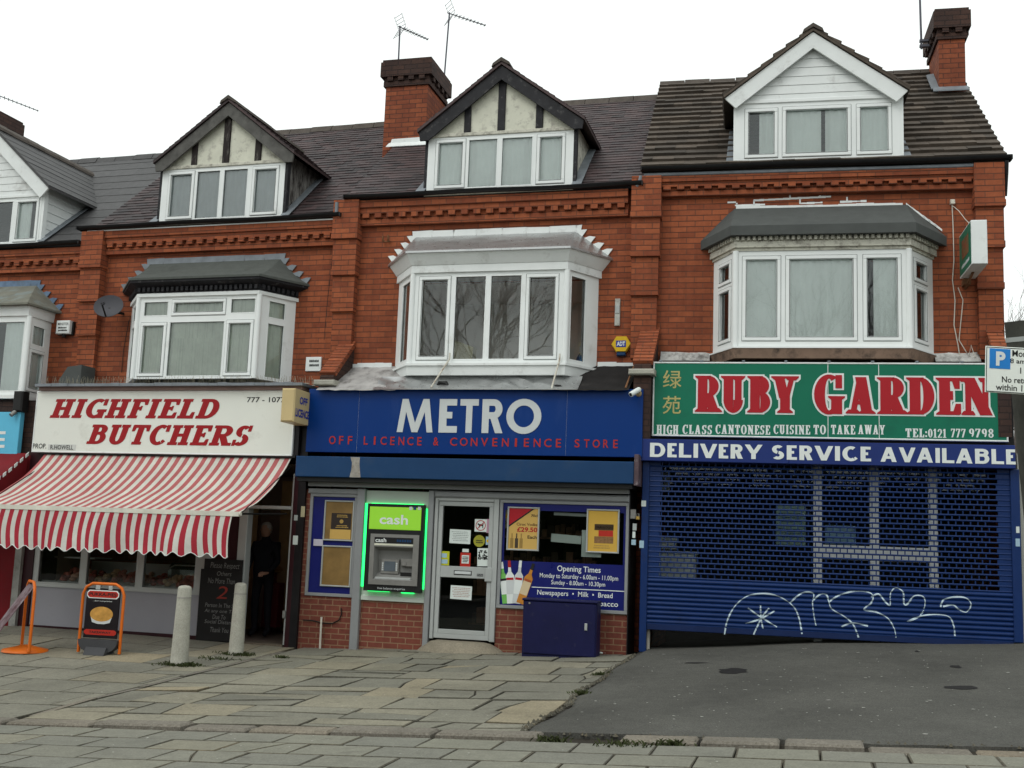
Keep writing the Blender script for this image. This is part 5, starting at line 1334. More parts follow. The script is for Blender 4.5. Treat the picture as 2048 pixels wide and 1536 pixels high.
fx = [(p(a, 1140, SB)[0]-x0)/(x1-x0) for a in (166, 279)]
window(H1, 'shop_window', F1, x0, x1, zsl-.03, ztp+.6, SB, [(.03, fx[0]-.018, .035, .96, False), (fx[0]+.018, fx[1]-.018, .035, .96, False), (fx[1]+.018, .965, .035, .96, False)], depth=.08, glass=M_glassdark, fmat=M_alulight)
# door opening
xd0, xd1 = p(487, 1150, SB)[0], p(574, 1150, SB)[0]
zd0 = p(540, 1288, SB)[1]
m = MB(); m.bbox(F1, x1+.001, x1+.12, SB-.1, SB+.01, zbt-.1, ztp+.6); m.bbox(F1, xd0-.14, xd0, SB-.16, SB-.01, zd0, ztp+.6); m.bbox(F1, xd1, xd1+.035, SB-.1, SB+.005, zd0, ztp+.6)
m.bbox(F1, xd0, xd1, SB-.1, SB, ztp+.07, ztp+.12); m.make('door_frame', M_alulight, H1)
m = MB(); m.box(F1, x1+.12, xd0-.14, SB-.12, SB-.06, zd0, ztp+.6); m.make('door_side_panel', M_maroon, H1)
m = MB(); m.box(F1, xd0, xd1, SB-.3, SB+.02, zd0-.3, zd0-.001); m.make('threshold', speckle('threshold_stone', (.10, .08, .06), (.16, .13, .10), 30), H1)
m = MB(); m.bbox(F1, xd1+.036, xd1+.11, .0, SB+.03, gl, zl_-1.0); m.make('party_pier', M_maroon, H1)
m = MB(); a = p(568, 1228, SB); m.bbox(F1, xd1-.02, xd1+.02, SB+.006, SB+.04, a[1]-.06, a[1]+.05, .01); m.make('door_lock', M_steel, H1)
m = MB(); m.box(F1, x0-.24, x0-.001, .0, SB+.02, gl, zl_-.95); m.make('party_pier', M_maroon, H1)
# interior
ri = plain('butcher_back_wall', (.22, .17, .14), .8, var=.3, scale=1.5)
room(H1, F1, W1+.1, -.1, zd0-.02, ztp+.75, 3.4, ri, d=SB-.22)
m = MB(); m.box(F1, p(553, 1150, -1.5)[0], p(573, 1150, -1.5)[0]+.3, -1.6, -1.5, zd0, ztp+.6); m.box(F1, p(494, 1150, -1.5)[0]-.2, p(508, 1150, -1.5)[0], -1.6, -1.5, zd0, ztp+.6); m.make('inner_door_wall', plain('ochre_wall', (.32, .22, .11), .8), H1)
# refrigerated counter with trays of meat (inside the window)
K = thing('meat_counter', "stainless display counter behind the butcher's window", 'counter', F1, (x0+x1)/2, .1, zd0)
zc_ = zsl+.015
m = MB(); m.box(F1, x0+.08, x1-.1, -.55, SB-.13, zd0-.02, zc_); m.make('counter_body', M_steel, K)
m = MB(); m.bbox(F1, x0+.08, x1-.1, SB-.15, SB-.11, zc_, zc_+.05); m.box(F1, x0+.1, x1-.12, -.5, -.45, zc_, zc_+.35); m.make('counter_rim', M_alulight, K)
m = MB(); m.box(F1, x0+.08, lerp(x0, x1, .28), -.2, .25, zc_+.40, zc_+.42); m.make('glass_shelf', M_alulight, K)
rm = random.Random(5)
cols = [(.40, .13, .10), (.48, .28, .20), (.30, .06, .05), (.52, .36, .22), (.45, .20, .16)]
for i in range(11):
    ua = lerp(x0+.32, x1-.22, i/10.0); lab = ['pale pink', 'cream', 'dark red', 'golden', 'rosy'][i % 5]
    T = thing('meat_tray', 'tray of %s meat cuts on the display counter in the butcher\'s window' % lab, 'meat tray', F1, ua, .22, zc_, 'meat trays in the butcher\'s window')
    m = MB(); m.prism([F1.pt(ua-.125, .42, zc_+.03), F1.pt(ua+.125, .42, zc_+.03), F1.pt(ua+.125, -.02, zc_+.16), F1.pt(ua-.125, -.02, zc_+.16)], Vector((0, 0, -.02))); m.make('tray', M_letterwhite if i % 3 else M_steel, T)
    m = MB()
    for j in range(16):
        dq = rm.uniform(.0, .38); c = F1.pt(ua+rm.uniform(-.09, .09), dq, zc_+.03+(.42-dq)*.30+rm.uniform(0, .06)); r = rm.uniform(.035, .065)
        m.lathe(c, [(r*.5, -.02), (r, 0), (r*.9, .025), (r*.4, .045)], 8, Vector((rm.uniform(-.5, .5), rm.uniform(-.5, .5), 1)))
    m.make('meat_pieces', plain('meat_%d' % (i % 5), cols[i % 5], .45, var=.4, scale=12), T, recalc=False)
T = thing('chiller_cabinet', "curved glass chiller cabinet behind the third pane of the butcher's window", 'cabinet', F1, lerp(x0, x1, .82), -.1, zc_)
m = MB(); f0, f1 = lerp(x0, x1, .70), x1-.14
prof = [(.1, zc_+.06), (.12, zc_+.30), (.02, zc_+.40), (-.3, zc_+.44)]
for a, b in zip(prof, prof[1:]): m.prism([F1.pt(f0, a[0], a[1]), F1.pt(f1, a[0], a[1]), F1.pt(f1, b[0], b[1]), F1.pt(f0, b[0], b[1])], F1.n*-.006)
m.make('curved_glass', glassmat('chiller_glass', (.75, .8, .82), 1.6), T)
m = MB(); m.bbox(F1, f0, f1, -.32, .13, zc_+.001, zc_+.06); m.tube([F1.pt(f0, .12, zc_+.30), F1.pt(f0+.1, .10, zc_+.36), F1.pt(f1-.1, .10, zc_+.37), F1.pt(f1, .12, zc_+.32)], .012); m.make('chiller_rim', M_alulight, T)

# ================================================================== HOUSE 0: neighbour at the left edge
U0 = -9.4
H0 = thing('terraced_house', 'terraced house with white boarded dormer over a sky blue sign, cut off by the edge', 'house', F1, -7, 0, 0, 'terrace of shops with flats above')
ze0 = p(100, 496, .15)[1]; zr0 = p(200, 320, DR)[1]; zw0 = p(120, 790, 0)[1]
b0, b1 = p(40, 790, .6)[1], p(40, 632, .6)[1]
q2 = (p(98, 700)[0], p(52, 700, .6)[0]); w_f = 2.35
B0 = (q2[0]-.42-w_f-(q2[0]-q2[1]), q2[0], q2[1]-w_f, q2[1])
shell(H0, F1, U0, W1-.001, -.3, ze0+.02, zw0-.5, [(B0[0]+.010, B0[1]-.010, b0+.02, b1-.02)], ze0, DR, zr0)
cornice(H0, F1, U0+.2, W1-.19, ze0, 22); pilaster(H0, F1, U0-.2, U0+.22, zw0, ze0)
gutter(H0, F1, U0, W1-.19, ze0+.085)
roof(H0, F1, U0, W1+.03, ze0+.075, DR, zr0, 12, 3.2, .008, M_slate_grey, jit=.15, rmat=M_slate_grey)
S0 = (ze0+.075, DR, zr0)
ur = p(80, 440, d0)[0]; dz0, dz1 = p(40, 488, d0)[1], p(60, 394, d0)[1]; br = p(97, 376, .22)
apu = br[0]-1.32; apz = p(0, 272, .22); slope_ = (apz[1]-br[1])/(br[0]-apz[0]); ap = (apu, br[1]+1.32*slope_); bl = (2*apu-br[0], br[1]); ul = 2*apu-ur
dormer(H0, F1, ul, ur, dz0, dz1, ap, bl, br, S0, barge=M_white, gablem=M_white, cheekm=M_white, tilem=M_slate_grey, rows=8, tw=3, th=.007, clad=True, bw=.2, cheek_boards=True,
       panes=[(.04, .22, .06, .93, False), (.26, .52, .05, .93, False), (.56, .74, .05, .93, False), (.79, .96, .10, .90, True)], drapes=[(.75, .90)])
bay(H0, F1, *B0, .6, b0, b1, [(.05, .48, .05, .93, False), (.54, .97, .05, .93, False)], [(.2, .8, .05, .93, False)], [(.22, .74, .10, .56, True), (.22, .74, .66, .90, False)], drape=[(0, .3), (.35, .6), (.8, 1)], dlist=(False, True, True))  # curtains added to pale the panes, in place of a bright reflection
m = MB(); bay_band(m, F1, bay_plan(*B0, .6, .035), b1, b1+.16, bay_plan(*B0, .6, .05)); m.make('bay_cornice', M_white, H0)
m = MB(); bay_band(m, F1, bay_plan(*B0, .6, .04), b0-.06, b0); m.make('bay_sill', M_white, H0)
zt = p(60, 571, 0)[1]
bay_roof(H0, F1, bay_plan(*B0, .6, .15), b1+.19, B0[0]+.5, p(72, 571)[0], zt, plain('mossy_lead_roof', (.17, .17, .14), .85, var=.25, scale=5, dirt=(.20, .25, .26), dirt_amt=.12, dirt_scale=4), None, lip=.03)
stepped(H0, F1, bay_plan(*B0, .6, .14), b1+.20, B0[0]+.5, p(72, 571)[0], zt, M_leadblue, 4, sz=.10)
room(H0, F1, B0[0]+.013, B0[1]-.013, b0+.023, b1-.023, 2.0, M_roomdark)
m = MB(); m.box(F1, U0, W1-.25, -.1, .55, -.3, p(20, 800, .6)[1]); m.make('shop_beam', M_brick_dark, H0)
m = MB(); m.box(F1, U0, W1-.26, .551, .62, .0, p(10, 960, .6)[1]+.4); m.make('shop_window', M_redawn, H0)
m = MB(); a = p(30, 1200, .6)[0]; m.box(F1, a, a+.12, .62, .70, -.1, 1.6); m.make('shopfront_post', plain('grey_post_paint', (.3, .3, .28), .7, dirt=(.1, .09, .08), dirt_amt=.1), H0)
q = p(33, 290, -2.8)[0]; chimney(H0, F1, q-.8, q, -2.0, -2.8, 7.8, p(38, 246, -2.8)[1], p(35, 284, -2.8)[1])

# ================================================================== SIGNS
def avg(fr, pts, d): 
    q = [fr.px(x, y, d) for x, y in pts]; return (q[0][0]+q[3][0])/2, (q[1][0]+q[2][0])/2, (q[2][1]+q[3][1])/2, (q[0][1]+q[1][1])/2
DM = .76
# ---- Metro
u0, u1, z0, z1 = avg(F2, ((618, 775), (1286, 781), (1284, 916), (612, 902)), DM)
SM = thing('shop_sign', 'wide glossy blue sign with off-white capitals over the convenience store', 'shop sign', F2, (u0+u1)/2, DM, z0)
m = MB(); k = [u0, p and F2.px(716, 840, DM)[0], F2.px(1133, 840, DM)[0], u1]
for a, b in zip(k, k[1:]): m.bbox(F2, a+.0005, b-.0005, DM-.14, DM, z0, z1, .003)
m.make('sign_panel', M_metroblue, SM)
m = MB(); m.box(F2, u0+.004, u1-.004, DM-.15, DM-.003, z0+.004, z1-.004); m.make('sign_backing', M_letterwhite, SM)
LW = [('M', 794, 868), ('E', 878.5, 915), ('T', 919, 958), ('R', 964.5, 1006), ('O', 1013, 1083)]
zc = F2.px(940, 832, DM)[1]; hh = abs(F2.px(940, 799, DM)[1]-F2.px(940, 866.5, DM)[1])/2
MET = Style(.205, .195, 0, 0, 0, 1, .1, 'sans')
for ch, a, b in LW:
    ex = .012 if ch == 'O' else 0
    lettering('lettering', M_greywhite, SM, F2, ch, MET, F2.px(a, 832, DM)[0], F2.px(b, 832, DM)[0], zc-hh, zc+hh, DM+.0, .008)
def level(fr, mat, par, body, x0, x1, yc, hpx, d, bold=.0, thick=.003, f=text, **kw):
    zc = fr.px((x0+x1)/2, yc, d)[1]; h = abs(fr.px((x0+x1)/2, yc-hpx/2, d)[1]-fr.px((x0+x1)/2, yc+hpx/2, d)[1])
    return f('lettering', mat, par, fr, body, fr.px(x0, yc, d)[0], fr.px(x1, yc, d)[0], zc-h/2, zc+h/2, d, bold, thick, **kw)
def spaced(fr, mat, par, words, y0, yk, hpx, d, bold):
    """wide-spaced capitals set word by word: (word, x0, x1); the line is level on the board"""
    X0, X1 = words[0][1], words[-1][2]; zc = fr.px((X0+X1)/2, yk, d)[1]
    for w, a, b in words:
        n = len(w); h = abs(fr.px(a, yk-hpx/2, d)[1]-fr.px(a, yk+hpx/2, d)[1])
        ua, ub = fr.px(a, yk, d)[0], fr.px(b, yk, d)[0]; body = (' '+chr(0x200a)).join(w) if False else w
        c = (ub-ua)/n
        for i, ch in enumerate(w):
            wd = {'I': .22, 'L': .5, 'E': .52, 'F': .52, 'T': .6, 'S': .58, 'R': .58, 'O': .82, 'C': .74, 'N': .70, 'V': .74, '&': .7}.get(ch, .6)*c*.92
            uc = ua+(i+.5)*c; text('lettering', mat, par, fr, ch, uc-wd/2, uc+wd/2, zc-h/2, zc+h/2, d, bold, .005)
spaced(F2, M_orangered, SM, [('OFF', 656, 709), ('LICENCE', 723, 848), ('&', 864, 880), ('CONVENIENCE', 897, 1128), ('STORE', 1145, 1241)], 0, 884, 16.5, DM, .010)
# shutter housing below it
DH = .95
u0, u1, z0, z1 = avg(F2, ((591, 910), (1267, 925), (1267, 970), (591, 951)), DH)
T = thing('shutter_housing', 'dull blue metal shutter housing under the wide blue sign, with a bare rusty patch', 'shutter housing', F2, (u0+u1)/2, DH, z0)
m = MB(); m.bbox(F2, u0, u1, .60, DH, z0, z1, .01); m.make('housing_box', M_boxblue, T)
m = MB(); m.box(F2, u0+.02, u1-.02, .60, DH-.05, z0-.06, z0-.0005); m.make('housing_underside', M_black, T)
m = MB(); m.box(F2, u0+.1, wR, .60, .70, z0-.12, z0-.061); m.make('shutter_slat', M_alu, T)
m = MB(); a = [F2.px(x, y, DH) for x, y in ((701, 914), (720, 914.5), (719, 928), (721, 955), (699, 954.5), (703, 938), (704, 926))]; m.poly([F2.pt(u, DH+.0015, z) for u, z in a]); m.make('bare_patch', plain('bare_metal_patch', (.30, .28, .25), .8, var=.3, scale=14, dirt=(.14, .09, .06), dirt_amt=.1, dirt_scale=10), T, recalc=False)
# blocking panel between sign and ledge end
T = thing('shutter_lock_box', 'narrow dark metal end box beside the blue shutter housing', 'lock box', F2, u1+.03, .9, z0)
m = MB(); m.bbox(F2, u1+.004, u1+.065, .64, .94, z0-.02, z1+.1); m.make('end_plate', plain('dirty_end_plate', (.09, .06, .07), .6, var=.4, scale=9, dirt=(.35, .35, .35), dirt_amt=.08, dirt_scale=11), T)

# ---- butcher's sign
u0, u1, z0, z1 = avg(F1, ((74, 777), (597, 776), (578, 911), (62.5, 905)), DM)
z1 = zl_-.077
SBt = thing('shop_sign', "white butcher's sign with red slanted slab lettering over the striped awning", 'shop sign', F1, (u0+u1)/2, DM, z0)
k = [u0+.02, F1.px(263, 840, DM)[0], u1-.02]
m = MB()
for a, b in zip(k, k[1:]): m.box(F1, a+.001, b-.001, DM-.05, DM-.008, z0+.02, z1-.012)
m.make('sign_panel', M_signwhite, SBt)
m = MB(); m.ring(F1, u0, u1, z0, z1, .022, DM-.08, DM, .005); m.make('sign_frame', M_white, SBt)
dl = DM-.008
def lv(fr, st, mat, par, body, x0, x1, y0, y1, d, **kw):
    yc = (y0+y1)/2; zc = fr.px((x0+x1)/2, yc, d)[1]; h = abs(fr.px((x0+x1)/2, y0, d)[1]-fr.px((x0+x1)/2, y1, d)[1])
    return lettering('lettering', mat, par, fr, body, st, fr.px(x0, yc, d)[0], fr.px(x1, yc, d)[0], zc-h/2, zc+h/2, d, **kw)
lv(F1, SLAB, M_darkred, SBt, 'HIGHFIELD', 101, 444, 798, 836.5, dl)
lv(F1, SLAB, M_darkred, SBt, 'BUTCHERS', 174, 506, 850, 890, dl)
level(F1, M_letterblack, SBt, '777 - 1077', 494, 570, 799.5, 10.5, dl, .012)
level(F1, M_letterblack, SBt, 'PROP.', 66, 93, 892, 10, dl, .010)
a = F1.rc(97, 888.5, 151.5, 900.5, dl); m = MB(); m.box(F1, a[0], a[1], dl, dl+.004, a[2], a[3]); m.make('name_plate', plain('name_plate_grey', (.55, .57, .54), .5), SBt)
level(F1, M_letterblack, SBt, 'R.HOWELL', 101, 147, 894.5, 9, dl+.004, .008)

# ---- Ruby Garden
DR3 = .62; p = F3.px
u0, u1, z0, z1 = avg(F3, ((1306, 722.5), (2012, 727), (2019, 882.6), (1304, 873)), DR3)
SR = thing('shop_sign', 'green takeaway sign with red and white lettering', 'shop sign', F3, (u0+u1)/2, DR3, z0)
k = [u0+.02, p(1656, 800, DR3)[0], p(1685, 800, DR3)[0], p(1758, 800, DR3)[0], u1-.02]
m = MB()
for a, b in ((k[0], k[1]), (k[1], k[3]), (k[3], k[4])): m.box(F3, a+.002, b-.002, DR3-.05, DR3-.008, z0+.02, z1-.02)
m.make('sign_panel', M_green, SR)
m = MB(); m.ring(F3, u0, u1, z0, z1, .022, DR3-.12, DR3, .005)
for x in (k[1], k[3]): m.box(F3, x-.004, x+.004, DR3-.04, DR3-.0055, z0+.022, z1-.022)
m.make('sign_frame', M_white, SR)
m = MB()
u = u0+.1
while u < u1: m.bbox(F3, u-.02, u+.02, DR3-.1, DR3+.006, z1-.004, z1+.025, .008); u += .56
m.make('sign_clip', M_lead, SR)
dg3 = DR3-.008
lv(F3, RUBY, M_red, SR, 'RUBY', 1390, 1597, 752, 825, dg3, outline=.045, omat=M_letterwhite)
G = Style(.25, .10, .075, .075, 0, .80, .035, 'wedge')
lv(F3, G, M_red, SR, 'G', 1628, 1684, 750, 828, dg3, outline=.045, omat=M_letterwhite)
lv(F3, G, M_red, SR, 'ARDEN', 1692, 1984, 755, 829, dg3, outline=.045, omat=M_letterwhite)
level(F3, M_lettercream, SR, '\u7eff', 1326, 1363, 758.5, 36, dg3, .006, .004); level(F3, M_lettercream, SR, '\u82d1', 1325, 1362, 810, 36, dg3, .006, .004)
for wd, a, b in (('HIGH', 1313, 1357), ('CLASS', 1365, 1424), ('CANTONESE', 1431, 1540), ('CUISINE', 1547, 1620), ('TO', 1627, 1652), ('TAKE', 1662, 1710), ('AWAY', 1716, 1770)):
    lv(F3, SMALLSERIF, M_letterwhite, SR, wd, a, b, 850, 868.6, dg3, thick=.003)
for wd, a, b in (('TEL:0121', 1811, 1892), ('777', 1902, 1931), ('9798', 1938, 1987)): lv(F3, SMALLSERIF, M_letterwhite, SR, wd, a, b, 857.5, 875, dg3, thick=.003)
# shutter with housing
DHs = .74
u0, u1, z0, z1 = avg(F3, ((1282, 878.5), (2031, 889.5), (2031, 933), (1282, 925)), DHs)
RS = thing('roller_shutter', 'blue perforated roller shutter of the takeaway, sprayed with white graffiti, under DELIVERY SERVICE AVAILABLE', 'shutter', F3, (u0+u1)/2, .5, .3)
m = MB(); kk = [u0, p(1578, 905, DHs)[0], u1]
for a, b in zip(kk, kk[1:]): m.bbox(F3, a+.001, b-.001, .30, DHs, z0, z1, .006)
m.make('shutter_box', M_shutbox, RS)
HEAVY = Style(.26, .19, 0, 0, 0, 1.12, .13, 'sans')
for wd, a, b, yy in (('DELIVERY', 1300, 1524, 903.5), ('SERVICE', 1543, 1742, 906.5), ('AVAILABLE', 1762, 2031, 909.5)):
    zc = p(1650, 906.5, DHs)[1]; h = abs(p(1650, 891.5, DHs)[1]-p(1650, 920.5, DHs)[1])
    lettering('lettering', M_letterwhite, RS, F3, wd, HEAVY, p(a, yy, DHs)[0], p(b, yy, DHs)[0], zc-h/2, zc+h/2, DHs, .004)
DS = .60
gx0, gx1 = p(1285, 1100, DS)[0], p(2040, 1100, DS)[0]
def zg3(u): q = F3.pt(u, DS, 0); return gz(q.x, q.y)
for a, b in ((gx0-.02, gx0+.075), (gx1-.10, gx1+.01)):
    m = MB(); m.bbox(F3, a, b, DS-.07, DS+.035, zg3(a)+.015, z0, .008); m.make('guide_rail', M_shutblue, RS)
zs0 = (p(1289, 1162.5, DS)[1]+p(2023, 1178, DS)[1])/2; zb0 = (p(1284, 1264, DS)[1]+p(2028, 1281, DS)[1])/2
cu0, cu1 = gx0+.076, gx1-.101
top = z0-.005; nrow = 23; rh = (top-zs0)/nrow
m = MB(); pitch = .0895
for i in range(nrow):
    za = zs0+i*rh
    m.prism([F3.pt(cu0, DS-.006, za), F3.pt(cu0, DS+.003, za+.004), F3.pt(cu0, DS+.006, za+rh*.17), F3.pt(cu0, DS+.002, za+rh*.33), F3.pt(cu0, DS-.006, za+rh*.35)], F3.u*(cu1-cu0))
    off = (i % 2)*.5
    ws = [cu0+.17+(j+off)*pitch for j in range(int((cu1-cu0-.34)/pitch))]
    for w in ws: m.box(F3, w-.0075, w+.0075, DS-.008, DS-.003, za+rh*.35, za+rh)
    m.box(F3, cu0, cu0+.15+off*.04, DS-.010, DS-.001, za+rh*.35, za+rh); m.box(F3, cu1-.15-off*.04, cu1, DS-.010, DS-.001, za+rh*.35, za+rh)
m.make('perforated_curtain', M_shutblue, RS)
nlow = 10; lh = (zs0-zb0-.05)/nlow
def prof_d(z):
    if z > zs0 or z < zb0+.05: return DS+.012
    t = ((z-zb0-.05)/lh) % 1.0
    return DS-.008+.024*math.sin(math.pi*min(1, t*1.06))**.7
m = MB(); us = [cu0, cu1]; zz = []
for i in range(nlow):
    for j in range(8): zz.append(zb0+.05+(i+j/8)*lh)
zz.append(zs0)
vs = [F3.pt(u, prof_d(z-1e-5), z) for z in zz for u in us]
m.faces(vs, [(j*2, j*2+1, j*2+3, j*2+2) for j in range(len(zz)-1)], smooth=False); m.box(F3, cu0, cu1, DS-.04, DS-.012, zb0+.05, zs0)
m.make('solid_slats', M_shutblue, RS, recalc=False)
m = MB(); m.bbox(F3, cu0, cu1, DS-.03, DS+.012, zb0-.03, zb0+.05); m.make('bottom_rail', plain('dark_blue_rail', (.006, .018, .075), .5, var=.2), RS)
m = MB(); a = p(1296, 1285, .4); q = F3.pt(a[0], .45, 0); m.tube([F3.pt(a[0], .45, gz(q.x, q.y)), F3.pt(a[0], .45, zb0+.1)], .03, 10); m.make('waste_pipe', M_cable, H3)
# graffiti: sprayed lines lying on the slats
def spray(pts, w=.0195):
    q = [p(x, y, DS+.01) for x, y in pts]
    # Catmull-Rom
    P = [q[0]]+q+[q[-1]]; out = []
    for i in range(1, len(P)-2):
        for j in range(8):
            t = j/8; f = lambda a, b, c, d: .5*((2*b)+(c-a)*t+(2*a-5*b+4*c-d)*t*t+(3*b-a-3*c+d)*t**3)
            out.append((f(P[i-1][0], P[i][0], P[i+1][0], P[i+2][0]), f(P[i-1][1], P[i][1], P[i+1][1], P[i+2][1])))
    out.append(q[-1]); fine = []
    for a, b in zip(out, out[1:]):
        n = max(1, int(math.hypot(b[0]-a[0], b[1]-a[1])/.012))
        for i in range(n): fine.append((lerp(a[0], b[0], i/n), lerp(a[1], b[1], i/n)))
    fine.append(out[-1]); vs = []
    for i, (u, z) in enumerate(fine):
        a = fine[max(0, i-2)]; b = fine[min(len(fine)-1, i+2)]; L = math.hypot(b[0]-a[0], b[1]-a[1]) or 1; nx, nz = -(b[1]-a[1])/L, (b[0]-a[0])/L
        ww = w*(.42+.10*math.sin(i*.13)+.05*math.sin(i*.41))
        for k in (-1, -.33, .33, 1): vs.append(F3.pt(u+nx*ww*k, prof_d(z+nz*ww*k)+.002, z+nz*ww*k))
    gm.faces(vs, [(4*i+k, 4*i+k+1, 4*i+k+5, 4*i+k+4) for i in range(len(fine)-1) for k in range(3)])
gm = MB()
for st_ in (((1449, 1269), (1455, 1240), (1470, 1212), (1495, 1192), (1530, 1187), (1560, 1194), (1586, 1212), (1598, 1236), (1604, 1268)),
            ((1496, 1216), (1520, 1233), (1554, 1254)), ((1521, 1211), (1522, 1236), (1526, 1258)), ((1549, 1222), (1520, 1238), (1491, 1247)), ((1522, 1237), (1515, 1252), (1507, 1269)), ((1538, 1216), (1522, 1236)),
            ((1580, 1206), (1596, 1191), (1612, 1184), (1627, 1188), (1625, 1206), (1628, 1232), (1632, 1251)),
            ((1627, 1200), (1640, 1189), (1653, 1190), (1658, 1204), (1664, 1218), (1690, 1234), (1707, 1250), (1717, 1275)),
            ((1658, 1204), (1675, 1192), (1705, 1183), (1735, 1184), (1746, 1192), (1742, 1206), (1728, 1219), (1752, 1224), (1775, 1236), (1788, 1256), (1792, 1275)),
            ((1683, 1253), (1706, 1246), (1736, 1252)),
            ((1742, 1194), (1757, 1188), (1770, 1203), (1780, 1210), (1781, 1187), (1791, 1176), (1806, 1184), (1808, 1207), (1815, 1208), (1828, 1192), (1846, 1193), (1850, 1209), (1840, 1232), (1815, 1243), (1842, 1232), (1870, 1229), (1897, 1233), (1907, 1250), (1910, 1272)),
            ((1881, 1214), (1887, 1200), (1908, 1194), (1932, 1196), (1942, 1209), (1933, 1224), (1918, 1219), (1906, 1210), (1886, 1213))): spray(st_)
gm.make('graffiti', M_spray, RS, recalc=False)

# ---- blue sign of the neighbour and the awnings
p = F1.px
a = p(43, 824, .72); b = p(28, 950, .72)
zt0, zb0_ = p(20, 824, .72)[1], p(20, 962, .72)[1]; ue = (a[0]+b[0])/2
T = thing('shop_sign', 'pale sky blue shop sign cut off at the left edge, ending in a white E', 'shop sign', F1, ue-1.6, .72, zb0_)
m = MB(); m.bbox(F1, ue-4.2, ue, .63, .72, zb0_, zt0); m.make('sign_panel', plain('sky_blue_board', (.11, .46, .66), .5, var=.06), T)
level(F1, M_letterwhite, T, 'E', -10, 10.5, 879, 33, .72, .02)
level(F1, M_letterwhite, T, '0 88', -9, 24, 921, 7, .72, .015)
# striped awning
AW_D0, AW_D1 = .70, 2.10
ua0, ua1 = p(80, 909, .8)[0], p(576, 918, .8)[0]; ub0, ub1 = ua0-.06, p(470, 1029, AW_D1)[0]+.03
zA, zB = p(330, 912, .75)[1]-.0, (p(472, 1027, AW_D1)[1]+p(0, 1013, AW_D1)[1])/2
A = thing('striped_awning', "red and white striped awning pulled out over the butcher's window", 'awning', F1, (ua0+ua1)/2, .7, zA)
PER = .1515
mS = stripes('awning_stripes', (.53, .150, .150), (.76, .74, .66), PER, .1, .5, .25)
m = MB(); nU, nD = 60, 14; vs = []
for j in range(nD+1):
    t = j/nD
    for i in range(nU+1):
        s = i/nU; vs.append(F1.pt(lerp(lerp(ua0, ub0, t), lerp(ua1, ub1, t), s), lerp(AW_D0, AW_D1, t), lerp(zA, zB, t)-.15*math.sin(math.pi*t**.8)+(.007*math.sin(s*40+t*5)+.012*math.sin(s*9+2.5*t)+.006*math.sin(t*17+s*6))*math.sin(math.pi*t)))
m.faces(vs, [(j*(nU+1)+i, j*(nU+1)+i+1, (j+1)*(nU+1)+i+1, (j+1)*(nU+1)+i) for j in range(nD) for i in range(nU)], smooth=True)
can = m.make('canopy', mS, A, recalc=False)
uvl = can.data.uv_layers['UVMap'].data
for pl in can.data.polygons:
    for li in pl.loop_indices:
        k = can.data.loops[li].vertex_index; i = k % (nU+1); uvl[li].uv = (i/nU*(ua1-ua0), k//(nU+1)*.1)
m = MB(); m.tube([F1.pt(ub0-.05, AW_D1, zB), F1.pt(ub1+.06, AW_D1, zB)], .028, 8); m.box(F1, ub0-.05, ub1+.04, AW_D1-.01, AW_D1+.03, zB-.035, zB+.028); m.make('front_bar', plain('cream_bar', (.62, .60, .52), .5), A)
zV = (p(452, 1110, AW_D1)[1]+p(3, 1094, AW_D1)[1])/2
m = MB(); uv0, uv1 = ub0, p(464, 1060, AW_D1)[0]; nU2 = 260; vs = []; info = []
for j in range(9):
    t = j/8
    for i in range(nU2+1):
        s = i/nU2; u = lerp(uv0, uv1, s); bot = zV+.030*math.cos((u-uv0)/.208*2*math.pi)
        wv = .05*math.sin(u*4.1+t*1.0)+.03*math.sin(u*9.7+1)
        vs.append(F1.pt(u-.03*math.sin(t*3)+.02*t*math.sin(u*6.0), AW_D1+.02+t*(.05+wv), lerp(zB-.03, bot, t)))
m.faces(vs, [(j*(nU2+1)+i, j*(nU2+1)+i+1, (j+1)*(nU2+1)+i+1, (j+1)*(nU2+1)+i) for j in range(8) for i in range(nU2)], smooth=True)
val = m.make('valance', stripes('valance_stripes', (.44, .035, .055), (.70, .69, .63), PER, .1, .5, .2), A, recalc=False)
uvl = val.data.uv_layers['UVMap'].data
for pl in val.data.polygons:
    for li in pl.loop_indices:
        k = val.data.loops[li].vertex_index; uvl[li].uv = ((k % (nU2+1))/nU2*(uv1-uv0)+.02, 0)
m = MB()
row = vs[-(nU2+1):]; m.tube([q+Vector((0, 0, -.002)) for q in row[::2]], .006, 5); m.make('valance_piping', M_letterwhite, A)
m = MB(); m.box(F1, ua0-.05, ua1+.08, .62, .74, zA+.005, zA+.045); m.make('awning_cassette', M_black, A)
for u in (ub0+.1, ub1-.02):
    m = MB(); m.tube([F1.pt(u, .66, zB+.05), F1.pt(u, AW_D1-.02, zB)], .013, 6); m.tube([F1.pt(min(u, ub1-.02)+.04, .68, zA-.12), F1.pt(u+.02, AW_D1-.1, zB+.01)], .008, 5); m.make('folding_arm', M_black, A)
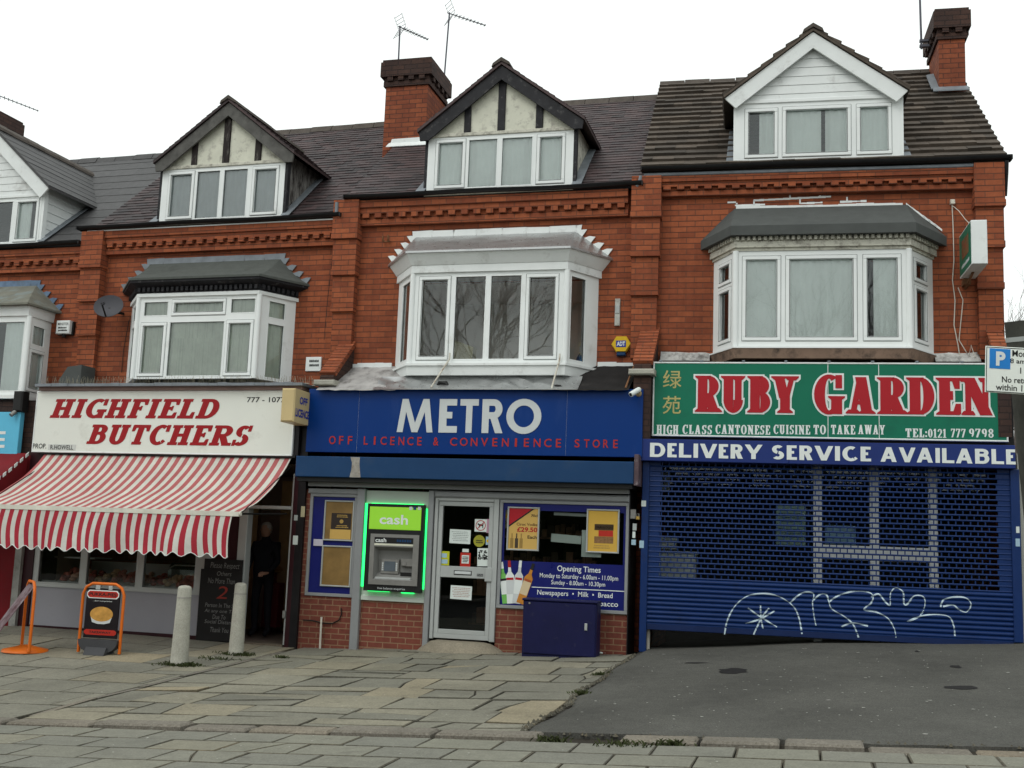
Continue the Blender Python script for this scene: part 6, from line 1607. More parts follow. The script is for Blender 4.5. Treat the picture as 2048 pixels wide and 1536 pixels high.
# awning of the neighbour: its end seen from the side
T = thing('striped_awning', 'dark red awning of the neighbouring shop, its end edged with red and white stripes', 'awning', F1, ue-1, .7, 2.4)
ux = p(56, 905, .74)[0]-.03; zt_ = p(56, 906, .74)[1]; zf = p(0, 955, 1.5)[1]
m = MB(); vs = []
for j in range(11):
    t = j/10
    for u in (ux-3.5, ux): vs.append(F1.pt(u, lerp(.70, 2.2, t), lerp(zt_, zt_-.85, t)-.10*math.sin(math.pi*t)))
m.faces(vs, [(2*j, 2*j+1, 2*j+3, 2*j+2) for j in range(10)], smooth=True); m.make('canopy', M_redawn, T, recalc=False)
m = MB(); vs = [F1.pt(ux+.002, lerp(.70, 2.2, j/10), lerp(zt_, zt_-.85, j/10)-.10*math.sin(math.pi*j/10)-.01) for j in range(11)]+[F1.pt(ux+.002, .70, zt_-.95)]
m.poly(vs); m.make('awning_end', M_redawn, T, recalc=False)
for k in range(30):
    pass
m = MB()
for j in range(26):
    t0_, t1_ = j/26, (j+1)/26
    if j % 2 == 0:
        for_ = [(lerp(.70, 2.2, t), lerp(zt_, zt_-.85, t)-.10*math.sin(math.pi*t)) for t in (t0_, t1_)]
        m.prism([F1.pt(ux+.004, for_[0][0], for_[0][1]-.035), F1.pt(ux+.004, for_[1][0], for_[1][1]-.035), F1.pt(ux+.004, for_[1][0], for_[1][1]+.02), F1.pt(ux+.004, for_[0][0], for_[0][1]+.02)], F1.u*.012)
m.make('edge_stripes', M_letterwhite, T)
# ---- projecting signs
T = thing('projecting_sign', 'small cream box sign lettered OFF LICENCE in blue, standing out beside the wide blue sign', 'projecting sign', F2, -.24, 1.0, 3.2)
m = MB(); m.bbox(F2, -.345, -.135, .70, 1.25, 3.215, 3.70, .02); m.make('sign_box', M_creamplastic, T)
fs = F2.sub(-.134, 1.25, -.134, .70)
mblue = plain('blue_sign_paint', (.012, .03, .28), .5)
text('lettering', mblue, T, fs, 'OFF', .16, .42, 3.49, 3.60, .001, .03, .002); text('lettering', mblue, T, fs, 'LICENCE', .05, .50, 3.30, 3.42, .001, .03, .002)
m = MB(); m.tube([F2.pt(-.24, .0, 3.45), F2.pt(-.24, .72, 3.45)], .025, 8); m.make('bracket', M_black, T)
T = thing('projecting_sign', 'green and white box sign projecting from the brick wall above the green takeaway sign', 'projecting sign', F3, 4.40, .6, 5.4)
m = MB(); m.bbox(F3, 4.305, 4.50, .16, .98, 5.40, 5.985, .008); m.make('sign_box', M_white, T)
fs = F3.sub(4.302, .20, 4.302, .95); m = MB(); m.box(fs, .0, .75, .0, .004, 5.42, 5.965); m.make('sign_face', M_green, T)
m = MB(); m.box(fs, .16, .62, .004, .006, 5.60, 5.86); m.make('printed_emblem', plain('faded_print', (.10, .13, .05), .5, var=.5, scale=12, dirt=(.25, .05, .03), dirt_amt=.3, dirt_scale=9), T)
scrawl('lettering', M_greywhite, T, fs, .12, .66, 5.47, 5.55, .004, 1, 4)
m = MB(); a = F3.px(1905, 560, .1); m.box(F3, 4.35, 4.44, .0, .2, 5.32, 5.40); m.tube([F3.pt(4.40, .0, 5.30), F3.pt(4.40, .55, 5.40)], .018, 6); m.make('bracket', M_rust, T)
p = F3.px
def wire(name, label, pts, r, fr, d=.02, mat=M_cable, cat='cable'):
    T = MB(); T.tube([fr.pt(*fr.px(x, y, dd)[:1], dd, fr.px(x, y, dd)[1]) for x, y, dd in pts], r, 5)
    return tag(T.make(name, mat), label, cat)
wire('cable', 'white cable hanging down the brick wall beside the green projecting sign', [(1904, 406, .03), (1906, 450, .02), (1908, 520, .02), (1905, 560, .03), (1910, 600, .03), (1908, 650, .03), (1916, 690, .04), (1920, 715, .05)], .008, F3)
wire('cable', 'white cable looped from the wall hook to the top of the green projecting sign', [(1906, 412, .03), (1918, 422, .2), (1930, 438, .4), (1938, 446, .6)], .006, F3)
wire('cable', 'white cable dangling in loops under the green projecting sign', [(1916, 575, .05), (1926, 600, .04), (1922, 640, .04), (1918, 680, .05), (1930, 700, .08), (1938, 712, .1), (1942, 690, .05), (1950, 715, .1)], .007, F3)
wire('cable', 'thin black cable running down the brick wall beside the left bay window', [(258, 640, .02), (247, 700, .015), (243, 745, .015)], .005, F1, mat=M_black)
wire('cable', 'thin dark wire hanging from the gutter by the middle pilaster', [(671, 440, .2), (664, 520, .1), (655, 600, .06), (648, 680, .05)], .004, F1, mat=M_black)
m = MB(); a = p(1904, 404, .0); m.box(F3, a[0]-.03, a[0]+.03, 0, .06, a[1]-.04, a[1]+.02); tag(m.make('wall_hook', M_whiterust), 'small white hook on the brick wall where the cables start', 'hook')

# ================================================================== SMALL THINGS ON THE STORE FRONT
p = F2.px
def pm_(*a): return p(*a, SF)
# cash machine
cx0, cx1 = (pm_(741.8, 1008)[0]+pm_(733.6, 1179)[0])/2, (pm_(854, 1010)[0]+pm_(846, 1185)[0])/2
cz0, cz1 = pm_(790, 1183)[1], pm_(798, 1009)[1]
A = thing('cash_machine', 'cash machine with lime green header, black surround and a glowing green edge', 'cash machine', F2, (cx0+cx1)/2, SF, cz0)
m = MB(); E_ = SF-.003
m.box(F2, cx0-.095, cx0+.02, E_, E_+.022, cz0+.05, cz1+.005); m.box(F2, cx1-.02, cx1+.012, E_, E_+.022, cz0+.05, cz1-.05); m.box(F2, cx0+.021, cx1-.05, E_, E_+.022, cz1-.02, cz1+.010)  # left strip widened, its glow stands in for light spilled on the panel
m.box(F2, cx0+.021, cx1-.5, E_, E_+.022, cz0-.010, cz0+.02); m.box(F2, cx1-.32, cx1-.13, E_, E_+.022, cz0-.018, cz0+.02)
m.make('light_strip_and_spill', emit('green_led_and_spill', (.02, .85, .16), 2.2), A)
m = MB(); f0, f1 = SF+.030, SF+.125
fx0, fx1 = pm_(746, 1120)[0], pm_(843, 1120)[0]; fz0, fz1 = pm_(795, 1170)[1], pm_(795, 1069)[1]
hz0, hz1 = pm_(795, 1060)[1], pm_(795, 1015)[1]
m.plate(F2, [cx0, fx0, fx1, cx1], [cz0, fz0, fz1, cz1], lambda u, z: not (fx0 < u < fx1 and fz0 < z < fz1), f0, f1); m.make('surround', M_black, A)
m = MB(); m.bbox(F2, cx0+.035, cx1-.035, f1, f1+.008, hz0, hz1, .006); m.make('header', emit('lime_header', (.22, .50, .02), .38), A)
text('lettering', M_letterwhite, A, F2, 'cash', pm_(766, 1040)[0], pm_(822.5, 1040)[0], pm_(795, 1049.5)[1], pm_(795, 1030)[1], f1+.008, .02, .002)
for i, (x, c) in enumerate(((828, M_greywhite), (836, M_boxblue), (845, M_greywhite))):
    a = pm_(x, 1017.5); m = MB(); m.box(F2, a[0]-.022, a[0]+.022, f1+.0085, f1+.010, a[1]-.022, a[1]+.022); m.make('sticker', c, A)
# steel fascia with a recess
rx0, rx1 = pm_(754, 1130)[0], pm_(831, 1130)[0]; rz0, rz1 = pm_(795, 1160)[1], pm_(795, 1094)[1]
m = MB(); m.plate(F2, [fx0, rx0, rx1, fx1], [fz0, rz0, rz1, fz1], lambda u, z: not (rx0 < u < rx1 and rz0 < z < rz1), SF+.035, f1+.018); fas = m.make('fascia', M_steel, A)
m = MB(); dk = SF+.004; q = [F2.pt(rx0, f1+.01, rz0), F2.pt(rx1, f1+.01, rz0), F2.pt(rx1, f1+.01, rz1), F2.pt(rx0, f1+.01, rz1)]; k = [F2.pt(rx0+.03, dk, rz0+.10), F2.pt(rx1-.03, dk, rz0+.10), F2.pt(rx1-.03, dk, rz1-.05), F2.pt(rx0+.03, dk, rz1-.05)]
m.faces(q+k, [(4, 5, 6, 7), (0, 1, 5, 4), (1, 2, 6, 5), (2, 3, 7, 6), (3, 0, 4, 7)]); m.make('recess', plain('recess_grey', (.20, .20, .19), .5, var=.15), fas, recalc=False)
sx0, sx1 = lerp(rx0, rx1, .14), lerp(rx0, rx1, .60); sz0, sz1 = lerp(rz0, rz1, .17), lerp(rz0, rz1, .62)
m = MB(); m.bbox(F2, sx0, sx1, dk, SF+.055, sz0, sz1, .01); m.make('screen_bezel', M_steel, A)
m = MB(); m.box(F2, sx0+.05, sx1-.05, SF+.055, SF+.059, sz0+.04, sz1-.03); m.make('screen', plain('blank_screen', (.10, .12, .14), .2), A)
m = MB()
for s_ in (sx0+.018, sx1-.04):
    for i in range(4): z = lerp(sz0+.05, sz1-.07, i/3); m.box(F2, s_, s_+.022, SF+.055, SF+.063, z, z+.022)
m.make('side_keys', M_greywhite, A)
m = MB(); kx0, kx1 = lerp(rx0, rx1, .66), lerp(rx0, rx1, .96); m.bbox(F2, kx0, kx1, dk, SF+.06, lerp(rz0, rz1, .42), lerp(rz0, rz1, .66)); m.bbox(F2, kx0+.01, kx0+.08, SF+.06, SF+.072, lerp(rz0, rz1, .44), lerp(rz0, rz1, .56)); m.make('card_reader', M_steel, A)
m = MB(); m.box(F2, kx0, kx1, SF+.02, SF+.066, lerp(rz0, rz1, .13), lerp(rz0, rz1, .24)); m.make('cash_slot', M_black, A)
m = MB(); m.bbox(F2, rx0+.02, rx1-.02, SF+.02, SF+.12, rz0+.005, rz0+.035); m.make('shelf', M_alulight, A)
m = MB(); m.box(F2, rx0, rx1, f1+.0185, f1+.024, pm_(795, 1087)[1], pm_(795, 1075.5)[1]); m.make('name_strip', M_black, A)
text('lettering', M_letterwhite, A, F2, 'cash', rx0+.015, rx0+.015+.165, pm_(795, 1085.5)[1], pm_(795, 1077)[1], f1+.0245, .02, .001)
m = MB()
for i, c in enumerate(range(6)): a = lerp(rx0, rx1, .58+.065*i); m.box(F2, a, a+.026, f1+.0245, f1+.026, pm_(795, 1084)[1], pm_(795, 1079)[1])
m.make('card_symbols', M_boxblue, A)
m = MB(); m.box(F2, rx0, rx1, f1+.0185, f1+.023, pm_(795, 1091.5)[1], pm_(795, 1088)[1]); m.make('light_bar', plain('cream_bar2', (.62, .62, .5), .4), A)
text('lettering', M_greywhite, A, F2, 'free balance enquiries', pm_(761, 1178)[0], pm_(816, 1178)[0], pm_(788, 1180)[1], pm_(788, 1174.5)[1], f1, .0, .001)

def poster(name, label, x0, y0, x1, y1, d, fw2=.022):
    u0, u1, z0, z1 = F2.rc(x0, y0, x1, y1, d)
    T = thing(name, label, 'poster frame', F2, (u0+u1)/2, d, z0)
    m = MB(); m.ring(F2, u0, u1, z0, z1, fw2, d-.012, d+.018, .006); m.make('frame', M_alulight, T)
    return T, u0+fw2, u1-fw2, z0+fw2, z1-fw2
d = SF+.004
T, a, b, c, e = poster('poster_frame', 'upper of two silver snap frames on the blue vinyl panel, holding a dark leaflet', 650.5, 1000, 705.5, 1083, d)
m = MB(); m.box(F2, a, b, d-.01, d, c, e); m.make('poster', M_brownposter, T)
u_ = lerp(a, b, .22); m = MB(); m.box(F2, u_, b-.02, d, d+.003, lerp(c, e, .27), lerp(c, e, .70)); m.make('leaflet', plain('dark_leaflet', (.03, .022, .018), .6), T)
m = MB(); m.box(F2, u_-.01, b-.02, d, d+.0035, c+.005, lerp(c, e, .265)); m.make('leaflet_slip', M_poster, T)
gold = plain('gold_print', (.40, .26, .07), .6); scrawl('lettering', gold, T, F2, lerp(a, b, .42), b-.06, lerp(c, e, .58), lerp(c, e, .67), d+.003, 2, 1); scrawl('lettering', gold, T, F2, lerp(a, b, .36), b-.05, lerp(c, e, .30), lerp(c, e, .39), d+.003, 2, 2)
m = MB(); m.lathe(F2.pt(lerp(a, b, .6), d+.003, lerp(c, e, .48)), [(.03, 0), (.03, .002)], 12, F2.n); m.make('printed_emblem', gold, T)
T, a, b, c, e = poster('poster_frame', 'lower of two silver snap frames on the blue panel, holding an empty faded brown sheet', 645, 1090, 700.5, 1175, d)
m = MB(); m.box(F2, a, b, d-.01, d, c, e); m.make('poster', M_brownposter, T)
T, a, b, c, e = poster('poster_frame', 'silver frame with yellow vodka price poster in the shop window', 1016, 1013, 1077, 1102.5, d)
m = MB(); m.box(F2, a, b, d-.01, d, c, e); m.make('poster', M_poster, T)
m = MB(); m.poly([F2.pt(a, d+.001, e), F2.pt(lerp(a, b, .84), d+.001, e), F2.pt(a, d+.001, lerp(c, e, .55))]); m.make('printed_corner', M_red, T, recalc=False)
m = MB(); m.poly([F2.pt(a, d+.0015, lerp(c, e, .575)), F2.pt(lerp(a, b, .80), d+.0015, e), F2.pt(lerp(a, b, .88), d+.0015, e), F2.pt(a, d+.0015, lerp(c, e, .53))]); m.make('printed_band', M_letterblack, T, recalc=False)
pt_ = lambda body, mat, f0, f1, g0, g1, bo: text('lettering', mat, T, F2, body, lerp(a, b, f0), lerp(a, b, f1), lerp(c, e, g0), lerp(c, e, g1), d, bo, .002)
pt_('70cl', M_letterblack, .76, .98, .80, .86, .02); pt_('Ciroc Vodka', plain('brown_print', (.10, .05, .02), .6), .27, .99, .575, .645, .015); pt_('\u00a329.50', M_red, .29, .99, .42, .54, .03); pt_('Each', M_letterblack, .66, .98, .26, .34, .02)
for k in range(3):
    x = .07+.16*k; m = MB(); m.box(F2, lerp(a, b, x), lerp(a, b, x+.11), d, d+.002, c+.01, lerp(c, e, .26)); m.box(F2, lerp(a, b, x+.035), lerp(a, b, x+.075), d, d+.002, lerp(c, e, .26), lerp(c, e, .38)); m.make('printed_bottle', plain('bottle_print%d' % (k % 2), ((.30, .19, .05), (.06, .045, .03))[k % 2], .5), T)
T, a, b, c, e = poster('poster_frame', 'silver frame with golden HAIR LOSS poster in the shop window', 1174, 1017.5, 1237.5, 1107.5, d)
m = MB(); m.box(F2, a, b, d-.01, d, c, e); m.make('poster', plain('amber_poster_paper', (.58, .36, .06), .6, var=.06), T)
m = MB(); m.box(F2, lerp(a, b, .22), lerp(a, b, .86), d, d+.002, lerp(c, e, .52), lerp(c, e, .67)); m.make('printed_band', plain('dark_brown_print', (.05, .03, .015), .6), T)
pt_('HAIR LOSS', plain('tan_print', (.36, .25, .12), .6), .27, .82, .56, .62, .01); 
m = MB(); m.box(F2, lerp(a, b, .36), lerp(a, b, .85), d, d+.002, lerp(c, e, .37), lerp(c, e, .515)); m.make('printed_band', M_orangered, T)
m = MB(); m.box(F2, lerp(a, b, .22), lerp(a, b, .86), d, d+.0018, lerp(c, e, .20), lerp(c, e, .365)); m.make('printed_band', plain('brown_photo_print', (.22, .12, .05), .6, var=.5, scale=25), T)
scrawl('lettering', gold, T, F2, lerp(a, b, .2), lerp(a, b, .8), lerp(c, e, .06), lerp(c, e, .17), d, 2, 8)

def sheet_(name, label, cat, x0, y0, x1, y1, d, mat, tilt=0.0, group=None, fr=F2, th=.002):
    u0, u1, z0, z1 = fr.rc(x0, y0, x1, y1, d); T = thing(name, label, cat, fr, (u0+u1)/2, d, z0, group)
    cu, cz = (u0+u1)/2, (z0+z1)/2; R = [(u0, z0), (u1, z0), (u1, z1), (u0, z1)]
    R = [(cu+(u-cu)*math.cos(tilt)-(z-cz)*math.sin(tilt), cz+(u-cu)*math.sin(tilt)+(z-cz)*math.cos(tilt)) for u, z in R]
    m = MB(); m.uzprism(fr, R, d, d+th); m.make('paper' if mat is M_paper else 'sheet', mat, T); return T, u0, u1, z0, z1
dg = SF-.027
ink = plain('faint_ink', (.25, .28, .28), .7); ink2 = plain('faint_red_ink', (.36, .16, .13), .7)
T, a, b, c, e = sheet_('notice', 'white typed notice taped high on the glass of the shop door', 'notice', 900, 1058.5, 940.5, 1088, dg, M_paper, -.02); scrawl('lettering', ink, T, F2, a+.02, b-.02, c+.03, e-.02, dg+.002, 6, 3, .35)
T, a, b, c, e = sheet_('notice', 'white typed notice on the lower glass of the shop door', 'notice', 901.5, 1170.5, 943, 1200, dg, M_paper, -.02); scrawl('lettering', ink2, T, F2, a+.02, b-.02, c+.03, e-.02, dg+.002, 6, 4, .35)
T, a, b, c, e = sheet_('no_dogs_sign', 'square no dogs sticker with a red crossed ring on the shop door', 'sticker', 950, 1038, 973, 1064, dg, M_paper)
cu, cz = (a+b)/2, (c+e)/2; R = (b-a)*.42
m = MB(); n = 28
for i in range(n):
    t0_, t1_ = 2*math.pi*i/n, 2*math.pi*(i+1)/n; m.poly([F2.pt(cu+R*k*math.cos(t), dg+.004, cz+R*k*math.sin(t)) for k, t in ((1, t0_), (1, t1_), (.86, t1_), (.86, t0_))])
for sgn in (1,): m.poly([F2.pt(cu+x*R, dg+.0045, cz+y*R) for x, y in ((-.68, -.58), (-.58, -.68), (.68, .58), (.58, .68))])
m.make('red_ring', M_red, T, recalc=False)
m = MB(); m.uzprism(F2, [(cu+x*R, cz+y*R) for x, y in ((-.62, .28), (-.5, .48), (-.38, .30), (.36, .18), (.62, .46), (.5, .1), (.52, -.5), (.38, -.5), (.32, -.1), (-.2, -.05), (-.25, -.5), (-.38, -.5), (-.36, .05), (-.6, .14))], dg+.002, dg+.0035); m.make('dog_symbol', M_letterblack, T)
T, *_ = sheet_('notice', 'narrow pink paper strip beside the no dogs sticker', 'notice', 973.5, 1038, 982, 1066, dg-.001, plain('pink_paper', (.45, .26, .34), .8))
T = thing('round_sticker', 'round olive yellow sticker on the glass of the shop door', 'sticker', F2, p(958.5, 1082, dg)[0], dg, p(958.5, 1082, dg)[1])
m = MB(); q = p(958.5, 1082, dg); m.lathe(F2.pt(q[0], dg, q[1]), [(.083, 0), (.083, .002)], 24, F2.n); m.make('disc', plain('olive_yellow', (.30, .29, .03), .5), T); scrawl('lettering', M_letterblack, T, F2, q[0]-.06, q[0]+.06, q[1]-.035, q[1]+.02, dg+.002, 2, 6)
T, *_ = sheet_('sticker', 'small blue and white sticker at the right edge of the shop door glass', 'sticker', 972, 1073, 981, 1090, dg, plain('pale_blue_paper', (.33, .48, .58), .6)); 
m = MB(); q = p(976, 1082, dg); m.lathe(F2.pt(q[0], dg+.002, q[1]), [(.022, 0), (.022, .002)], 12, F2.n); m.make('printed_emblem', M_yellow, T)
T, a, b, c, e = sheet_('sticker', 'acid yellow card at the lower left of the shop door glass', 'sticker', 877, 1102, 898, 1131, dg, plain('acid_yellow', (.45, .47, .02), .5))
for g0_, g1_, w in ((.55, .85, .55), (.12, .42, .7)): m = MB(); m.box(F2, lerp(a, b, .5-w/2), lerp(a, b, .5+w/2), dg+.002, dg+.0035, lerp(c, e, g0_), lerp(c, e, g1_)); m.make('printed_emblem', plain('pale_blue_paper', (.33, .48, .58), .6), T)
T, a, b, c, e = sheet_('sticker', 'red card with white panel at the bottom of the door glass', 'sticker', 921, 1105, 940.5, 1133.5, dg, M_orangered)
m = MB(); m.box(F2, lerp(a, b, .15), lerp(a, b, .85), dg+.002, dg+.0035, lerp(c, e, .22), lerp(c, e, .82)); m.make('printed_panel', M_paper, T); scrawl('lettering', M_letterblack, T, F2, lerp(a, b, .2), lerp(a, b, .8), lerp(c, e, .3), lerp(c, e, .75), dg+.0035, 4, 7)
T, *_ = sheet_('sticker', 'little white card above the red card on the door glass', 'sticker', 925, 1097.5, 937.5, 1104.5, dg, M_paper)
T, a, b, c, e = sheet_('notice', 'white leaflet scribbled with black, low on the right of the door glass', 'notice', 955.5, 1096, 979, 1133, dg, M_paper, .03)
r_ = random.Random(9); m = MB()
for i in range(40): u, z = r_.uniform(a+.01, b-.03), r_.uniform(lerp(c, e, .35), e-.04); m.box(F2, u, u+r_.uniform(.01, .03), dg+.002, dg+.0035+i*.00005, z, z+r_.uniform(.008, .025))
m.make('scribble', M_letterblack, T)
# inside the window
T, *_ = sheet_('notice', 'long white card inside the dark shop window', 'notice', 1102.5, 1068.5, 1162, 1087, SF-.06, M_paper, -.05)
T, *_ = sheet_('notice', 'white card strip high inside the dark shop window', 'notice', 1108, 1025, 1174, 1033, SF-.07, plain('grey_card', (.40, .43, .42), .8), -.02)
T, *_ = sheet_('notice', 'tall white sheet half hidden behind the golden poster', 'notice', 1164, 1060, 1202, 1115, SF-.05, M_paper, .0)
T, a, b, c, e = sheet_('notice', 'cream CCTV warning card half hidden behind the vodka poster', 'notice', 1006, 1019, 1030, 1057, SF-.05, plain('cream_card2', (.42, .38, .24), .7))
text('lettering', M_letterblack, T, F2, 'CCTV', a+.015, b-.01, lerp(c, e, .22), lerp(c, e, .38), SF-.048, .01, .001)
m = MB(); m.poly([F2.pt(lerp(a, b, .1), SF-.047, lerp(c, e, .55)), F2.pt(lerp(a, b, .9), SF-.047, lerp(c, e, .55)), F2.pt(lerp(a, b, .5), SF-.047, lerp(c, e, .95))]); m.make('warning_triangle', M_yellow, T, recalc=False)
T, *_ = sheet_('sticker', 'small white scribbled sticker on the grey frame left of the lower snap frame', 'sticker', 627.5, 1078, 645.5, 1092, SF+.013, plain('lilac_white', (.50, .48, .56), .6))
for x0, y0, x1, y1, lb, mt in ((602.5, 1012.5, 609, 1034, 'cream paper sticker high on the black pillar', plain('cream_card2', (.42, .38, .24), .7)), (586.5, 1071, 595, 1089.5, 'white sticker on the black pillar by the door of the butcher', M_paper), (588.5, 1030, 595, 1041, 'small grey sticker on the black pillar', plain('grey_card', (.40, .43, .42), .8)),
                               (1265, 1063, 1270.5, 1076, 'white sticker below the padlock', M_paper), (1263, 1079, 1271.5, 1090, 'blue and white sticker on the black pillar', plain('pale_blue_paper', (.33, .48, .58), .6)), (1265.5, 1047, 1273, 1061, 'torn grey sticker just under the padlock', plain('grey_card', (.40, .43, .42), .8))):
    sheet_('sticker', lb, 'sticker', x0, y0, x1, y1, .642 if x0 < 700 else .622, mt)
for x0, y0, x1, y1, lb in ((1283, 1001, 1292, 1013, 'upper white sticker on the left blue guide rail'), (1279, 1081, 1287.5, 1096, 'lower pale blue sticker on the left blue guide rail'), (2032, 1053, 2039, 1066, 'upper sticker on the right blue guide rail'), (2031, 1077, 2040, 1093, 'lower pale sticker on the right blue guide rail')):
    sheet_('sticker', lb, 'sticker', x0, y0, x1, y1, .636, plain('pale_blue_paper', (.33, .48, .58), .6) if 'pale' in lb else M_paper, fr=F3)
T = thing('padlock', 'brass padlock on a steel hasp beside the blue shutter', 'padlock', F2, p(1272, 1034, .63)[0], .63, p(1272, 1034, .63)[1])
m = MB(); a = p(1266, 1029, .622); m.bbox(F2, a[0]-.035, a[0]+.04, .621, .64, a[1]-.06, a[1]+.07, .008); m.make('hasp', M_steel, T)
m = MB(); b = p(1276, 1035, .66); m.bbox(F2, b[0]-.025, b[0]+.02, .64, .68, b[1]-.03, b[1]+.015, .006); m.make('lock_body', plain('brass', (.45, .30, .08), .35, .6), T)
m = MB(); m.tube([F2.pt(b[0]-.017, .66, b[1]+.01), F2.pt(b[0]-.017, .66, b[1]+.05), F2.pt(b[0]+.012, .66, b[1]+.05), F2.pt(b[0]+.012, .66, b[1]+.01)], .005, 6); m.make('shackle', M_steel, T)
# little pipe and hose by the brick
T = MB(); a = p(643, 1234, .64); q = F2.pt(p(640, 1294, .64)[0], .64, 0); T.tube([F2.pt(q.x-F2.O.x, .64, gz(q.x, q.y)+.0), F2.pt(a[0], .64, a[1])], .016, 8); tag(T.make('vent_pipe', M_cable), 'thin upright white pipe against the brown brick left of the cash machine', 'pipe')
T = MB(); T.tube([F2.pt(*p(x, y, .60)[:1], .60, p(x, y, .60)[1]) for x, y in ((606, 1240), (625, 1241), (645, 1246), (665, 1247), (678, 1240), (683, 1228), (682, 1216))], .009, 6); tag(T.make('hose', M_black), 'black cable looping across the brown brick wall', 'cable')
# utility cabinet
DC = 1.02
a = F2.rc(1046, 1199, 1191, 1312, DC); q = F2.pt((a[0]+a[1])/2, DC, 0); zb = gz(q.x, q.y)
T = thing('utility_cabinet', 'navy blue steel utility cabinet on the pavement before the shop window', 'cabinet', F2, (a[0]+a[1])/2, .85, zb)
m = MB(); m.bbox(F2, a[0], a[1], SF+.12, DC-.022, zb-.05, a[3]-.01, .01); m.bbox(F2, a[0]-.01, a[1]+.01, SF+.11, DC+.008, a[3]-.01, a[3]+.02, .01); m.make('cabinet_body', M_cabblue, T)
m = MB(); m.bbox(F2, a[0]+.02, a[1]-.012, DC-.022, DC, zb+.03, a[3]-.02, .008); dd_ = m.make('door', M_cabblue, T)
b = F2.px(1172, 1254, DC); m = MB(); m.bbox(F2, b[0]-.018, b[0]+.018, DC, DC+.018, b[1]-.045, b[1]+.045, .006); m.make('handle', M_alulight, dd_)
b = F2.px(1059, 1206, DC); m = MB(); m.lathe(F2.pt(b[0], DC, b[1]), [(.014, 0), (.014, .006)], 10, F2.n); m.make('lock', M_steel, dd_)
T = MB(); b = gpx(1196, 1309)
for i in range(4): T.lathe(Vector((b.x+.06*i-.08, b.y+.02*(i % 2), gz(b.x+.06*i-.08, b.y)+.012)), [(.03, 0), (.045, .012), (.02, .028)], 8)
tag(T.make('litter', M_paper), 'scrap of white litter at the foot of the navy cabinet', 'litter')
# cctv cameras
def cctv(fr, x, y, d0_, label, yaw=-.6, s=1.0, mat=None):
    a = fr.px(x, y, d0_); T = thing('security_camera', label, 'camera', fr, a[0], d0_, a[1])
    m = MB(); m.lathe(fr.pt(a[0]+.05*s, d0_, a[1]), [(.045*s, 0), (.04*s, .02), (.018*s, .03)], 12, fr.n); m.tube([fr.pt(a[0]+.05*s, d0_+.02, a[1]), fr.pt(a[0]+.03*s, d0_+.09, a[1]+.01)], .012*s, 8); m.make('bracket', plain('tan_bracket', (.35, .26, .14), .6), T)
    ax = (fr.u*math.sin(yaw)+fr.n*math.cos(yaw)+Vector((0, 0, -.55))).normalized(); c = fr.pt(a[0]+.03*s, d0_+.09, a[1]+.02)
    m = MB(); m.lathe(c-ax*.07*s, [(.032*s, 0), (.036*s, .02), (.036*s, .19*s), (.030*s, .195*s)], 14, ax); m.make('camera_body', mat or M_letterwhite, T)
    m = MB(); m.lathe(c-ax*.07*s, [(.024*s, .1951*s), (.024*s, .197*s)], 12, ax); m.make('lens', M_black, T)
cctv(F2, 1270, 787, DM, 'white bullet security camera at the top right corner of the wide blue sign')
p = F1.px
T = thing('floodlight', 'black floodlight with a camera on the wall above the pale blue sign', 'floodlight', F1, p(37, 800, .75)[0], .75, p(37, 800, .75)[1])
a = p(37, 802, .75); m = MB(); m.bbox(F1, a[0]-.09, a[0]+.09, .62, .78, a[1]-.17, a[1]+.16, .02); m.make('lamp_body', M_black, T); m = MB(); m.tube([F1.pt(a[0]-.04, .75, a[1]-.17), F1.pt(a[0]-.06, .82, a[1]-.24)], .035, 8); m.make('sensor', M_steel, T)
# alarm boxes
p = F2.px; DA = .0
T = thing('alarm_box', 'yellow hexagonal alarm box on the brick wall over the wide blue sign', 'alarm box', F2, p(1242, 689, .08)[0], .0, p(1242, 706, .08)[1])
a = p(1242, 688, .08); R = .145; hx = [(a[0]+R*math.cos(math.pi*i/3), a[1]+R*.92*math.sin(math.pi*i/3)) for i in range(6)]
m = MB(); m.uzprism(F2, hx, .0, .06); hx2 = [(a[0]+(u-a[0])*.92, a[1]+(z-a[1])*.92) for u, z in hx]; m.uzprism(F2, hx2, .06, .085); m.make('alarm_body', M_yellow, T)
m = MB(); m.bbox(F2, a[0]-.065, a[0]+.065, .0, .07, a[1]-.165, a[1]-.105, .01); m.make('strobe', M_boxblue, T)
m = MB(); m.box(F2, a[0]-.072, a[0]+.072, .0855, .088, a[1]-.045, a[1]+.05); m.make('badge', mblue, T)
text('lettering', M_letterwhite, T, F2, 'ADT', a[0]-.06, a[0]+.06, a[1]-.03, a[1]+.035, .088, .04, .002)
p = F1.px
a = F1.rc(113, 641, 137, 667, .12); T = thing('alarm_box', 'square white alarm box on the brick wall left of the satellite dish', 'alarm box', F1, (a[0]+a[1])/2, 0, a[2])
m = MB(); m.bbox(F1, a[0], a[1], .0, .12, a[2], a[3], .012); m.make('alarm_body', M_white, T)
m = MB(); m.box(F1, a[0]-.002, a[1]+.03, .0, .05, a[2]-.01, a[3]-.01); m.make('back_plate', M_black, T); m = MB(); m.lathe(F1.pt((a[0]+a[1])/2, .06, a[2]-.05), [(.03, 0), (.04, .05)], 10); m.make('strobe', M_black, T)
text('lettering', M_letterblack, T, F1, 'MINSTER', a[0]+.035, a[1]-.015, lerp(a[2], a[3], .63), lerp(a[2], a[3], .82), .12, .01, .001); scrawl('lettering', M_letterblack, T, F1, a[0]+.03, a[1]-.03, lerp(a[2], a[3], .15), lerp(a[2], a[3], .55), .12, 2, 5)
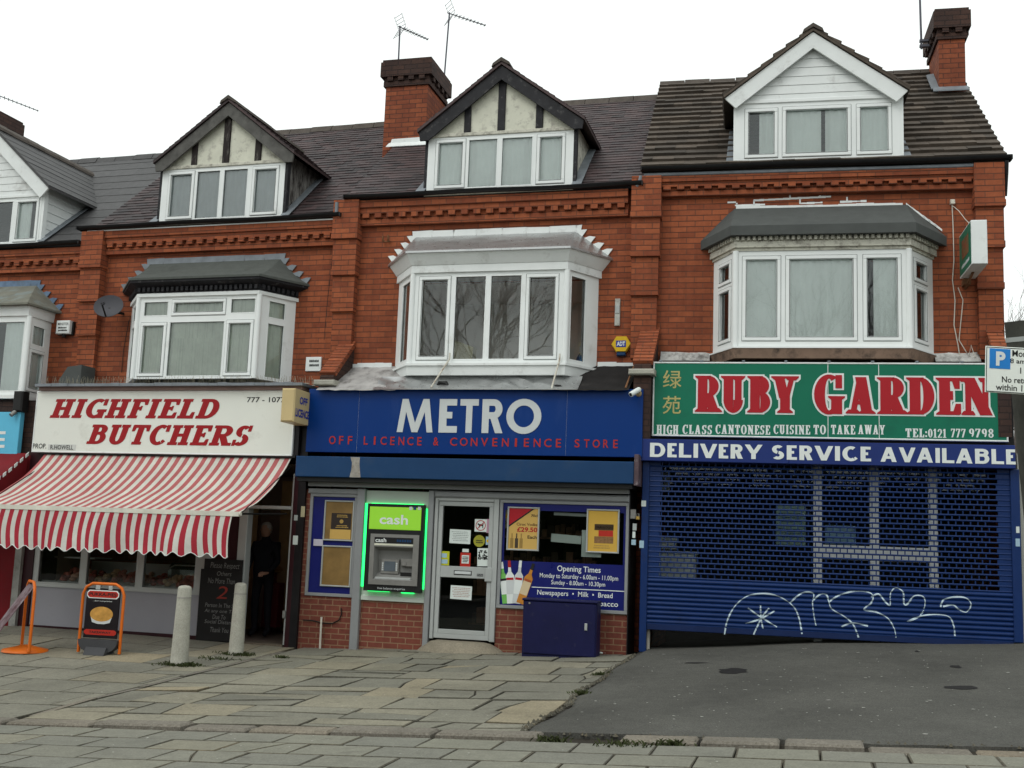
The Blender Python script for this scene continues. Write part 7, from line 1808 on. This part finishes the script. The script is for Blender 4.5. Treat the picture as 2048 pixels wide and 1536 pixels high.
a = F1.rc(612, 714, 641, 742, .03); T = thing('wall_plate', 'small white lettered plate on the brick wall beside the raking buttress', 'plate', F1, (a[0]+a[1])/2, 0, a[2])
m = MB(); m.bbox(F1, a[0], a[1], .0, .03, a[2], a[3], .005); m.make('plate_body', M_white, T); scrawl('lettering', M_letterblack, T, F1, a[0]+.06, a[1]-.02, a[2]+.06, a[3]-.03, .03, 2, 14)
p = F2.px; a = F2.rc(1230, 597, 1239, 651, .04); T = thing('wall_batten', 'short upright weathered white batten on the brick wall above the yellow alarm box', 'batten', F2, (a[0]+a[1])/2, 0, a[2])
m = MB(); m.bbox(F2, a[0], a[1], .0, .035, a[2], a[3], .004); m.make('batten_body', plain('weathered_white', (.48, .48, .44), .8, var=.2, scale=12, dirt=(.2, .18, .16), dirt_amt=.15, dirt_scale=9), T); m = MB(); m.bbox(F2, a[0]+.004, a[1]-.004, .0352, .045, a[2]+.18, a[3]-.1); m.make('batten_cover', M_alulight, T)
T = MB(); a = p(770, 480, .05); T.tube([F2.pt(a[0]-.03, .0, a[1]), F2.pt(a[0]-.03, .06, a[1]-.02), F2.pt(a[0]-.03, .07, a[1]+.06)], .012, 6); T.tube([F2.pt(a[0]+.06, .0, a[1]-.01), F2.pt(a[0]+.06, .07, a[1]-.03), F2.pt(a[0]+.06, .08, a[1]+.07)], .014, 6); T.tube([F2.pt(a[0]-.03, .05, a[1]-.02), F2.pt(a[0]+.06, .05, a[1]-.03)], .008, 6); tag(T.make('wall_bracket', M_rust), 'rusty iron bracket on the brick wall left of the silver bay roof', 'bracket')
# rusty stays from the bay down to the sign
def stay(x0, y0, x1, y1, da, db, label, mat):
    m = MB(); a, b = p(x0, y0, da), p(x1, y1, db); A_, B_ = F2.pt(a[0], da, a[1]), F2.pt(b[0], db, b[1]); m.tube([A_+Vector((0, 0, .09)), A_, A_.lerp(B_, .5), B_], .014, 6); tag(m.make('sign_stay', mat), label, 'stay', 'iron stays holding the sign')
stay(899, 718, 862, 775, .66, .80, 'flaking white iron stay from the left of the bay to the wide blue sign', M_whiterust); stay(1119, 720, 1103, 777, .66, .80, 'rusty white iron stay from the right of the bay down to the wide blue sign', M_whiterust); stay(1276, 712, 1251, 776, .1, .8, 'brown rusted stay beside the brick buttress', M_rust)
T = MB(); a = p(884, 775, .72); T.tube([F2.pt(a[0]-.09, .7, a[1]-.02), F2.pt(a[0]-.05, .7, a[1]+.07), F2.pt(a[0]+.05, .7, a[1]+.07), F2.pt(a[0]+.10, .7, a[1]-.02)], .03, 8); tag(T.make('bracket', M_black), 'black hooped bracket poking above the wide blue sign', 'bracket')
# bird spikes on the butcher's ledge
T = thing('bird_spikes', "row of thin bird spikes along the ledge over the butcher's sign", 'bird spikes', F1, (lx0+lx1)/2, .55, zl_+.02)
m = MB(); r_ = random.Random(3); u = lx0+.05
while u < lx1+.15:
    for dd_ in (.50, .74): b = F1.pt(u+r_.uniform(-.01, .01), dd_+r_.uniform(-.03, .03), zl_+.02); m.tube([b, b+Vector((r_.uniform(-.04, .04), r_.uniform(-.04, .04), r_.uniform(.09, .15)))], .0022, 3, cap=False)
    u += .033
m.make('spikes', plain('spike_wire', (.35, .32, .24), .5), T, recalc=False)
m = MB(); m.box(F1, lx0+.05, lx1+.1, .48, .52, zl_+.022, zl_+.03); m.box(F1, lx0+.05, lx1+.1, .72, .76, zl_+.022, zl_+.03); m.make('spike_strip', M_cable, T)
T = thing('roof_vent', "dark grey hood standing on the ledge at the left over the butcher's sign", 'vent', F1, F1.px(150, 755, .3)[0], .3, zl_+.03)
a = F1.rc(133, 733, 172, 768, .3); m = MB(); m.uzprism(F1, [(a[0], zl_+.026), (a[1], zl_+.026), (a[1], a[3]), (lerp(a[0], a[1], .35), a[3]-.03), (a[0], a[2]+.05)], .1, .45); m.make('hood', M_felt2, T)
# satellite dish
p = F1.px; a = p(217, 612, .34); C_ = F1.pt(a[0], .34, a[1])
T = thing('satellite_dish', 'grey oval satellite dish on the pilaster left of the bay window with blinds', 'satellite dish', F1, a[0], .34, a[1])
ax = (F1.n*.88+F1.u*.22+Vector((0, 0, .30))).normalized(); e1 = ax.cross(Vector((0, 0, 1))).normalized(); e2 = e1.cross(ax)
if e2.z < 0: e2 = -e2
m = MB(); vs = []; nr, na = 6, 28
for side in (0, 1):
    for j in range(nr+1):
        k = j/nr
        for i in range(na): t = 2*math.pi*i/na; vs.append(C_+e1*(.245*k*math.cos(t))+e2*(.205*k*math.sin(t))+ax*(.055*k*k-.05-.006*side))
for side in (0, 1):
    o_ = side*(nr+1)*na; m.faces(vs[o_:o_+(nr+1)*na], [(j*na+i, j*na+(i+1) % na, (j+1)*na+(i+1) % na, (j+1)*na+i) for j in range(nr) for i in range(na)], smooth=True)
m.make('dish', M_dish, T, recalc=False)
m = MB(); tip = C_+ax*.26-e2*.10-e1*.0; m.tube([C_-e2*.20, tip], .014, 6); m.make('feed_arm', M_black, T)
m = MB(); m.lathe(tip-ax*.0, [(.028, 0), (.03, .07), (.02, .09)], 10, -ax+e2*.5); m.make('receiver', M_dish, T)
m = MB(); m.tube([C_-ax*.05, C_-ax*.14-e2*.02, F1.pt(a[0]+.05, .0, a[1]-.06)], .022, 8); m.make('bracket', M_black, T)

# aerials on the chimneys
def aerial(fr, x0, y0, x1, y1, bx, by, d, label, n=9, grid=False, mast0=None):
    a, b, c = fr.px(x0, y0, d), fr.px(x1, y1, d), fr.px(bx, by, d)
    T = thing('tv_aerial', label, 'aerial', fr, a[0], d, a[1]); top = fr.pt(b[0], d, b[1]); bot = fr.pt(a[0], d, a[1])
    m = MB(); m.tube([bot, top], .016, 6); m.make('mast', M_aerial, T)
    if bx is None: return T
    # boom: seen foreshortened, pointing right and away from the street
    e = fr.px(bx, by, d-.5); end = fr.pt(e[0], d-.5, e[1]); s_ = top+Vector((0, 0, -.02)); dv = (end-s_)
    m = MB(); m.tube([s_-dv*.06, end], .010, 5); cr = dv.normalized().cross(Vector((0, 0, 1))).normalized()
    for i in range(n): q = s_.lerp(end, .18+.80*i/(n-1)); w = lerp(.085, .05, i/(n-1)); m.tube([q-cr*w, q+cr*w], .005, 4); m.tube([q-Vector((0, 0, w*.45)), q+Vector((0, 0, w*.45))], .005, 4)
    m.make('boom', M_aerial, T)
    m = MB(); q = s_+dv*.08; up = Vector((0, 0, 1))
    for sg in (-1, 1):
        for i in range(4): o = .03+.055*i; m.tube([q+up*sg*o-cr*.13-dv.normalized()*o*.5, q+up*sg*o+cr*.13-dv.normalized()*o*.5], .004, 4)
        for k in (-.12, .12): m.tube([q+cr*k, q+cr*k+up*sg*.21-dv.normalized()*.105], .004, 4)
    m.make('reflector', M_aerial, T)
    if mast0: m = MB(); m.box(fr, a[0]-.16, a[0]+.03, d-.03, d+.03, a[1]+.02, a[1]+.06); m.box(fr, a[0]-.16, a[0]+.03, d-.03, d+.03, a[1]+.12, a[1]+.16); m.make('bracket', M_aerial, T)
    return T
aerial(F2, 797, 120, 800, 52, 856, 79, -2.3, 'shorter tv aerial standing on top of the middle chimney')
aerial(F2, 886, 186, 899, 25, 971, 51, -2.75, 'tall tv aerial strapped to the right side of the middle chimney', mast0=True)
T = thing('aerial_mast', 'thin bare aerial mast bracketed to the narrow chimney of the tallest house', 'aerial', F3, F3.px(1843, 98, -2.6)[0], -2.6, F3.px(1843, 98, -2.6)[1])
a = F3.px(1843, 98, -2.6); b = F3.px(1838, -60, -2.6); m = MB(); m.tube([F3.pt(a[0], -2.6, a[1]), F3.pt(b[0], -2.6, b[1])], .018, 6); m.make('mast', M_aerial, T)
m = MB(); m.box(F3, a[0]-.03, cq0, -2.63, -2.57, a[1]+.03, a[1]+.07); m.box(F3, a[0]-.03, cq0, -2.63, -2.57, a[1]+.12, a[1]+.16); m.make('bracket', M_aerial, T)
aerial(F1, -4, 240, -6, 188, 77, 222, -2.4, 'tv aerial with grid reflector at the left edge above the neighbouring chimney')

# ================================================================== PAVEMENT THINGS
def bollard(xb, yb, xt, yt, w, label):
    g = gpx(xb, yb); u_ = WF; dist = (g-EYE).dot(fw); s_ = dist/FOC; r = w*s_/2
    r0 = fw+CR*((xt-1024)/FOC)+CD*((yt-768)/FOC); zt_ = (EYE+r0*dist).z; h = zt_-g.z
    o = thing('bollard', label, 'bollard', WF, g.x, -g.y, g.z, 'concrete bollards'); o.matrix_world = Matrix.Translation(g); bpy.context.view_layer.update()
    m = MB(); m.lathe(g+Vector((0, 0, -.1)), [(r*1.05, 0), (r*1.02, .1), (r*.80, h*.93), (r*.78, h+.06), (r*.70, h+.085), (r*.45, h+.098), (.01, h+.102)], 24)
    m.make('bollard_post', M_conc, o)
    m2 = MB(); m2.lathe(g+Vector((0, 0, h-.16)), [(r*.835, 0), (r*.83, .02)], 24); m2.make('bollard_band', plain('worn_band', (.30, .29, .26), .9), o); return g
g1 = bollard(358, 1330, 367, 1172, 35, 'taller looking concrete bollard, the nearer one, between the pie sign and the chalkboard')
g2 = bollard(472, 1309, 476, 1166, 30, 'concrete bollard standing right in front of the chalkboard')
def weeds(g, n, s, seed):
    r_ = random.Random(seed); m = MB()
    for i in range(n):
        x, y = g.x+r_.gauss(.06, s), g.y+r_.gauss(-.05, s*.5); b = Vector((x, y, gz(x, y)-.01)); h = r_.uniform(.02, .06); a = r_.uniform(0, 6.28); d_ = Vector((math.cos(a), math.sin(a), 0)); w = Vector((-d_.y, d_.x, 0))*.008
        m.poly([b-w, b+w, b+w*.7+d_*h*.5+Vector((0, 0, h*.8)), b+d_*h+Vector((0, 0, h)), b-w*.7+d_*h*.5+Vector((0, 0, h*.8))])
    o = m.make('weeds', M_weed, recalc=False); o['kind'] = 'stuff'; return o
weeds(g1, 500, .12, 1); weeds(g2, 350, .11, 2)
for i, (x, y, s) in enumerate(((1232, 1302, .05), (425, 1318, .12), (1090, 1480, .07), (1255, 1295, .05), (1230, 1490, .12), (1150, 1388, .05), (1190, 1350, .05), (560, 1316, .05), (1330, 1488, .06))):
    weeds(gpx(x, y), 60, s, 10+i)
o = weeds(gpx(1262, 1303), 1, .03, 30)
# orange pavement signs
def psign(g, yaw, label, board_yaw=0.0, face=True):
    fr = Fr((g.x, g.y), yaw); z = g.z
    T = thing('pavement_sign', label, 'pavement sign', fr, 0, 0, z, 'orange swing pavement signs'); hw, H = .30, .93
    m = MB(); P_ = [(-hw, .02), (-hw, H-.14), (-hw+.04, H-.05), (-hw+.13, H), (hw-.13, H), (hw-.04, H-.05), (hw, H-.14), (hw, .02)]
    m.tube([fr.pt(u, 0, z+h) for u, h in P_], .021, 8); m.make('hoop_frame', M_orange, T)
    return T, fr, z
gA = gpx(197, 1309)
T, fr, z = psign(gA, rad(4), 'orange framed swing sign holding a black takeaway poster of a big pie', 0)
m = MB(); n = 16; pts = [(-.27, .05), (.27, .05)]+[(.27*math.cos(math.pi*i/n), .05+.17*math.sin(math.pi*i/n)+.0) for i in range(n+1)][1:-1]
m.dzprism(fr, [(-.14, z+.0), (.14, z+.0), (.08, z+.10), (-.08, z+.10)], -.15, .15)
m.prism([fr.pt(.285*math.cos(a_), .06, z+.195-.185*abs(math.sin(a_))**.8) for a_ in [math.pi*i_/14 for i_ in range(15)]], fr.n*-.12); m.make('rubber_base', M_base, T)
m = MB(); m.bbox(fr, -.245, .245, -.008, .012, z+.215, z+.87, .004); bd = m.make('poster_board', plain('black_poster', (.012, .009, .011), .35, var=.2), T)
m = MB(); m.bbox(fr, -.12, -.2+.15, -.012, .016, z+.85, z+.91); m.bbox(fr, .07, .13, -.012, .016, z+.85, z+.91); m.make('hanger', M_alulight, T)
def rr_plate(u0, u1, z0, z1, d, mat, nm, ch=.03):
    m = MB(); m.uzprism(fr, [(u0, lerp(z0, z1, .3)), (u0+ch, z0), (u1-ch, z0), (u1, lerp(z0, z1, .3)), (u1, lerp(z0, z1, .7)), (u1-ch, z1), (u0+ch, z1), (u0, lerp(z0, z1, .7))], d, d+.003); m.make(nm, mat, T)
rr_plate(-.235, .235, z+.735, z+.845, .012, M_letterwhite, 'header_border'); rr_plate(-.222, .222, z+.748, z+.832, .0151, M_orangered, 'header_plate')
text('lettering', M_letterblack, T, fr, 'PUKKA-PIES', -.20, .20, z+.768, z+.812, .0182, .03, .001)
text('lettering', M_letterwhite, T, fr, "...don't compromise", -.14, .14, z+.69, z+.712, .012, .0, .002)
m = MB(); c0 = fr.pt(0, .012, z+.53); N2 = 26
vs = [c0+fr.n*.004]+[c0+fr.u*(.168*math.cos(2*math.pi*i/N2))+Vector((0, 0, .098*math.sin(2*math.pi*i/N2)+.0))+fr.n*.002 for i in range(N2)]
m.faces(vs, [(0, 1+i, 1+(i+1) % N2) for i in range(N2)]); m.make('printed_pie', plain('pie_crust', (.52, .27, .06), .5, var=.3, scale=14), T, recalc=False)
m = MB(); m.uzprism(fr, [(-.155, z+.49), (-.13, z+.42), (-.05, z+.40), (.05, z+.40), (.13, z+.42), (.155, z+.49), (.08, z+.45), (-.08, z+.45)], .012, .0135); m.make('printed_tin', M_greywhite, T)
rr_plate(-.235, .235, z+.255, z+.325, .012, M_orangered, 'footer_plate'); text('lettering', M_letterblack, T, fr, 'TAKEAWAY', -.16, .16, z+.275, z+.306, .0151, .03, .001)
gB = gpx(50, 1303)
T, fr, z = psign(gB, rad(137), 'orange swing sign seen edge on, its pale poster panel swung out')
m = MB(); m.lathe(fr.pt(0, 0, z), [(.30, 0), (.29, .03), (.12, .07), (.06, .09)], 28); m.make('base', M_orange, T)
m = MB(); tilt = rad(32); q = [fr.pt(u, -s_*math.sin(tilt)*1.0, z+.88-s_*math.cos(tilt)) for u, s_ in ((-.25, 0), (.25, 0), (.25, .72), (-.25, .72))]; m.prism(q, Vector((0, 0, .012))); m.make('poster_board', plain('pale_poster', (.34, .30, .32), .4, var=.4, scale=5, dirt=(.06, .015, .02), dirt_amt=.34, dirt_scale=6), T)
# chalkboard
p = F1.px; SBd = .68
a = F1.rc(410, 1117, 482, 1140, SBd); b = F1.rc(402, 1140, 470, 1281, SBd)
T = thing('chalkboard', "black chalkboard leaning by the butcher's door, chalked Please Respect Others with a red 2", 'chalkboard', F1, (b[0]+b[1])/2, SBd, b[2])
m = MB(); m.bbox(F1, a[0]-.015, a[1]+.01, SBd-.035, SBd-.012, a[2]-.02, a[3]); m.make('upper_board', plain('blackboard', (.014, .013, .013), .8, var=.3, dirt=(.05, .05, .05), dirt_amt=.06), T)
m = MB(); m.bbox(F1, b[0], b[1]+.04, SBd-.012, SBd+.008, b[2]-.03, b[3]+.02); m.make('lower_board', plain('blackboard', (.014, .013, .013), .8), T)
chalk = plain('white_chalk', (.17, .17, .165), .9, var=.3, scale=30); redchalk = plain('red_chalk', (.24, .035, .025), .9)
for body, x0, x1, yc, h, mt in (('Please Respect', 421, 479, 1133, 15, chalk), ('Others', 434, 463, 1147.5, 9, chalk), ('No More Than', 416, 470, 1162, 11, chalk), ('2', 433, 455, 1185, 25, redchalk), ('Person In The Shop', 410, 481, 1212.5, 11, chalk), ('At any one Time', 409, 478, 1223.5, 9, chalk), ('Due To', 425, 451, 1234, 9, chalk), ('Social Distancing', 409, 479, 1245.5, 10, chalk), ('Thank You', 420, 457, 1260, 10, chalk)):
    dd_ = SBd-.0115 if yc < 1140 else SBd+.0085
    level(F1, mt, T, body, x0, x1, yc, h, dd_, .0, .001, slant=.15)
# person in the doorway: grey haired, dark clothes
p = F1.px; dP = -.35
pf = p(520, 1262, dP); ph = p(523, 1046, dP); zf_ = zd0; uP = pf[0]; Hh_ = ph[1]-zf_
def skin_body(name, verts, edges, rad_, mat, parent, sub=2):
    me = bpy.data.meshes.new(name); inv = wmat(parent).inverted(); me.from_pydata([tuple(inv @ v) for v in verts], edges, []); o = bpy.data.objects.new(name, me); COL.objects.link(o); o.parent = parent
    sk = o.modifiers.new('skin', 'SKIN'); sk.use_smooth_shade = True
    for i, r in enumerate(rad_): me.skin_vertices[0].data[i].radius = (r if hasattr(r, '__len__') else (r, r))
    me.skin_vertices[0].data[0].use_root = True
    if sub: s_ = o.modifiers.new('sub', 'SUBSURF'); s_.levels = sub; s_.render_levels = sub
    dg_ = bpy.context.evaluated_depsgraph_get(); me2 = bpy.data.meshes.new_from_object(o.evaluated_get(dg_)); o.modifiers.clear(); o.data = me2; me2.materials.clear(); me2.materials.append(mat)
    for pl in me2.polygons: pl.use_smooth = True
    return o
PS = thing('person', "grey haired person in dark clothes standing in the butcher's doorway", 'person', F1, uP, dP, zf_)
k = Hh_/1.74; V = lambda u, d_, z_: F1.pt(uP+u*k, dP+d_*k, zf_+z_*k)
verts = [V(0, 0, .95), V(0, .01, 1.15), V(0, 0, 1.35), V(0, -.005, 1.47), V(0, .0, 1.54), V(0, .02, 1.62), V(0, .015, 1.70), V(-.10, 0, .90), V(-.11, .02, .50), V(-.11, -.01, .10), V(-.12, .12, .035), V(.10, 0, .90), V(.11, .02, .50), V(.12, -.01, .10), V(.13, .12, .035),
         V(-.18, 0, 1.41), V(-.24, .02, 1.14), V(-.20, .18, .96), V(-.17, .25, .93), V(.18, 0, 1.41), V(.24, .02, 1.14), V(.22, .20, 1.02), V(.20, .28, 1.0)]
edges = [(0, 1), (1, 2), (2, 3), (3, 4), (4, 5), (5, 6), (0, 7), (7, 8), (8, 9), (9, 10), (0, 11), (11, 12), (12, 13), (13, 14), (2, 15), (15, 16), (16, 17), (17, 18), (2, 19), (19, 20), (20, 21), (21, 22)]
R_ = [.15, .145, .15, .075, .058, .085, .06, .085, .062, .045, .04, .085, .062, .045, .04, .065, .045, .035, .035, .065, .045, .035, .035]
skin_body('body', verts, edges, [r*k for r in R_], M_cloth, PS)
m = MB(); hc = V(0, .025, 1.635)
m.lathe(hc+Vector((0, 0, -.115*k)), [(.03*k, 0), (.058*k, .02*k), (.075*k, .07*k), (.08*k, .12*k), (.072*k, .18*k), (.04*k, .215*k), (.01*k, .222*k)], 18); hd = m.make('head', M_skin, PS)
m = MB(); m.lathe(hc+Vector((0, 0, -.04*k))-F1.n*.018*k, [(.078*k, 0), (.09*k, .05*k), (.088*k, .10*k), (.065*k, .145*k), (.02*k, .165*k)], 18); m.make('hair', M_greyhair, PS)
m = MB(); m.lathe(hc+F1.n*.078*k+Vector((0, 0, -.02*k)), [(.016*k, -.01*k), (.010*k, .035*k)], 8); m.make('nose', M_skin, hd)
m = MB()
for sg in (-1, 1): m.lathe(hc+F1.n*.070*k+F1.u*sg*.03*k+Vector((0, 0, .012*k)), [(.010*k, 0), (.008*k, .008*k)], 8, F1.n); m.lathe(hc+F1.u*sg*.078*k, [(.02*k, -.005*k), (.022*k, .01*k)], 8, F1.u*sg)
m.make('eyes_and_ears', M_skin, hd)
for ii, sg in ((18, -1), (22, 1)):
    m = MB(); c0 = verts[ii]; f_ = (verts[ii]-verts[ii-1]).normalized(); s_ = F1.u
    m.prism([c0+s_*.035*k, c0-s_*.035*k, c0+f_*.09*k-s_*.038*k, c0+f_*.09*k+s_*.038*k], Vector((0, 0, -.025*k)))
    for j in range(4): b0_ = c0+f_*.088*k+s_*(-.03+.02*j)*k; m.tube([b0_, b0_+f_*(.04+.006*(j % 3))*k+Vector((0, 0, -.01*k)), b0_+f_*(.06+.008*(j % 3))*k+Vector((0, 0, -.035*k))], .009*k, 6)
    b0_ = c0+f_*.03*k-s_*sg*.035*k; m.tube([b0_, b0_+f_*.03*k-s_*sg*.03*k, b0_+f_*.06*k-s_*sg*.035*k+Vector((0, 0, -.02*k))], .010*k, 6); m.make('hand', M_skin, PS)
# brass scales and red stool glimpsed behind
T = thing('weighing_scale', 'brass weighing scale glinting inside the doorway beside the person', 'scale', F1, p(551, 1145, -.9)[0], -.9, zd0+.9)
a = p(552, 1140, -.9); m = MB(); m.lathe(F1.pt(a[0], -.9, a[1]-.02), [(.05, 0), (.10, .03), (.11, .05)], 14, Vector((.4, -.3, 1))); m.make('pan', plain('brass', (.45, .30, .08), .35, .6), T); m = MB(); m.tube([F1.pt(a[0], -.9, a[1]-.2), F1.pt(a[0], -.9, a[1])], .02, 8); m.bbox(F1, a[0]-.15, a[0]+.12, -1.0, -.8, a[1]-.9, a[1]-.2); m.make('stand', plain('dark_red_counter', (.10, .012, .012), .6), T)

# ---- things behind the takeaway shutter
p = F3.px; SGd = SG-.5
def behind(name, label, cat, x0, y0, x1, y1, d_, mat, depth=.3, extra=None):
    a = F3.rc(x0, y0, x1, y1, d_); T = thing(name, label, cat, F3, (a[0]+a[1])/2, d_, a[2]); m = MB(); m.bbox(F3, a[0], a[1], d_-depth, d_, a[2], a[3], .01); m.make(name+'_body', mat, T)
    if extra: m = MB(); m.bbox(F3, a[0]-.02, a[1]+.02, d_-depth, d_+.02, a[3]+.0005, a[3]+.04); m.make(name+'_top', extra, T)
    return T, a
bright = plain('white_enamel', (.72, .74, .72), .4)
behind('serving_counter', 'white counter seen low at the left through the blue shutter', 'counter', 1303, 1106, 1391, 1200, .1, bright, .5, M_letterwhite)
behind('till', 'pale till on the white counter behind the blue shutter', 'till', 1316, 1080, 1352, 1099, .05, bright, .25, M_greywhite)
T, a = behind('menu_board', 'pale green menu board seen through the middle of the blue shutter', 'menu board', 1552, 1010, 1612, 1092, .15, plain('menu_green', (.30, .42, .38), .6, var=.25, scale=9), .03); scrawl('lettering', M_boxblue, T, F3, a[0]+.03, a[1]-.03, a[2]+.03, a[3]-.03, .15, 9, 21, .3)
T, a = behind('notice', 'pale blue notices stuck inside the takeaway window behind the shutter', 'notice', 1650, 1050, 1712, 1090, SG-.09+.02, plain('menu_blue', (.30, .44, .55), .6, var=.3, scale=9), .006)
behind('picture', 'grey picture high on the wall at the left behind the blue shutter', 'picture', 1306, 940, 1340, 985, .1, plain('menu_grey', (.3, .32, .32), .6, var=.4, scale=9), .03)

# ---- parking sign on its post, near the camera
dist = 5.8
def near(x, y, dst=dist): return EYE+fw*dst+CR*((x-1024)/FOC*dst)+CD*((y-768)/FOC*dst)
A_, B_ = near(1964, 690), near(1970, 784); hgt = (A_-B_).length
FS = Fr((B_.x, B_.y), rad(11)); zb = B_.z; wd = hgt*1.72
tp = near(2008+47, 640, dist+.27); bt = near(2062+47, 1170, dist+.27)
gx_, gy_ = 0, 0
dirv = (bt-tp).normalized(); bt = tp+dirv*((tp.z-gz(tp.x, tp.y)+.1)/-dirv.z)
T = thing('parking_sign_post', 'stout leaning dark grey post that carries the parking sign', 'post', WF, bt.x, -bt.y, bt.z); T.matrix_world = Matrix.Translation(bt); bpy.context.view_layer.update()
rp = 45*dist/FOC
m = MB(); m.tube([bt, tp], rp*1.04, 24, rp, smooth=True); m.make('post', plain('weathered_grey_post', (.060, .060, .052), .9, var=.3, scale=6, dirt=(.03, .03, .026), dirt_amt=.12, dirt_scale=5, bmp=.4, bscale=40), T)
m = MB(); up = (tp-bt).normalized(); m.lathe(tp-up*.11, [(rp*1.03, 0), (rp*1.03, .025)], 24, up); m.lathe(tp-up*.36, [(rp*1.05, 0), (rp*1.05, .025)], 24, up); m.make('strap', M_alulight, T)
T = thing('parking_sign', 'white parking plate with a blue P square on the leaning post', 'parking sign', FS, wd/2, 0, zb)
rot = rad(1.6)
class FT(Fr): pass
ft = FT((0, 0), 0); ft.O = FS.O.copy(); ft.u = FS.u; ft.n = FS.n; ft.th = FS.th
def pt2(u, d_, z_, ft=ft): 
    c_, s_ = math.cos(-rad(2.0)), math.sin(-rad(2.0)); zz_ = z_-zb
    return ft.O+ft.u*(u*c_-zz_*s_)+ft.n*d_+Vector((0, 0, zb+u*s_+zz_*c_))
ft.pt = pt2
m = MB(); m.bbox(ft, 0, wd, -.004, 0, zb, zb+hgt, .003); m.make('plate', plain('reflective_white', (.82, .86, .80), .3, var=.02), T)
m = MB(); e = .0018
m.ring(ft, .004, wd-.004, zb+.004, zb+hgt-.004, .0035, 0, e, .0004); m.make('border', M_letterblack, T)
s_ = hgt*.43; bx = hgt*.085; by = zb+hgt*.52
m = MB(); m.bbox(ft, bx, bx+s_, 0, e, by, by+s_, .0005); m.make('blue_square', plain('traffic_blue', (.02, .22, .62), .4), T)
text('lettering', M_letterwhite, T, ft, 'P', bx+s_*.30, bx+s_*.76, by+s_*.14, by+s_*.86, e+.0003, .05, .001)
for body, x0, x1, zc_f, hf in (('Mon - Sat', .555, 1.22, .87, .14), ('8 am - 6 pm', .51, 1.32, .69, .135), ('1 hour', .72, 1.15, .505, .13), ('No return', .345, 1.0, .295, .13), ('within 1 hour', .22, 1.20, .125, .135)):
    text('lettering', M_letterblack, T, ft, body, hgt*x0, hgt*x1, zb+hgt*(zc_f-hf/2), zb+hgt*(zc_f+hf/2), .0, .014, .001)
m = MB(); c_ = ft.pt(wd*.55, -.03, zb+hgt/2); m.box(ft, wd*.35, wd*.8, -.05, -.0045, zb+hgt*.42, zb+hgt*.5); m.make('clip', M_alulight, T)

# ---- bare winter trees: one beyond the terrace, and a row across the road that the windows mirror
def bare_tree(x, y, H_, seed, label, group, spread=.55, depth_=7):
    r_ = random.Random(seed); z = min(0, gz(max(-14, min(8, x)), min(y, 16))) if y > 0 else -.2
    T = thing('bare_tree', label, 'tree', WF, x, -y, z, group); T.matrix_world = Matrix.Translation((x, y, z)); bpy.context.view_layer.update()
    mt, mc = MB(), MB()
    def grow(p0, dr_, L, r, lev):
        segs = 3; pts = [p0]; d_ = dr_.copy(); q = p0.copy()
        for i in range(segs):
            d_ = (d_+Vector((r_.gauss(0, .13), r_.gauss(0, .13), .05))).normalized(); q = q+d_*L/segs; pts.append(q.copy())
        (mt if lev < 2 else mc).tube(pts, r, 6 if lev < 3 else 3, r*.62, cap=False, smooth=lev < 3)
        if lev >= depth_: return
        for j in range(r_.choice([2, 3, 3]) if lev < 5 else 2):
            a = r_.uniform(0, 6.28); t = d_.orthogonal().normalized(); t2 = d_.cross(t); sp = spread*r_.uniform(.6, 1.3)
            nd = (d_+(t*math.cos(a)+t2*math.sin(a))*sp).normalized(); grow(pts[-1] if j else pts[-1], nd, L*r_.uniform(.62, .84), r*.60, lev+1)
        if lev and r_.random() < .7: grow(pts[1], (d_+Vector((r_.gauss(0, .6), r_.gauss(0, .6), .2))).normalized(), L*.55, r*.4, lev+2)
    grow(Vector((x, y, z-.2)), Vector((0, 0, 1)), H_*.24, H_*.011, 0)
    mt.make('trunk', M_bark, T, recalc=False); mc.make('crown', M_bark, T, recalc=False)
    return T
mb = MB(); r_ = random.Random(31)                      # hedge across the road: unseen, added to darken what the shop windows mirror
for i in range(5200):
    x, y, z = r_.uniform(-34, 22), -10.5+r_.gauss(0, .5), r_.uniform(-.2, 4.4+.5*math.sin(i)); a, b = r_.uniform(0, 6.28), r_.uniform(-.8, .8); s = r_.uniform(.12, .3)
    e1_ = Vector((math.cos(a), math.sin(a)*.5, b)).normalized()*s; e2_ = Vector((-math.sin(a)*.4, .3, 1)).normalized()*s; c0 = Vector((x, y, z)); mb.poly([c0-e1_-e2_*.6, c0+e1_-e2_*.5, c0+e2_])
mb.box(WF, -34, 22, -11.2, -10.3, -.4, 4.0)
o = mb.make('added_hedge', plain('added_hedge_leaf', (.035, .05, .02), .8, var=.4, scale=2), recalc=False); o['kind'] = 'stuff'
bare_tree(6.4, 34, 12.5, 4, 'bare winter tree glimpsed beyond the right end of the terrace', None)
for i, (x, y, h, s) in enumerate(((-15, -20, 19, 21), (-7, -17, 18, 22), (1.5, -19, 20, 23), (10, -22, 19, 25))):
    bare_tree(x, y, h, s, 'tall bare tree across the road, mirrored in the upper windows', 'bare trees across the road')

# a thing with a single child and nothing below it is simply that mesh
bpy.context.view_layer.update()
for e in [o for o in list(COL.objects) if o.type == 'EMPTY' and o.parent is None]:
    ch = list(e.children)
    if len(ch) == 1 and not ch[0].children:
        c = ch[0]; nm = e.name; M = e.matrix_basis.copy(); pr = {k: e[k] for k in e.keys()}
        bpy.data.objects.remove(e); c.parent = None; c.matrix_basis = M; c.name = nm
        for k, v_ in pr.items(): c[k] = v_
